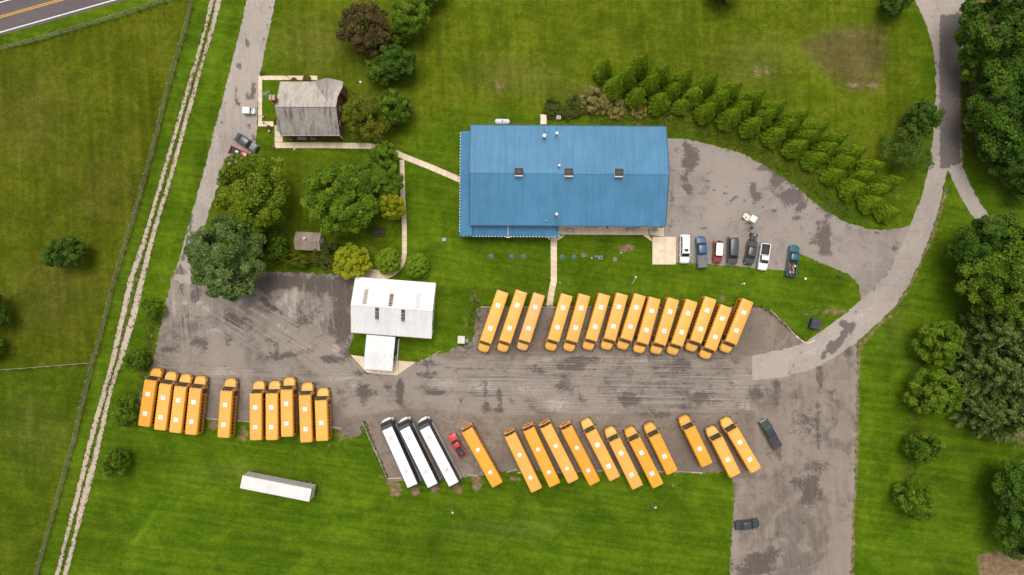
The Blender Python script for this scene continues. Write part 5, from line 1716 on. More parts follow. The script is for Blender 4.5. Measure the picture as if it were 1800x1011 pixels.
def make_school_bus(L, n_win, hatches, roof_mat, flat=False):
    root = thing('school_bus', 'x', 'school bus', (0, 0, 0), 0, None)
    W, H, ZB = 1.22, 3.1, .58
    xr = -L / 2
    nose = L / 2
    xf = nose - (0.12 if flat else 2.2)
    b = MB()
    b.loft([bus_ring(xr + .02, W * .955, ZB + .05, H * .965), bus_ring(xr + .16, W * .99, ZB, H * .99), bus_ring(xr + .5, W, ZB, H), bus_ring(xf - .35, W, ZB, H), bus_ring(xf - .06, W * .985, ZB, H * .985)][::1], 0)
    body = b.build('body', YEL, root, 35)
    # roof skin: a lighter yellow with the sky's sheen painted in, 4 mm proud
    r = MB()
    secs = []
    for x, f, hh in ((xr + .06, .95, .985), (xr + .2, .985, .995), (xr + .6, 1, 1), (xf - .4, 1, 1), (xf - .10, .985, .99)):
        hw = W * f
        z = H * hh + .006
        secs.append([(x, -hw * .90, z * .955), (x, -hw * .84, z * .972), (x, -hw * .5, z * .992), (x, 0, z), (x, hw * .5, z * .992), (x, hw * .84, z * .972), (x, hw * .90, z * .955)])
    k = 7
    vs = [p for s in secs for p in s]
    fs = [(i * k + j, (i + 1) * k + j, (i + 1) * k + j + 1, i * k + j + 1) for i in range(len(secs) - 1) for j in range(k - 1)]
    r.add(vs, [f for f in fs])
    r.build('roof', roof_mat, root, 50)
    if not flat:
        def hr(x, hw, zt):
            return [(x, -hw, .62), (x, -hw, zt - .28), (x, -hw * .88, zt - .06), (x, -hw * .5, zt), (x, hw * .5, zt), (x, hw * .88, zt - .06), (x, hw, zt - .28), (x, hw, .62)]
        MB().loft([hr(xf - .02, 1.17, 1.74), hr(xf + .6, 1.15, 1.71), hr(xf + 1.15, 1.12, 1.64), hr(xf + 1.60, 1.06, 1.57), hr(xf + 1.88, .96, 1.47), hr(xf + 2.06, .80, 1.33), hr(xf + 2.17, .56, 1.12)]).build('hood', roof_mat, root, 45)  # hood takes the roof colour with its painted sheen
        # cowl and windscreen: sloped glass between hood and roof cap
        MB().loft([[(xf - .10, -W * .97, 1.62), (xf - .10, W * .97, 1.62), (xf - .10, W * .92, 2.95), (xf - .10, -W * .92, 2.95)], [(xf + .66, -1.10, 1.60), (xf + .66, 1.10, 1.60), (xf + .06, 1.02, 2.80), (xf + .06, -1.02, 2.80)]]).build('cowl', YEL, root)
        ws = MB().plate([(xf + .645, -1.02, 1.74), (xf + .645, 1.02, 1.74), (xf + .135, .95, 2.76), (xf + .135, -.95, 2.76)], .02).build('windscreen', WSGLASS, root)
        MB().plate([(xf + .665, -.02, 1.74), (xf + .665, .02, 1.74), (xf + .157, .02, 2.76), (xf + .157, -.02, 2.76)], .02).build('windscreen_bar', STRIPE, ws)
        MB().plate([(xf + .20, -1.0, 2.66), (xf + .20, 1.0, 2.66), (xf + .12, .98, 2.82), (xf + .12, -.98, 2.82)], .03).build('visor_band', STRIPE, ws)
        for s in (-1, 1):
            MB().tube([(xf + .70, s * .45, 1.77), (xf + .50, s * .1, 2.1)], .014, 4).build('wiper', STRIPE, ws)
        g = MB().box((nose - .16, 0, .95), (.10, 1.1, .5)).build('grille', STRIPE, root)
        MB().tube([(nose - .40 + .34 * math.sqrt(max(0, 1 - (y / 1.16) ** 2)), y, .58) for y in np.linspace(-1.12, 1.12, 9)], .09, 6).build('bumper', STRIPE, root, 40)
        for s in (-1, 1):
            MB().tube([(nose - .40, s * .84, .98), (nose - .20, s * .76, .98)], [.13, .11], 10).build('headlight', LAMP, root)
            MB().tube([(nose - .75, s * .98, 1.2), (nose - .25, s * 1.12, 1.62), (nose - .15, s * 1.1, 1.72)], .02, 5).build('mirror_arm', STRIPE, root)
            MB().tube([(nose - .13, s * 1.1, 1.66), (nose - .13, s * 1.1, 1.84)], .12, 8).build('cross_mirror', STRIPE, root)
            m = MB().tube([(xf + .1, s * 1.10, 2.45), (xf + .55, s * 1.42, 2.5), (xf + .55, s * 1.42, 1.95)], .022, 5).build('mirror_arm', CHROME, root)
            MB().box((xf + .55, s * 1.45, 2.15), (.09, .26, .55)).build('mirror', STRIPE, m)
            MB().tube([(xf + .08, s * 1.04, 1.72), (xf + .55, s * 1.40, 1.98)], .02, 5).build('mirror_arm', CHROME, root)
        fx = xf + .62
    else:
        # flat front: big windscreen with a bowed bumper
        def fr(x, hw, zb, zt):
            return [(x, -hw, zb), (x, hw, zb), (x, hw, zt), (x, -hw, zt)]
        MB().loft([fr(xf - .08, W * .985, .6, 1.5), fr(xf + .12, W * .93, .62, 1.42), fr(xf + .26, W * .62, .62, 1.36)]).build('front_panel', YEL, root)
        ws = MB().plate([(xf + .13, -1.10, 1.46), (xf + .13, 1.10, 1.46), (xf - .02, 1.02, 2.68), (xf - .02, -1.02, 2.68)], .03).build('windscreen', BGLASS, root)
        MB().plate([(xf + .165, -.03, 1.46), (xf + .165, .03, 1.46), (xf + .015, .03, 2.68), (xf + .015, -.03, 2.68)], .02).build('windscreen_bar', YEL, ws)
        bm = MB()
        n = 8
        path_ = [(xf + .16 + .36 * math.sqrt(max(0, 1 - (y / 1.2) ** 2)), y, .62) for y in np.linspace(-1.2, 1.2, n + 1)]
        bm.tube(path_, .085, 6)
        bm.build('bumper', YEL, root, 40)
        for s in (-1, 1):
            MB().tube([(xf + .20, s * .86, .98), (xf + .30, s * .82, .98)], [.14, .12], 10).build('headlight', LAMP, root)
            m = MB().tube([(xf - .05, s * 1.14, 2.5), (xf + .45, s * 1.38, 2.45), (xf + .48, s * 1.38, 1.9)], .022, 5).build('mirror_arm', STRIPE, root)
            MB().box((xf + .48, s * 1.40, 2.1), (.08, .24, .5)).build('mirror', STRIPE, m)
        fx = xf - 1.6
    # roof cap lights
    for s in (-1, 1):
        for y in (.62, .86):
            MB().box((xf - .03 if not flat else xf - .02, s * y, H * .915), (.12, .18, .14)).build('warning_light', TAIL if y < .7 else LAMP, root)
            MB().box((xr + .02, s * y, H * .90), (.08, .18, .14)).build('warning_light', TAIL if y < .7 else LAMP, root)
    # side windows
    x1 = xf - (1.35 if not flat else 1.5)
    x0 = xr + .45
    pitch = (x1 - x0) / n_win
    wm = {}
    for s in (-1, 1):
        zl, zh = 1.72, 2.42
        yl, yh = W + .004, W * .988 + .004
        wl_ = pitch * .80
        q = [(-wl_ / 2, s * yl, zl), (wl_ / 2, s * yl, zl), (wl_ / 2, s * yh, zh), (-wl_ / 2, s * yh, zh)]
        if s > 0: q = [q[1], q[0], q[3], q[2]]
        wm[s] = MB().plate(q, .012).mesh('window', BGLASS)
        for i in range(n_win):
            inst('window', wm[s], root, (x0 + pitch * (i + .5), 0, 0))
        q = [(xf - 1.15, s * (W + .003), 1.45), (xf - .2, s * (W + .003), 1.45), (xf - .2, s * (W * .99 + .003), 2.48), (xf - 1.15, s * (W * .99 + .003), 2.48)]
        if s > 0:
            q = [q[1], q[0], q[3], q[2]]
            MB().plate(q, .012).build('driver_window', BGLASS, root)
        else:
            q[0] = (xf - 1.15, s * (W + .003), .75)
            q[1] = (xf - .2, s * (W + .003), .75)
            MB().plate(q, .012).build('door', BGLASS, root)
        for z in (.86, 1.2, 1.60):
            MB().box(((xr + xf) / 2 + (.0 if s > 0 else -.6), s * (W + .008), z), (xf - xr - (.3 if s > 0 else 1.6), .02, .045)).build('rub_rail', STRIPE, root)
    # rear
    MB().plate([(xr + .01, .55, .85), (xr + .01, -.55, .85), (xr + .03, -.5, 2.6), (xr + .03, .5, 2.6)], .02).build('rear_door', YEL, root)
    MB().plate([(xr - .02, .42, 1.75), (xr - .02, -.42, 1.75), (xr - .005, -.4, 2.45), (xr - .005, .4, 2.45)], .015).build('rear_window', BGLASS, root)
    MB().box((xr - .08, 0, .62), (.16, 2.3, .26)).build('bumper', STRIPE, root)
    for s in (-1, 1):
        MB().tube([(xr + .02, s * .95, 1.25), (xr - .04, s * .95, 1.25)], .1, 8).build('tail_light', TAIL, root)
        wheel(root, fx, s * 1.02, .48, .28)
        wheel(root, xr + L * .27, s * .98, .48, .50)
        MB().tube([(fx - .56, s * (W - .02 if flat else 1.13), .60), (fx - .4, s * (W if flat else 1.15), 1.0), (fx, s * (W if flat else 1.16), 1.12), (fx + .4, s * (W if flat else 1.15), 1.0), (fx + .56, s * (W - .02 if flat else 1.13), .60)], .05, 5).build('wheel_arch', STRIPE, root)
    for f in hatches:
        x = nose - f * L
        if flat:
            h = MB().tube([(x, 0, H - .02), (x, 0, H + .05), (x, 0, H + .09)], [.40, .40, .33], 12).build('roof_hatch', HATCH, root, 40)
        else:
            h = MB().hexa([(x - .43, -.43, H - .03), (x + .43, -.43, H - .03), (x + .43, .43, H - .03), (x - .43, .43, H - .03), (x - .39, -.39, H + .08), (x + .39, -.39, H + .08), (x + .39, .39, H + .08), (x - .39, .39, H + .08)]).build('roof_hatch', HATCH, root)
        MB().tube([(x, 0, H + .07), (x, 0, H + .12)], .10, 8).build('hatch_knob', KNOB, h)
    MB().tube([(nose - .865 * L, 0, H - .02), (nose - .865 * L, 0, H + .12)], [.07, .05], 8).build('strobe', KNOB, root)
    for y in (-.5, .0, .5):
        MB().tube([(xf - .28, y, H * .985), (xf - .20, y, H * .985 + .02)], .045, 6).build('marker_light', TAIL, root)
    return root


def bus_pose(rx, ry, nx, ny, hr=3.05, hn=1.15):
    a, b_ = at(rx, ry, hr), at(nx, ny, hn)
    a.z = b_.z = 0
    d = b_ - a
    return (a + b_) / 2, math.atan2(d.y, d.x), d.length


Z5 = 5.947
za = lambda x, y: (820 + x / Z5, 490 + y / Z5)
zb_ = lambda x, y: (1080 + x / Z5, 500 + y / Z5)
zl = lambda x, y: (220 + x / Z5, 630 + y / Z5)
zm = lambda x, y: (400 + x / 3.89, 640 + y / 3.89)
zc = lambda x, y: (870 + x / Z5, 720 + y / Z5)
zd = lambda x, y: (1130 + x / 4.043, 700 + y / 4.043)
zw = lambda x, y: (640 + x / Z5, 720 + y / Z5)
TOP = [(za(381, 133), za(165, 766)), (za(578, 130), za(365, 764)), (za(762, 160), za(571, 748)), (za(1052, 167), za(867, 752)), (za(1238, 168), za(1058, 760)), (za(1445, 163), za(1258, 746)), (za(1630, 158), za(1450, 743)),
       (zb_(272, 108), zb_(70, 680)), (zb_(427, 142), zb_(243, 718)), (zb_(622, 150), zb_(420, 728)), (zb_(815, 170), zb_(590, 735)), (zb_(1012, 142), zb_(785, 700)), (zb_(1175, 228), zb_(930, 776)), (zb_(1402, 166), zb_(1142, 710))]
LEFTR = [(zl(190, 713), zl(340, 103)), (zl(357, 752), zl(492, 141)), (zl(517, 780), zl(645, 166)), (zl(682, 800), zl(798, 184)), (zl(1022, 832), zl(1112, 210)), (zl(1362, 858), zl(1405, 236)), (zl(1530, 857), zl(1570, 236)), (zl(1690, 822), zl(1720, 198)), (zm(537, 537), zm(547, 126)), (zm(645, 527), zm(655, 163))]
FLAT = [(zw(1395, 792), zw(1080, 178)), (zc(438, 848), zc(155, 228)), (zc(628, 793), zc(345, 170)), (zc(823, 753), zc(520, 140)), (zc(1047, 775), zc(733, 157))]
LOW = [(zc(1257, 727), zc(936, 104)), (zc(1495, 817), zc(1183, 190)), (zc(1710, 803), zc(1392, 190)), (zd(212, 532), zd(33, 180)), (zd(460, 478), zd(280, 128)), (zd(660, 552), zd(473, 206)), (zd(808, 517), zd(574, 144))]
ORDN = ORD
ALLB = []
for i, (r, n) in enumerate(TOP):
    ALLB.append((r, n, 'two', 'yellow bus, %s from the garage in the nose out row below the hall lawn' % ORDN[i], 'yellow buses in the row below the hall lawn', 1.15))
ll = ['yellow bus at the farm track end of the left group, deepest orange roof', 'second yellow bus from the farm track in the tight group of four', 'third yellow bus from the farm track in the tight group of four', 'yellow bus with its full flank showing, inner end of the group of four',
      'yellow bus parked alone with a gap on both sides, above the grass', 'yellow bus beginning the tight trio next to the lone bus', 'middle yellow bus of the tight trio above the white trailer', 'yellow bus parked furthest forward in the trio above the trailer', 'yellow bus just past the trio, beside the short bus', 'short yellow bus with a single roof hatch at the row end near the garage carport']
for i, (r, n) in enumerate(LEFTR):
    ALLB.append((r, n, 'one' if i == 9 else 'two', ll[i], 'yellow buses in the row above the white trailer', 1.15))
fl = ['flat fronted yellow bus parked alone beside the red pickup', 'first flat fronted yellow bus of the four, nearest the red pickup', 'second flat fronted yellow bus of the four side by side', 'third flat fronted yellow bus of the four side by side', 'fourth flat fronted bus, deeper orange, touching the bonneted buses']
for i, (r, n) in enumerate(FLAT):
    ALLB.append((r, n, 'flat', fl[i], 'flat fronted yellow buses in the bottom row', .62))
lw = ['bonneted yellow bus next to the flat fronted buses in the bottom row', 'second bonneted yellow bus after the flat fronted buses', 'third bonneted yellow bus after the flat fronted buses, two roof hatches', 'short bonneted yellow bus, fourth after the flat fronted buses, one hatch', 'short yellow bus beginning the last trio by the gravel drive', 'short yellow bus in the middle of the last trio, parked furthest back', 'long yellow bus at the gravel drive end, beside the black pickup']
for i, (r, n) in enumerate(LOW):
    ALLB.append((r, n, 'one' if i in (3, 4, 5) else 'two', lw[i], 'bonneted yellow buses in the bottom row', 1.15))
PROTO = {}
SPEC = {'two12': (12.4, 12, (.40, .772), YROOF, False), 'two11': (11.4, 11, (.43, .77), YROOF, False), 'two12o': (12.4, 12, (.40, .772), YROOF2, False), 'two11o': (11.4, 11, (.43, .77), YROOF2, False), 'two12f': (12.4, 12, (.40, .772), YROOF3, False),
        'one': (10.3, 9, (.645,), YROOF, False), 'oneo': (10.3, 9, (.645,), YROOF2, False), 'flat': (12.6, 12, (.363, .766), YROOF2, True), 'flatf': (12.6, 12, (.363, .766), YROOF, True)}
for i, (r, n, kind, lab, grp, hn) in enumerate(ALLB):
    p, a, L = bus_pose(*r, *n, 3.05, hn)
    if kind == 'two': kind = 'two12' if L > 11.9 else 'two11'
    if lab.startswith('yellow bus at the farm') or 'third bonneted' in lab: kind += 'o'
    if 'third from the garage' in lab: kind = 'two12f'
    if kind == 'one' and ('fourth after' in lab or 'beginning the last' in lab): kind = 'oneo'
    if kind == 'flat' and ('first flat' in lab or 'second flat' in lab or 'third' in lab and i % 2): kind = 'flatf' if 'second' not in lab else 'flat'
    if kind not in PROTO:
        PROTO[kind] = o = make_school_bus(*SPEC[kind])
    else:
        o = copy_tree(PROTO[kind])
    o.location = p
    o.rotation_euler = (0, 0, a)
    sc = min(max(L / SPEC[kind][0], .95), 1.06)
    o.scale = (sc, 1.045, 1)
    o['label'] = lab
    o['group'] = grp

# ---------------------------------------------------------------- three white coaches
CW = paint('coach_white', (.80, .79, .79), .35, .04, 1, (.6, .57, .54), .2)
CB = paint('coach_dark', (.045, .04, .045), .3, .15, 1.2)
CHG = paint('coach_hatch', (.60, .56, .55), .5)


def make_coach():
    root = thing('coach', 'x', 'coach', (0, 0, 0), 0, 'white coaches beside the red pickup')
    L, W, H = 13.6, 1.28, 3.45
    xr, xf = -L / 2, L / 2

    def ring(x, hw, zb, zt):
        return [(x, -hw, zb), (x, -hw, zt), (x, hw, zt), (x, hw, zb)]
    MB().loft([ring(xr + .02, W * .96, .5, 1.55), ring(xr + .2, W, .42, 1.6), ring(xf - .55, W, .42, 1.6), ring(xf - .15, W * .93, .45, 1.5), ring(xf + .0, W * .72, .5, 1.3)]).build('body', CW, root)

    def ur(x, hw, zt):
        return [(x, -hw, 1.6), (x, -hw * .99, zt * .88), (x, -hw * .93, zt * .965), (x, -hw * .84, zt), (x, hw * .84, zt), (x, hw * .93, zt * .965), (x, hw * .99, zt * .88), (x, hw, 1.6)]
    MB().loft([ur(xr + .05, W * .965, H * .97), ur(xr + .3, W * .99, H), ur(xf - 1.3, W * .99, H), ur(xf - .75, W * .97, H * .97), ur(xf - .42, W * .90, H * .86), ur(xf - .2, W * .86, 2.3)]).build('upper_body', CB, root, 30)
    rf = MB()
    zz = H + .012
    rf.slab([(xr + .36, -1.04), (xf - 1.36, -1.04), (xf - 1.36, 1.04), (xr + .36, 1.04)], zz - .02, zz)
    rf.build('roof', CW, root)
    ws = MB().plate([(xf - .23, -1.02, 1.66), (xf - .23, 1.02, 1.66), (xf - .50, 1.0, 2.98), (xf - .50, -1.0, 2.98)], .05).build('windscreen', BGLASS, root)
    MB().plate([(xf - .17, -.03, 1.66), (xf - .17, .03, 1.66), (xf - .44, .03, 2.98), (xf - .44, -.03, 2.98)], .02).build('windscreen_bar', CB, ws)
    n = 8
    path_ = [(xf - .42 + .48 * math.sqrt(max(0, 1 - (y / 1.28) ** 2)), y, .68) for y in np.linspace(-1.26, 1.26, n + 1)]
    MB().tube(path_, .10, 6).build('bumper', CW, root, 40)
    for s in (-1, 1):
        for i in range(8):
            x = xr + 1.1 + i * 1.36
            q = [(x, s * (W * .992), 1.72), (x + 1.26, s * (W * .992), 1.72), (x + 1.26, s * (W * .988), 2.85), (x, s * (W * .988), 2.85)]
            if s > 0: q = [q[1], q[0], q[3], q[2]]
            MB().plate(q, .015).build('window', BGLASS, root)
        MB().box((0, s * (W + .01), 1.52), (L - 1.0, .03, .10)).build('side_rail', CB, root)
        for k in range(4):
            MB().box((-2.2 + k * 1.5, s * (W + .006), .95), (1.4, .02, .75)).build('luggage_door', CW, root)
        wheel(root, xf - 2.5, s * 1.08, .52, .3, CHROME)
        wheel(root, xr + 3.1, s * 1.02, .52, .5, CHROME)
        wheel(root, xr + 1.85, s * 1.06, .52, .3, CHROME)
        m = MB().tube([(xf - .5, s * 1.05, 2.95), (xf + .1, s * 1.30, 2.9), (xf + .22, s * 1.32, 2.3)], .03, 5).build('mirror_arm', CB, root)
        MB().box((xf + .22, s * 1.33, 2.2), (.12, .24, .5)).build('mirror', CB, m)
        MB().tube([(xf - .2, s * .95, .95), (xf - .02, s * .88, .95)], [.16, .13], 8).build('headlight', LAMP, root)
        MB().box((xr + .0, s * 1.0, 1.2), (.06, .3, .35)).build('tail_light', TAIL, root)
    for f in (.245, .755):
        x = xf - L * f
        h = MB().hexa([(x - .38, -.38, zz - .01), (x + .38, -.38, zz - .01), (x + .38, .38, zz - .01), (x - .38, .38, zz - .01), (x - .34, -.34, zz + .07), (x + .34, -.34, zz + .07), (x + .34, .34, zz + .07), (x - .34, .34, zz + .07)]).build('roof_hatch', CHG, root)
    MB().box((xr + .02, 0, .62), (.14, 2.3, .3)).build('rear_bumper', CW, root)
    d = MB().plate([(xf - .55, -(W + .01), .6), (xf - 1.45, -(W + .01), .6), (xf - 1.45, -(W * .99), 2.7), (xf - .55, -(W * .99), 2.7)][::-1], .015).build('door', BGLASS, root)
    return root


co = None
for i, (f, r) in enumerate([((242, 97), (515, 815)), ((418, 94), (727, 813)), ((620, 92), (948, 798))]):
    (fx_, fy_), (rx_, ry_) = zw(*f), zw(*r)
    p, a, L = bus_pose(rx_, ry_, fx_, fy_, 3.45, .68)
    co = make_coach() if co is None else copy_tree(co)
    co.location = p
    co.rotation_euler = (0, 0, a)
    co.scale = (min(max(L / 13.6, .95), 1.05), 1, 1)
    co['label'] = ['white roofed coach at the timber edge, outermost of three', 'middle white roofed coach of the three side by side', 'white roofed coach nearest the small red pickup'][i]
    co['group'] = 'white coaches beside the red pickup'

# ---------------------------------------------------------------- cars and pickups
CARGLASS = glass('car_glass', (.03, .04, .036))
LINER = paint('bed_liner', (.05, .045, .043), .75, .25, 2)


def car_ring(x, hw, zb, zt, sh=.10):
    return [(x, -hw * .95, zb), (x, -hw, zb + .22), (x, -hw, zt - sh), (x, -hw * .92, zt - sh * .2), (x, -hw * .6, zt), (x, hw * .6, zt), (x, hw * .92, zt - sh * .2), (x, hw, zt - sh), (x, hw, zb + .22), (x, hw * .95, zb)]


def make_car(name, label, cat, front, rear, W, kind, col, roof_col=None, hood_len=1.2, cab=(1.9, 2.5, 4.4, 5.0), roof_h=1.75, belt=1.1, hood_h=1.05, bed=None, pname=None, group=None, bumper=None, glass_m=None):
    """front / rear: photographed ends. cab = distances from the nose to windscreen base, windscreen top, rear glass top, rear glass base."""
    a, b_ = at(*rear, .9), at(*front, .75)
    a.z = b_.z = 0
    L = (b_ - a).length
    t = thing(name, label, cat, (a + b_) / 2, math.atan2((b_ - a).y, (b_ - a).x), group)
    P = pname or paint('car_paint_' + name + '%02d' % len(MATS), col, .28, .05, 1.4, spec=.5, coat=.4)
    G = glass_m or CARGLASS
    RP = P if roof_col is None else paint('car_roof_' + name + '%02d' % len(MATS), roof_col, .35, .05, 1.4)
    xn, xt = L / 2, -L / 2
    hw = W / 2
    zb = .34 if kind != 'sedan' else .24
    wb, wt, rt, rb = [xn - c for c in cab]
    secs = [car_ring(xn - .02, hw * .74, zb + .06, hood_h * .80), car_ring(xn - .14, hw * .88, zb, hood_h * .90), car_ring(xn - .45, hw * .97, zb, hood_h * .96), car_ring(wb + .1, hw, zb, hood_h), car_ring(wb - .25, hw, zb, belt)]
    if kind in ('suv', 'van'):
        secs += [car_ring(xt + .3, hw, zb, belt), car_ring(xt + .05, hw * .96, zb, belt - .03)]
    elif kind == 'sedan':
        secs += [car_ring(rb + .1, hw, zb, belt), car_ring(xt + .35, hw * .96, zb, belt * .97), car_ring(xt + .08, hw * .86, zb + .03, belt * .88)]
    else:
        secs += [car_ring(rb - .02, hw, zb, belt)]
    MB().loft(secs[::-1]).build('body', P, t, 38)
    # cabin
    wi, wr = hw * .93, hw * .77
    zr = roof_h
    lo = [(rb, -wi, belt - .03), (wb, -wi * .98, belt - .05), (wb, wi * .98, belt - .05), (rb, wi, belt - .03)]
    up = [(rt, -wr, zr - .02), (wt, -wr, zr - .02), (wt, wr, zr - .02), (rt, wr, zr - .02)]
    MB().hexa(lo + up).build('cabin', P, t)
    bow = .05
    MB().loft([[(rt - .02, -wr * .98, zr - .03), (rt - .02, wr * .98, zr - .03), (rt - .02, wr * .7, zr + .03), (rt - .02, -wr * .7, zr + .03)], [(rt + .15, -wr * 1.03, zr - .03), (rt + .15, wr * 1.03, zr - .03), (rt + .15, wr * .75, zr + bow), (rt + .15, -wr * .75, zr + bow)], [(wt - .2, -wr * 1.03, zr - .03), (wt - .2, wr * 1.03, zr - .03), (wt - .2, wr * .75, zr + bow), (wt - .2, -wr * .75, zr + bow)], [(wt + .03, -wr * .96, zr - .04), (wt + .03, wr * .96, zr - .04), (wt + .03, wr * .7, zr + .02), (wt + .03, -wr * .7, zr + .02)]]).build('roof', RP, t, 40)

    def lerp(p, q, f): return tuple(p[i] + (q[i] - p[i]) * f for i in range(3))

    def pane(nm, A, B, C, D, mx=.06, my=.1, th=.012):
        """A,B bottom; C,D top, ccw from outside."""
        ab, dc = (lerp(A, B, mx), lerp(A, B, 1 - mx)), (lerp(D, C, mx), lerp(D, C, 1 - mx))
        q = [lerp(ab[0], dc[0], my), lerp(ab[1], dc[1], my), lerp(ab[1], dc[1], 1 - my * .6), lerp(ab[0], dc[0], 1 - my * .6)]
        return MB().plate(q, th).build(nm, G, t)
    pane('windscreen', lo[1], lo[2], up[2], up[1], .05, .04)
    pane('rear_window', lo[3], lo[0], up[0], up[3], .08, .12)
    nside = 3 if kind in ('suv', 'van') else 2
    for k in range(nside):
        f0, f1 = k / nside, (k + 1) / nside
        pane('side_window', lerp(lo[0], lo[1], f0), lerp(lo[0], lo[1], f1), lerp(up[0], up[1], f1), lerp(up[0], up[1], f0), .04, .14)
        pane('side_window', lerp(lo[2], lo[3], f0), lerp(lo[2], lo[3], f1), lerp(up[2], up[3], f1), lerp(up[2], up[3], f0), .04, .14)
    bm = P if bumper is None else bumper
    bpth = [(xn - .20 + .22 * math.sqrt(max(0, 1 - (y / hw) ** 2)), y, zb + .22) for y in np.linspace(-hw * .97, hw * .97, 7)]
    MB().tube(bpth, .09, 6).build('bumper', bm, t, 40)
    MB().box((xt + .02, 0, zb + .2), (.16, hw * 1.84, .2)).build('bumper', bm, t)
    MB().box((xn - .02, 0, hood_h * .66), (.06, hw * .9, .2)).build('grille', LINER, t)
    for s in (-1, 1):
        MB().box((xn - .14, s * hw * .74, hood_h * .76), (.16, hw * .32, .15)).build('headlight', LAMP, t)
        MB().box((xt + .04, s * hw * .82, .95 if kind != 'sedan' else .82), (.08, .18, .26)).build('tail_light', TAIL, t)
        MB().box((wb - .32, s * (hw + .09), belt + .06), (.13, .20, .15)).build('mirror', P, t)
        r = .37 if kind != 'sedan' else .32
        wheel(t, xn - .92, s * (hw - .11), r, .24, CHROME)
        wheel(t, xt + 1.05, s * (hw - .11), r, .24, CHROME)
        MB().box((wb - 1.25, s * (hw + .012), belt - .16), (.16, .03, .035)).build('door_handle', LINER, t)
    if kind == 'pickup':
        x0, x1 = xt + .05, rb - .05
        h = belt - .02
        bd = MB()
        bd.box(((x0 + x1) / 2, 0, .62), (x1 - x0, W * .96, .14))
        MB().box(((x0 + x1) / 2, 0, .62), (x1 - x0, W * .96, .14)).build('bed_floor', LINER, t)
        for s in (-1, 1):
            MB().box(((x0 + x1) / 2, s * (hw - .07), .34 + (h - .34) / 2), (x1 - x0, .14, h - .34)).build('bed_side', P, t)
            MB().box(((x0 + x1) / 2, s * (hw - .17), .70 + (h - .74) / 2), (x1 - x0 - .1, .05, h - .76)).build('bed_liner', LINER, t)
        MB().box((x0 + .05, 0, .45 + (h - .45) / 2), (.09, W * .86, h - .45)).build('tailgate', P, t)
        MB().box((x1 - .05, 0, .45 + (h - .45) / 2), (.07, W * .82, h - .43)).build('bed_front', P, t)
        if bed:
            MB().loft([[(x0 + .02, -hw * .9, h + .0), (x0 + .02, hw * .9, h), (x0 + .05, hw * .82, h + .06), (x0 + .05, -hw * .82, h + .06)], [(x1 - .02, -hw * .9, h + .0), (x1 - .02, hw * .9, h), (x1 - .05, hw * .82, h + .06), (x1 - .05, -hw * .82, h + .06)]][::-1]).build('bed_cover', bed, t)
        t['bed'] = 0
        del t['bed']
    return t


sq = lambda x, y: (1150 + x / Z5, 360 + y / Z5)
c = make_car('parked_suv', 'long white suv with a dark sunroof beside the concrete pad', 'suv', sq(315, 610), sq(322, 314), 1.95, 'suv', (.78, .78, .78), hood_len=1.3, cab=(1.25, 1.9, 5.15, 5.35), roof_h=1.9, belt=1.15, hood_h=1.08)
MB().box((.33, 0, 1.955), (.5, .75, .03)).build('sunroof', CARGLASS, c)
for s in (-1, 1):
    MB().tube([(-2.1, s * .72, 1.97), (.4, s * .72, 1.97)], .025, 5).build('roof_rack', GREY, c)
make_car('parked_pickup', 'blue pickup with a flat grey bed cover backed onto the grass', 'pickup', sq(485, 334), sq(504, 660), 1.98, 'pickup', (.030, .085, .185), cab=(1.25, 1.85, 3.35, 3.6), roof_h=1.85, belt=1.18, hood_h=1.12, bed=GREYLID)
c = make_car('parked_suv', 'small dark red offroader with white roof and spare tyre', 'suv', sq(655, 606), sq(673, 380), 1.72, 'suv', (.26, .035, .03), (.80, .79, .77), cab=(1.15, 1.4, 3.85, 3.95), roof_h=1.85, belt=1.2, hood_h=1.1)
sp = MB().tube([(-2.0, 0, 1.0), (-2.22, 0, 1.0)], .36, 14).build('spare_wheel', BLACK, c, 40)
MB().tube([(-2.22, 0, 1.0), (-2.24, 0, 1.0)], .2, 10).build('rim', GREY, sp)
make_car('parked_suv', 'long charcoal suv parked between the red offroader and charcoal pickup', 'suv', sq(812, 627), sq(828, 336), 1.98, 'suv', (.060, .062, .060), cab=(1.2, 1.85, 5.0, 5.2), roof_h=1.92, belt=1.15, hood_h=1.1, bumper=CHROME)
make_car('parked_pickup', 'charcoal pickup with covered bed beside the white pickup', 'pickup', sq(982, 624), sq(1033, 385), 1.9, 'pickup', (.050, .053, .052), cab=(1.2, 1.75, 3.3, 3.5), roof_h=1.82, belt=1.18, hood_h=1.1, bed=paint('bed_cover_dark', (.06, .058, .057), .6))
make_car('parked_pickup', 'white pickup with an open empty dark bed', 'pickup', sq(1126, 682), sq(1169, 405), 1.92, 'pickup', (.80, .80, .80), cab=(1.35, 2.0, 2.75, 2.95), roof_h=1.75, belt=1.12, hood_h=1.05)
teal = make_car('parked_pickup', 'teal pickup with timber and tools heaped in its open bed', 'pickup', sq(1469, 425), sq(1427, 747), 1.98, 'pickup', (.012, .105, .125), cab=(1.3, 1.9, 3.0, 3.2), roof_h=1.82, belt=1.15, hood_h=1.08)
s39 = lambda x, y: (390 + x / 8.42, 170 + y / 8.42)
make_car('parked_car', 'dark grey saloon car nosing the grass beside the red pickup at the driveway', 'car', s39(513, 778), s39(205, 580), 1.82, 'sedan', (.055, .060, .062), cab=(1.35, 2.0, 3.5, 4.3), roof_h=1.45, belt=1.0, hood_h=.92)
redp = make_car('parked_pickup', 'faded red pickup half hidden under the driveway tree, bed open', 'pickup', (449.5, 284), s39(112, 778), 1.85, 'pickup', (.48, .05, .045), cab=(1.2, 1.8, 2.8, 3.0), roof_h=1.75, belt=1.1, hood_h=1.05)
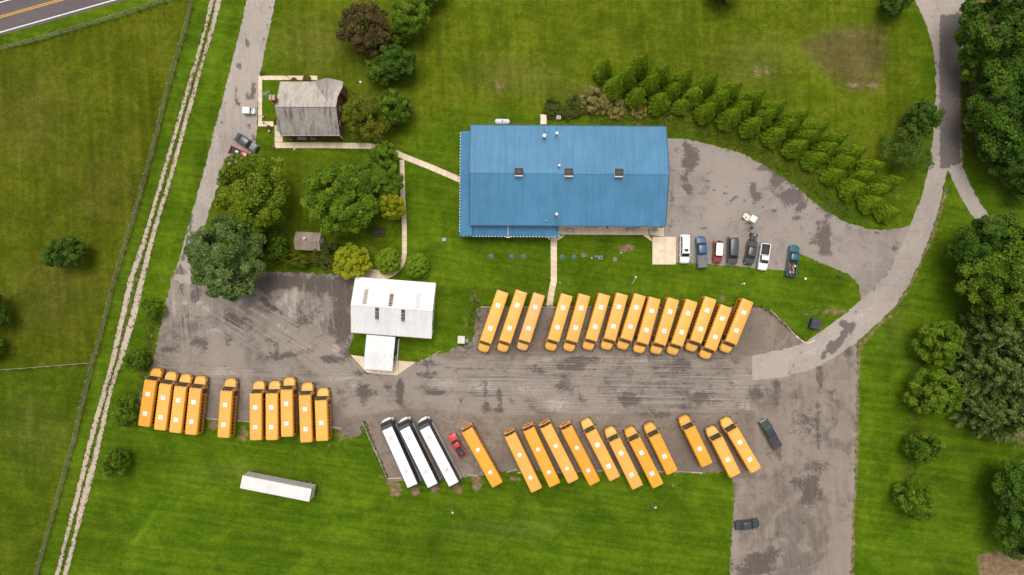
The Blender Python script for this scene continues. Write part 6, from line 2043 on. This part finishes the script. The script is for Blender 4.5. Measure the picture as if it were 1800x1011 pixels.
smallred = make_car('parked_pickup', 'small bright red pickup between the white coaches and yellow bus', 'pickup', zw(908, 258), zw(1042, 500), 1.78, 'pickup', (.52, .035, .045), cab=(1.35, 1.85, 2.7, 2.85), roof_h=1.66, belt=1.02, hood_h=1.0)
make_car('parked_pickup', 'black pickup with covered bed on the gravel near the end bus', 'pickup', zd(848, 148), zd(959, 352), 1.95, 'pickup', (.032, .031, .033), cab=(1.35, 1.95, 3.7, 3.9), roof_h=1.85, belt=1.15, hood_h=1.1, bed=paint('bed_cover_black', (.045, .043, .045), .5), glass_m=glass('green_tint_glass', (.03, .085, .05)), bumper=CHROME)
make_car('parked_car', 'dark charcoal saloon car on the gravel at the lawn corner', 'car', zd(830, 889), zd(658, 911), 1.8, 'sedan', (.045, .047, .050), cab=(1.35, 2.0, 3.4, 4.15), roof_h=1.42, belt=.98, hood_h=.90)

# loads carried in open beds
rngl = random.Random(5)
LUM = [paint('lumber_%d' % i, c_, .8, .2, 3) for i, c_ in enumerate([(.46, .30, .16), (.36, .22, .12), (.30, .10, .07), (.42, .36, .30)])]
for i in range(7):
    L = rngl.uniform(.9, 1.9)
    o = MB().box((0, 0, 0), (L, rngl.uniform(.09, .18), .06)).build('plank', LUM[i % 4])
    ca, sa = math.cos(teal.rotation_euler[2]), math.sin(teal.rotation_euler[2])
    x, y = -1.55 + rngl.uniform(-.25, .3), rngl.uniform(-.5, .5)
    o.location = (teal.location.x + x * ca - y * sa, teal.location.y + x * sa + y * ca, .74 + i * .055)
    o.rotation_euler = (0, 0, teal.rotation_euler[2] + rngl.uniform(-.35, .35))
    props(o, 'loose %s board in the heap on the teal pickup bed' % ['tan', 'brown', 'red brown', 'greyish', 'tan topmost', 'brown topmost', 'red brown topmost'][i], 'plank', 'boards in the teal pickup bed')
for car_, lst in ((teal, [(-2.35, .3, .5, .45, .35, (.16, .26, .34), 'pale blue toolbox by the teal pickup tailgate'), (-2.3, -.35, .45, .4, .3, (.36, .10, .08), 'dull red box by the teal pickup tailgate'), (-1.0, -.55, .35, .3, .3, (.60, .55, .48), 'pale crate behind the teal pickup cab')]),
                  (redp, [(-1.3, .2, .55, .35, .3, (.62, .60, .55), 'pale box in the bed of the faded red pickup'), (-.75, -.35, .4, .3, .25, (.10, .09, .08), 'dark box in the bed of the faded red pickup')]),
                  (smallred, [(-1.0, .3, .45, .3, .3, (.06, .06, .06), 'black toolbox in the bed of the small red pickup')])):
    for x, y, l_, w_, h_, c_, lab in lst:
        t = thing('box' if 'toolbox' not in lab else 'toolbox', lab, 'box' if 'toolbox' not in lab else 'toolbox')
        ca, sa = math.cos(car_.rotation_euler[2]), math.sin(car_.rotation_euler[2])
        t.location = (car_.location.x + x * ca - y * sa, car_.location.y + x * sa + y * ca, .695)
        t.rotation_euler = (0, 0, car_.rotation_euler[2] + rngl.uniform(-.3, .3))
        MB().box((0, 0, h_ / 2), (l_, w_, h_)).build('case', paint('box_%.2f_%.2f' % (x, y), c_, .6, .15, 3), t)
        MB().box((0, 0, h_ + .02), (l_ + .03, w_ + .03, .04)).build('lid', paint('boxlid_%.2f_%.2f' % (x, y), tuple(min(v * 1.25, .8) for v in c_), .6), t)
t = thing('tyre', 'worn reddish brown tyre lying in the bed of the small red pickup', 'tyre')
ca, sa = math.cos(smallred.rotation_euler[2]), math.sin(smallred.rotation_euler[2])
t.location = (smallred.location.x - 1.75 * ca, smallred.location.y - 1.75 * sa, .695)
q = []
MB().tube([(.30 * math.cos(k * PI / 8), .30 * math.sin(k * PI / 8), .1) for k in range(17)], .10, 7).build('tread', paint('tyre_brown', (.13, .065, .045), .9, .3, 3), t, 50)
MB().tube([(0, 0, .03), (0, 0, .09)], .2, 12).build('rim', RUST, t)

# golf carts
CREAM_P = paint('cart_cream', (.74, .66, .50), .4)


def cart(label, front, rear, box=False):
    a, b_ = at(*rear, .8), at(*front, .6)
    a.z = b_.z = 0
    t = thing('utility_cart' if box else 'golf_cart', label, 'golf cart' if not box else 'utility cart', (a + b_) / 2, math.atan2((b_ - a).y, (b_ - a).x))
    L = 2.35
    P = CREAM_P if not box else DARK

    def rg(x, hw, zt): return [(x, -hw, .25), (x, -hw, zt), (x, hw, zt), (x, hw, .25)]
    MB().loft([rg(.35, .58, .32), rg(.70, .60, .42), rg(.74, .60, .72), rg(1.05, .5, .66), rg(1.18, .36, .5)]).build('front_cowl', P if not box else WHITE, t, 35)
    MB().box((.05, 0, .28), (1.1, 1.15, .08)).build('floor', LINER if box else CREAM_P, t)
    MB().loft([rg(-1.18, .5, .6), rg(-.9, .6, .68), rg(-.3, .6, .66), rg(-.2, .58, .5)]).build('rear_body', P, t, 35)
    if not box:
        MB().box((-.45, 0, .74), (.5, 1.08, .14)).build('seat', paint('cart_seat', (.60, .52, .38), .6), t)
        MB().box((-.74, 0, .98), (.12, 1.08, .42), 0).build('seat_back', MATS['cart_seat'], t)
        MB().slab([(-1.15, -.62), (.02, -.6), (.02, .6), (-1.15, .62)], 1.74, 1.80).build('canopy', WHITE, t)
        for x in (-1.05, -.05):
            for y in (-.55, .55):
                MB().tube([(x, y, .6), (x, y, 1.75)], .02, 5).build('canopy_post', GREY, t)
    else:
        MB().box((-.45, 0, .78), (1.45, 1.25, .75)).build('cargo_box', WHITE, t)
        MB().box((.47, 0, .62), (.32, 1.0, .14)).build('seat', WHITE, t)
        MB().box((.30, 0, .88), (.08, 1.0, .4)).build('seat_back', LINER, t)
    sw = MB().tube([(.66 + .0, .27 + .16 * math.cos(k * PI / 6), .98 + .16 * math.sin(k * PI / 6)) if False else (.60 + .10 * math.sin(k * PI / 6), .27 + .17 * math.cos(k * PI / 6), .95 + .10 * math.sin(k * PI / 6)) for k in range(13)], .022, 5).build('steering_wheel', BLACK, t, 50)
    MB().tube([(.60, .27, .95), (.82, .27, .6)], .02, 5).build('column', BLACK, sw)
    for x in (-.78, .80):
        for s in (-1, 1):
            wheel(t, x, s * .52, .23, .2)
    return t


cart('cream golf cart with white canopy parked in the open yard', (1308.0, 378.3), (1325.3, 388.2))
cart('white box utility cart parked on the driveway by the house path', (448.5, 195.8), (427.2, 194.0), True)
# quad bike behind the charcoal pickup
p = at(1324.6, 418.5, .6)
t = thing('quad_bike', 'dark grey quad bike standing behind the charcoal pickup', 'quad bike', (p.x, p.y, 0), R(79))
QG = paint('quad_grey', (.065, .075, .07), .5, .15, 2)
MB().loft([[(-.95, -.35, .6), (-.95, .35, .6), (-.95, .35, .8), (-.95, -.35, .8)], [(-.3, -.6, .55), (-.3, .6, .55), (-.3, .55, .85), (-.3, -.55, .85)], [(.5, -.62, .55), (.5, .62, .55), (.5, .55, .88), (.5, -.55, .88)], [(.95, -.4, .6), (.95, .4, .6), (.95, .34, .78), (.95, -.34, .78)]]).build('bodywork', QG, t, 30)
MB().box((-.35, 0, .92), (.75, .36, .14)).build('seat', LINER, t)
MB().tube([(.35, -.42, 1.1), (.42, 0, 1.05), (.35, .42, 1.1)], .025, 6).build('handlebar', BLACK, t)
MB().box((.62, .0, .93), (.22, .24, .10)).build('headlight', LAMP, t)
MB().box((-.85, 0, .86), (.4, .8, .04)).build('cargo_rack', DARK, t)
for x in (-.62, .66):
    for s in (-1, 1): wheel(t, x, s * .62, .31, .26)
# ================================================================== FENCES, POSTS AND SMALL THINGS
FWOOD = [paint('fence_wood_%d' % i, c, .9, .2, 2.5) for i, c in enumerate([(.30, .25, .175), (.25, .205, .14), (.36, .305, .225)])]
POST_M = [MB().box((0, 0, .68), (.15, .15, 1.42)).mesh('post', m) for m in FWOOD]
BOARD_M = [MB().box((0, 0, 0), (1, .04, .11)).mesh('board', m) for m in FWOOD]


def fence(pxs, label, bay=2.7, group=None):
    P = [at(*p) for p in pxs]
    d = [0]
    for a, b_ in zip(P, P[1:]): d.append(d[-1] + (b_ - a).length)
    n = round(d[-1] / bay)
    pts = []
    for i in range(n + 1):
        s = d[-1] * i / n
        for k in range(len(P) - 1):
            if s <= d[k + 1] + 1e-6:
                pts.append(P[k].lerp(P[k + 1], (s - d[k]) / (d[k + 1] - d[k])))
                break
    t = thing('board_fence', label, 'fence', pts[0])
    rg = random.Random(len(pts))
    for i, p in enumerate(pts):
        q = p - pts[0]
        inst('post', rg.choice(POST_M), t, q, (rg.uniform(-.03, .03), rg.uniform(-.03, .03), rg.uniform(0, .4)))
        if i + 1 < len(pts):
            r = pts[i + 1] - pts[0]
            a = math.atan2((r - q).y, (r - q).x)
            for z in (.35, .78, 1.2):
                inst('board', rg.choice(BOARD_M), t, ((q.x + r.x) / 2 - math.sin(a) * .09, (q.y + r.y) / 2 + math.cos(a) * .09, z + rg.uniform(-.02, .02)), (0, rg.uniform(-.012, .012), a + rg.uniform(-.008, .008)), ((r - q).length * 1.0 + .05, 1, 1))
    return t


fence(FENCE_SIDE, 'long weathered board fence between the farm track and the field')
fence([(-26, 96)] + FENCE_TOP[1:-1] + [(338, -7)], 'weathered board fence along the public road in the corner')
fence(FENCE_CROSS[:-1] + [(163, 638.3)], 'short weathered board fence crossing the field from the long fence')

# timbers and kerbs that end the parking bays
TIM = [paint('timber_%d' % i, c, .85, .2, 2.0) for i, c in enumerate([(.40, .33, .26), (.31, .255, .205), (.46, .40, .33)])]
KERB_W = paint('kerb_white', (.62, .56, .46), .8, .12, 1.4)


def edging(pxs, label, mats, w=.2, h=.2, seg=2.6, gaps=(), name='timber', tname='timber_edging'):
    P = [at(*p) for p in pxs]
    t = thing(tname, label, 'edging', P[0])
    rg = random.Random(int(pxs[0][0]))
    k = 0
    for a, b_ in zip(P, P[1:]):
        L = (b_ - a).length
        n = max(1, round(L / seg))
        ang = math.atan2((b_ - a).y, (b_ - a).x)
        for i in range(n):
            k += 1
            if k in gaps: continue
            c = a.lerp(b_, (i + .5) / n) - P[0]
            o = MB().box((0, 0, 0), (L / n - .05, w, h)).build(name, rg.choice(mats), t, loc=(c.x + rg.uniform(-.04, .04), c.y + rg.uniform(-.04, .04), h / 2 + rg.uniform(-.02, .01)))
            o.rotation_euler = (0, 0, ang + rg.uniform(-.012, .012))
    return t


edging([(845, 539.5), (1100, 540), (1343, 540.5)], 'timber edging behind the bus row below the hall lawn', TIM, gaps=(12, 22))
edging([(1353, 545), (1380, 570), (1398, 590)], 'grey timber edging slanting down to the lane behind the end bus', TIM)
edging([(1398, 590), (1412, 601), (1420, 603.5), (1432, 598)], 'pale kerb curving into the lane below the navy bin', [KERB_W], .26, .14, 1.6, name='kerb_stone', tname='kerb')
edging([(358, 735), (385, 737.5), (440, 741)], 'timber edging beside the lone yellow bus', TIM, seg=2.4)
edging([(582, 749), (600, 753)], 'short timber edging past the short bus', TIM)
edging([(637, 742), (660, 793), (681, 842)], 'timber edging slanting down the grass beside the coaches', TIM)
edging([(682, 841), (706, 840)], 'short timber edging under the outer coach', TIM)
edging([(822, 834), (838, 836)], 'short timber edging beside the flat fronted lone bus', TIM)
edging([(890, 830), (908, 824)], 'skewed loose timber beside the first of four flat fronted buses', TIM, seg=4)
edging([(910, 831), (1010, 829), (1060, 827)], 'timber edging under the flat fronted buses', TIM, gaps=(2, ))
edging([(1156, 829), (1195, 829), (1235, 831)], 'timber edging at the grass by the short yellow buses', TIM)
edging([(748, 632), (773, 617)], 'thin pale timber lying on the grass edge beside the carport', TIM, .12, .12, 3.2)

# lamp posts
POLE = paint('pole_wood', (.25, .205, .16), .85, .2, 2)
POLE_D = paint('pole_dark', (.05, .05, .05), .6, .2, 2)


def lamp_post(px, py, h, arm, label, mat=POLE, r=.11, head=.35, cat='lamp post'):
    t = thing('lamp_post', label, cat, at(px, py))
    MB().tube([(0, 0, -.1), (0, 0, h)], [r, r * .75], 8).build('post', mat, t, 50)
    a = Vector(arm)
    if a.length > .1:
        MB().tube([(0, 0, h - .35), (a.x * .4, a.y * .4, h - .12), (a.x, a.y, h)], .045, 6).build('arm', GALV if mat is POLE else mat, t)
        l = MB().tube([(a.x, a.y, h + .06), (a.x, a.y, h - .06), (a.x, a.y, h - .22)], [.14, head * .55, head * .45], 10).build('lamp_head', WHITE, t, 40)
        MB().tube([(a.x, a.y, h - .22), (a.x, a.y, h - .30)], [head * .4, head * .25], 10).build('lamp_glass', LAMP, l)
    else:
        MB().tube([(0, 0, h), (0, 0, h + .22), (0, 0, h + .3)], [.13, .17, .03], 8).build('lamp_head', mat if mat is POLE_D else WHITE, t)
    return t


lamp_post(1282, 500, 5.6, (.75, .12), 'wooden lamp post on grass above the last buses of the upper row')
lamp_post(1101.6, 499.6, 5.6, (.65, 1.35), 'wooden lamp post with long arm on the lawn above the bus row')
lamp_post(1141, 880, 4.2, (.3, .2), 'lamp post on the grass below the bonneted bus row')
lamp_post(797.5, 885.5, 4.2, (.2, -.2), 'thin lamp post on the grass below the coaches', r=.09)
lamp_post(624.5, 169.4, 5.0, (2.35, 1.1), 'dark street lamp with long arm beside the brick house', POLE_D, .07, .4)
lamp_post(472, 222, 2.1, (0, 0), 'short dark lamp post by the house entrance path', POLE_D, .06)
lamp_post(512, 141.5, 2.6, (0, 0), 'thin dark post at the upper house path', POLE_D, .05)

# propane tank north of the hall
p = at(883, 214, .9)
t = thing('propane_tank', 'white capsule shaped gas tank behind the hall', 'gas tank', (p.x, p.y, 0), R(-1))
PW_ = paint('tank_white', (.66, .68, .68), .4, .06, 2)
MB().tube([(-1.5, 0, .95), (-1.42, 0, .95), (-1.2, 0, .95), (1.2, 0, .95), (1.42, 0, .95), (1.5, 0, .95)], [.12, .36, .52, .52, .36, .12], 16).build('shell', PW_, t, 60)
MB().tube([(0, 0, 1.44), (0, 0, 1.58)], [.2, .18], 12).build('valve_dome', GREY, t)
for x in (-.9, .9): MB().box((x, 0, .22), (.2, .8, .46)).build('saddle', GREYLID, t)

# lids in the lawn
LID = paint('lid_green', (.060, .125, .095), .55, .1, 2)
LIDB = paint('lid_brown', (.20, .15, .095), .8, .2, 2)
RIM = paint('lid_rim', (.10, .13, .10), .8)
lids = [(862.8, 450.5, LID, 'round green tank lid on the lawn, farthest from the path toward the garage'), (899, 451, LID, 'round green tank lid in the lawn, left of a close pair'), (920, 451, LID, 'round green tank lid nearest the straight path, porch side'), (988, 452, LID, 'round green tank lid just across the straight path from the porch side'), (1009, 452.3, LID, 'round green tank lid between another lid and the brown ring'),
        (1025, 449, LIDB, 'brown soil ringed lid next to the green lids'), (1081, 456, paint('lid_stone', (.21, .19, .15), .8, .15, 2), 'grey stone lid past the rock heap on the lawn')]
for px, py, m, lab in lids:
    t = thing('tank_lid', lab, 'lid', at(px, py), 0, 'lids set in the hall lawn')
    r = .52 if m is LID else .42
    MB().tube([(0, 0, 0), (0, 0, .10), (0, 0, .14)], [r, r, r * .9], 16).build('lid', m, t, 40)
    MB().tube([(0, 0, 0), (0, 0, .05)], [r + .09, r + .05], 16).build('rim', RIM if m is LID else m, t)
    MB().tube([(0, 0, .14), (0, 0, .17)], r * .22, 8).build('handle', m, t)

# rock heap, stones
STONE = [paint('stone_%d' % i, c, .85, .25, 4) for i, c in enumerate([(.24, .18, .17), (.20, .19, .21), (.50, .45, .36), (.10, .09, .09)])]


def rock(px, py, s, m, lab, group=None, sq=(1, .8, .6)):
    rg = np.random.default_rng(int(px * 10))
    o = MB()
    rings = []
    for z, r in ((-.1, .8), (.25, 1.0), (.7, .75), (1.0, .3)):
        rings.append([(math.cos(k * PI / 3.5) * r * s * sq[0] * rg.uniform(.8, 1.15), math.sin(k * PI / 3.5) * r * s * sq[1] * rg.uniform(.8, 1.15), z * s * sq[2]) for k in range(7)])
    ob = o.loft(rings).build('rock', m)
    ob.location = at(px, py)
    return props(ob, lab, 'rock', group)


for px, py, s, mi, lab in [(1040, 453.5, .22, 2, 'small pale rock at the path end of the rock heap'), (1047, 451.5, .34, 0, 'reddish rock in the rock heap'), (1052.5, 452, .42, 1, 'large grey rock in the middle of the rock heap'), (1057.5, 451.5, .34, 1, 'grey rock at the far end of the rock heap'),
                           (1053, 455, .17, 2, 'white pebble in front of the large grey rock'), (1057.5, 455, .17, 2, 'white pebble in front of the far end rock'), (1055, 454, .2, 3, 'black rock low in the rock heap'), (517.5, 262.5, .3, 2, 'pale rock on the grass below the house walkway')]:
    rock(px, py, s, STONE[mi], lab, 'stones in the lawn heap' if px > 900 else None)

# white bucket, marker, fallen panel, utility boxes
t = thing('bucket', 'white bucket on the grass below the teal pickup', 'bucket', at(1414.3, 490))
MB().tube([(0, 0, 0), (0, 0, .4)], [.17, .21], 12).build('tub', WHITE, t, 40)
MB().tube([(0, 0, .4), (0, 0, .43)], .22, 12).build('lid', WHITE, t)
t = thing('marker_pipe', 'short white marker pipe at the bare soil patch by the hall', 'pipe', at(1091, 445))
MB().tube([(0, 0, 0), (0, 0, .5)], .1, 10).build('pipe', WHITE, t, 40)
MB().tube([(0, 0, .5), (0, 0, .56)], .13, 10).build('cap', WHITE, t)
t = thing('marker_pipe', 'thin white marker pipe on the lawn beside the straight path', 'pipe', at(984, 497))
MB().tube([(0, 0, 0), (0, 0, .6)], .08, 10).build('pipe', WHITE, t, 40)
MB().tube([(0, 0, .6), (0, 0, .65)], .11, 10).build('cap', WHITE, t)
t = thing('bench_plank', 'dark bench plank on the grass at the yard exit', 'bench', at(1473, 486), R(-18))
MB().box((0, 0, .36), (1.0, .28, .06)).build('seat', DARK, t)
for x in (-.35, .35): MB().box((x, 0, .17), (.08, .24, .34)).build('leg', DARK, t)
t = thing('utility_box', 'small grey utility box on the lawn below the porch corner', 'utility box', at(781, 421.5))
MB().box((0, 0, .2), (.75, .65, .4)).build('case', GREYLID, t)
MB().box((0, 0, .42), (.8, .7, .05)).build('lid', GREY, t)
t = thing('utility_cabinet', 'pale topped square utility cabinet beside the first upper row bus', 'cabinet', at(811.8, 596.3), R(-2))
MB().box((0, 0, .65), (1.3, 1.35, 1.3)).build('case', paint('cabinet_case', (.40, .36, .30), .6), t)
MB().box((0, 0, 1.33), (1.42, 1.5, .08)).build('lid', paint('cabinet_top', (.66, .60, .53), .6, .1, 2), t)
MB().box((1.05, -.25, .25), (.6, .7, .5)).build('side_box', GREY, t)
t = thing('cooling_unit', 'small pale cooling unit between shrubs behind the hall', 'cooling unit', at(981.5, 208), R(-3))
MB().box((0, 0, .38), (.85, .75, .76)).build('casing', paint('unit_pale', (.46, .45, .40), .6), t)
MB().tube([(0, 0, .76), (0, 0, .79)], .28, 14).build('fan_grille', GREY, t)

# navy bin by the lane
p = at(1432.5, 569.5, .8)
t = thing('dumpster', 'navy blue dumpster with black lid on the grass by the lane', 'dumpster', (p.x, p.y, 0), R(-14))
NAVY = paint('dumpster_navy', (.014, .028, .085), .5, .2, 1.5)
MB().hexa([(-.8, -.95, .12), (.75, -.95, .12), (.75, .95, .12), (-.8, .95, .12), (-1.0, -1.0, 1.25), (.9, -1.0, 1.5), (.9, 1.0, 1.5), (-1.0, 1.0, 1.25)]).build('body', NAVY, t)
for y in (-.5, .5): MB().hexa([(-.72, y - .49, 1.33), (.92, y - .49, 1.53), (.92, y + .49, 1.53), (-.72, y + .49, 1.33), (-.72, y - .47, 1.38), (.92, y - .47, 1.58), (.92, y + .47, 1.58), (-.72, y + .47, 1.38)]).build('lid', paint('dumpster_lid', (.045, .04, .042), .6), t)
for y in (-1.04, 1.04): MB().box((0, y, .9), (1.2, .1, .16)).build('fork_pocket', NAVY, t)
for x in (-.6, .6):
    for y in (-.8, .8): MB().tube([(x, y - .04, .08), (x, y + .04, .08)], .09, 10).build('caster', BLACK, t)

# picnic table under the yard trees
t = thing('picnic_table', 'dark wooden picnic table beside the curved path', 'picnic table', at(666.5, 408), R(0))
for i in range(5): MB().box((0, -.32 + i * .16, .75), (2.4, .13, .045)).build('plank', DWOOD, t)
for y in (-.68, .68):
    for k in (-.08, .08): MB().box((0, y + k, .45), (2.4, .14, .045)).build('seat_plank', DWOOD, t)
for x in (-.85, .85):
    MB().box((x, 0, .42), (.09, 1.6, .08)).build('crossbeam', DWOOD, t)
    for s in (-1, 1): MB().hexa([(x - .05, s * .72 - .06, 0), (x + .05, s * .72 - .06, 0), (x + .05, s * .72 + .06, 0), (x - .05, s * .72 + .06, 0), (x - .05, s * .26 - .06, .73), (x + .05, s * .26 - .06, .73), (x + .05, s * .26 + .06, .73), (x - .05, s * .26 + .06, .73)]).build('leg', DWOOD, t)

# benches on the hall walkway
for px, lab in ((1001.5, 'slim bench on the hall walkway nearest the porch'), (1108, 'slim bench on the hall walkway nearest the concrete pad')):
    t = thing('bench', lab, 'bench', at(px, 404.6), R(-.5))
    for y in (-.12, .05): MB().box((0, y, .46), (1.45, .13, .04)).build('seat_slat', GALV, t)
    MB().box((0, .22, .78), (1.45, .04, .2)).build('backrest', GALV, t)
    for x in (-.66, .66):
        MB().box((x, -.02, .23), (.16, .42, .46)).build('leg', DARK, t)
        MB().box((x, .2, .62), (.14, .06, .5)).build('back_post', DARK, t)
t = thing('doormat', 'pale doormat on the walkway near the concrete pad', 'mat', at(1151, 404.6), R(-.5))
MB().box((0, 0, .065), (1.3, .55, .025)).build('mat', GREY, t)

# traffic cones between the buses
CONE = paint('cone_orange', (.75, .11, .045), .5)
for px, py, lab in ((936, 603, 'orange traffic cone nearest the third upper row bus'), (949, 606, 'orange traffic cone nearest the fourth upper row bus')):
    t = thing('traffic_cone', lab, 'traffic cone', at(px, py), R(20))
    t.location.z = .02
    MB().box((0, 0, .02), (.46, .46, .04)).build('base', CONE, t)
    c = MB().tube([(0, 0, .03), (0, 0, .75)], [.20, .04], 12).build('cone', CONE, t, 40)
    MB().tube([(0, 0, .38), (0, 0, .52)], [.128, .09], 12).build('stripe', WHITE, c)
# small house extras: garden pots at the entrance
for px, py, c_, lab in ((463.5, 206, (.30, .24, .18), 'round stone pot on grass by the house entrance path'), (474, 231, (.40, .34, .28), 'pale pot beside the house walkway corner'), (482, 258, (.16, .12, .08), 'coiled dark pot at the walkway corner below the house'), (541, 138.5, (.42, .14, .12), 'reddish pot on the upper house path')):
    t = thing('flower_pot', lab, 'pot', at(px, py))
    MB().tube([(0, 0, 0), (0, 0, .35), (0, 0, .38)], [.18, .27, .24], 10).build('pot', paint('pot_%d' % px, c_, .8), t, 30)
    MB().tube([(0, 0, .33), (0, 0, .36)], .21, 10).build('soil', DWOOD, t)

# ---------------------------------------------------------------- a person crossing the hall yard
def person(px, py, rz, label):
    t = thing('person', label, 'person', at(px, py), rz)
    t.location.z = .014
    J = [((0, 0, .96), .150), ((0, .0, 1.12), .135), ((.01, 0, 1.30), .155), ((.02, 0, 1.44), .120), ((.03, 0, 1.52), .058), ((.05, 0, 1.58), .085), ((.055, 0, 1.67), .105), ((.045, 0, 1.75), .075),
         ((.02, .17, 1.43), .068), ((-.06, .25, 1.16), .050), ((.06, .27, .93), .038), ((.10, .27, .85), .042),
         ((.02, -.17, 1.43), .068), ((.08, -.25, 1.16), .050), ((.24, -.24, .98), .038), ((.31, -.23, .93), .042),
         ((.02, .10, .88), .105), ((.14, .10, .50), .066), ((.06, .10, .09), .046), ((.22, .11, .04), .040),
         ((-.02, -.10, .88), .105), ((-.06, -.10, .50), .066), ((-.26, -.10, .12), .046), ((-.13, -.11, .04), .040)]
    E = [(0, 1), (1, 2), (2, 3), (3, 4), (4, 5), (5, 6), (6, 7), (3, 8), (8, 9), (9, 10), (10, 11), (3, 12), (12, 13), (13, 14), (14, 15), (0, 16), (16, 17), (17, 18), (18, 19), (0, 20), (20, 21), (21, 22), (22, 23)]
    me = bpy.data.meshes.new('body')
    me.from_pydata([j[0] for j in J], E, [])
    m, nt, b = nodes_of('person_clothes')
    N = NT(nt)
    sep = N.n('ShaderNodeSeparateXYZ')
    N.l(N.pos(False), sep.inputs[0])
    z = sep.outputs[2]
    c1 = N.mix(N.ramp(z, .93, .95), (.022, .024, .034), (.040, .030, .034))
    c2 = N.mix(N.ramp(z, 1.50, 1.51), c1, (.42, .24, .17))
    c3 = N.mix(N.ramp(z, .10, .12), (.015, .014, .013), c2)
    N.l(c3, b.inputs['Base Color'])
    b.inputs['Roughness'].default_value = .8
    me.materials.append(m)
    o = inst('body', me, t)
    sk = o.modifiers.new('skin', 'SKIN')
    for i, j in enumerate(J):
        me.skin_vertices[0].data[i].radius = (j[1], j[1] * (1.25 if i in (1, 2, 3) else 1))
    me.skin_vertices[0].data[0].use_root = True
    sk.use_smooth_shade = True
    o.modifiers.new('smooth', 'SUBSURF').render_levels = 2
    HAIR = paint('hair_dark', (.02, .014, .01), .7)
    hr = MB()
    rings = []
    for zz, r, x in ((1.62, .118, .03), (1.70, .125, .035), (1.77, .105, .04), (1.815, .04, .04)):
        rings.append([(x - .022 + math.cos(k * PI / 5) * r * (.9 if math.cos(k * PI / 5) > .3 else 1.02), math.sin(k * PI / 5) * r * .88, zz) for k in range(10)])
    hr.loft(rings).build('hair', HAIR, t, 60)
    SKIN = paint('skin', (.42, .24, .17), .6)
    MB().loft([[(.155, -.012, 1.66), (.155, .012, 1.66), (.15, .004, 1.70), (.15, -.004, 1.70)], [(.182, -.014, 1.645), (.182, .014, 1.645), (.16, .006, 1.69), (.16, -.006, 1.69)]]).build('nose', SKIN, t)
    for s in (-1, 1):
        MB().tube([(.142, s * .037, 1.69), (.158, s * .037, 1.69)], [.012, .008], 6).build('eye', BLACK, t)
        MB().loft([[(.04, s * .098, 1.64), (.07, s * .098, 1.64), (.07, s * .098, 1.70), (.04, s * .098, 1.70)], [(.045, s * .118, 1.65), (.065, s * .118, 1.65), (.065, s * .118, 1.69), (.045, s * .118, 1.69)]]).build('ear', SKIN, t)
        # hand: palm with four curled fingers and a thumb
        hx, hy, hz = (.10, .27, .85) if s > 0 else (.31, -.23, .93)
        hd = MB()
        hd.box((hx + .01, hy, hz - .05), (.075, .03, .09))
        hm = hd.build('hand', SKIN, t)
        for k in range(4):
            L = (.065, .078, .072, .055)[k]
            fx = hx - .022 + k * .020
            MB().tube([(fx, hy, hz - .085), (fx + .004, hy - s * .008, hz - .085 - L * .6), (fx + .006, hy - s * .024, hz - .085 - L)], [.010, .009, .007], 6).build('finger', SKIN, hm)
        MB().tube([(hx + .045, hy, hz - .03), (hx + .07, hy - s * .012, hz - .06), (hx + .066, hy - s * .02, hz - .095)], [.012, .011, .009], 6).build('thumb', SKIN, hm)
    MB().box((.152, 0, 1.612), (.012, .05, .010)).build('mouth', paint('lips', (.28, .10, .08), .6), t)
    return t


person(1317.6, 401.6, R(170), 'person in dark clothes walking across the yard near the golf cart')
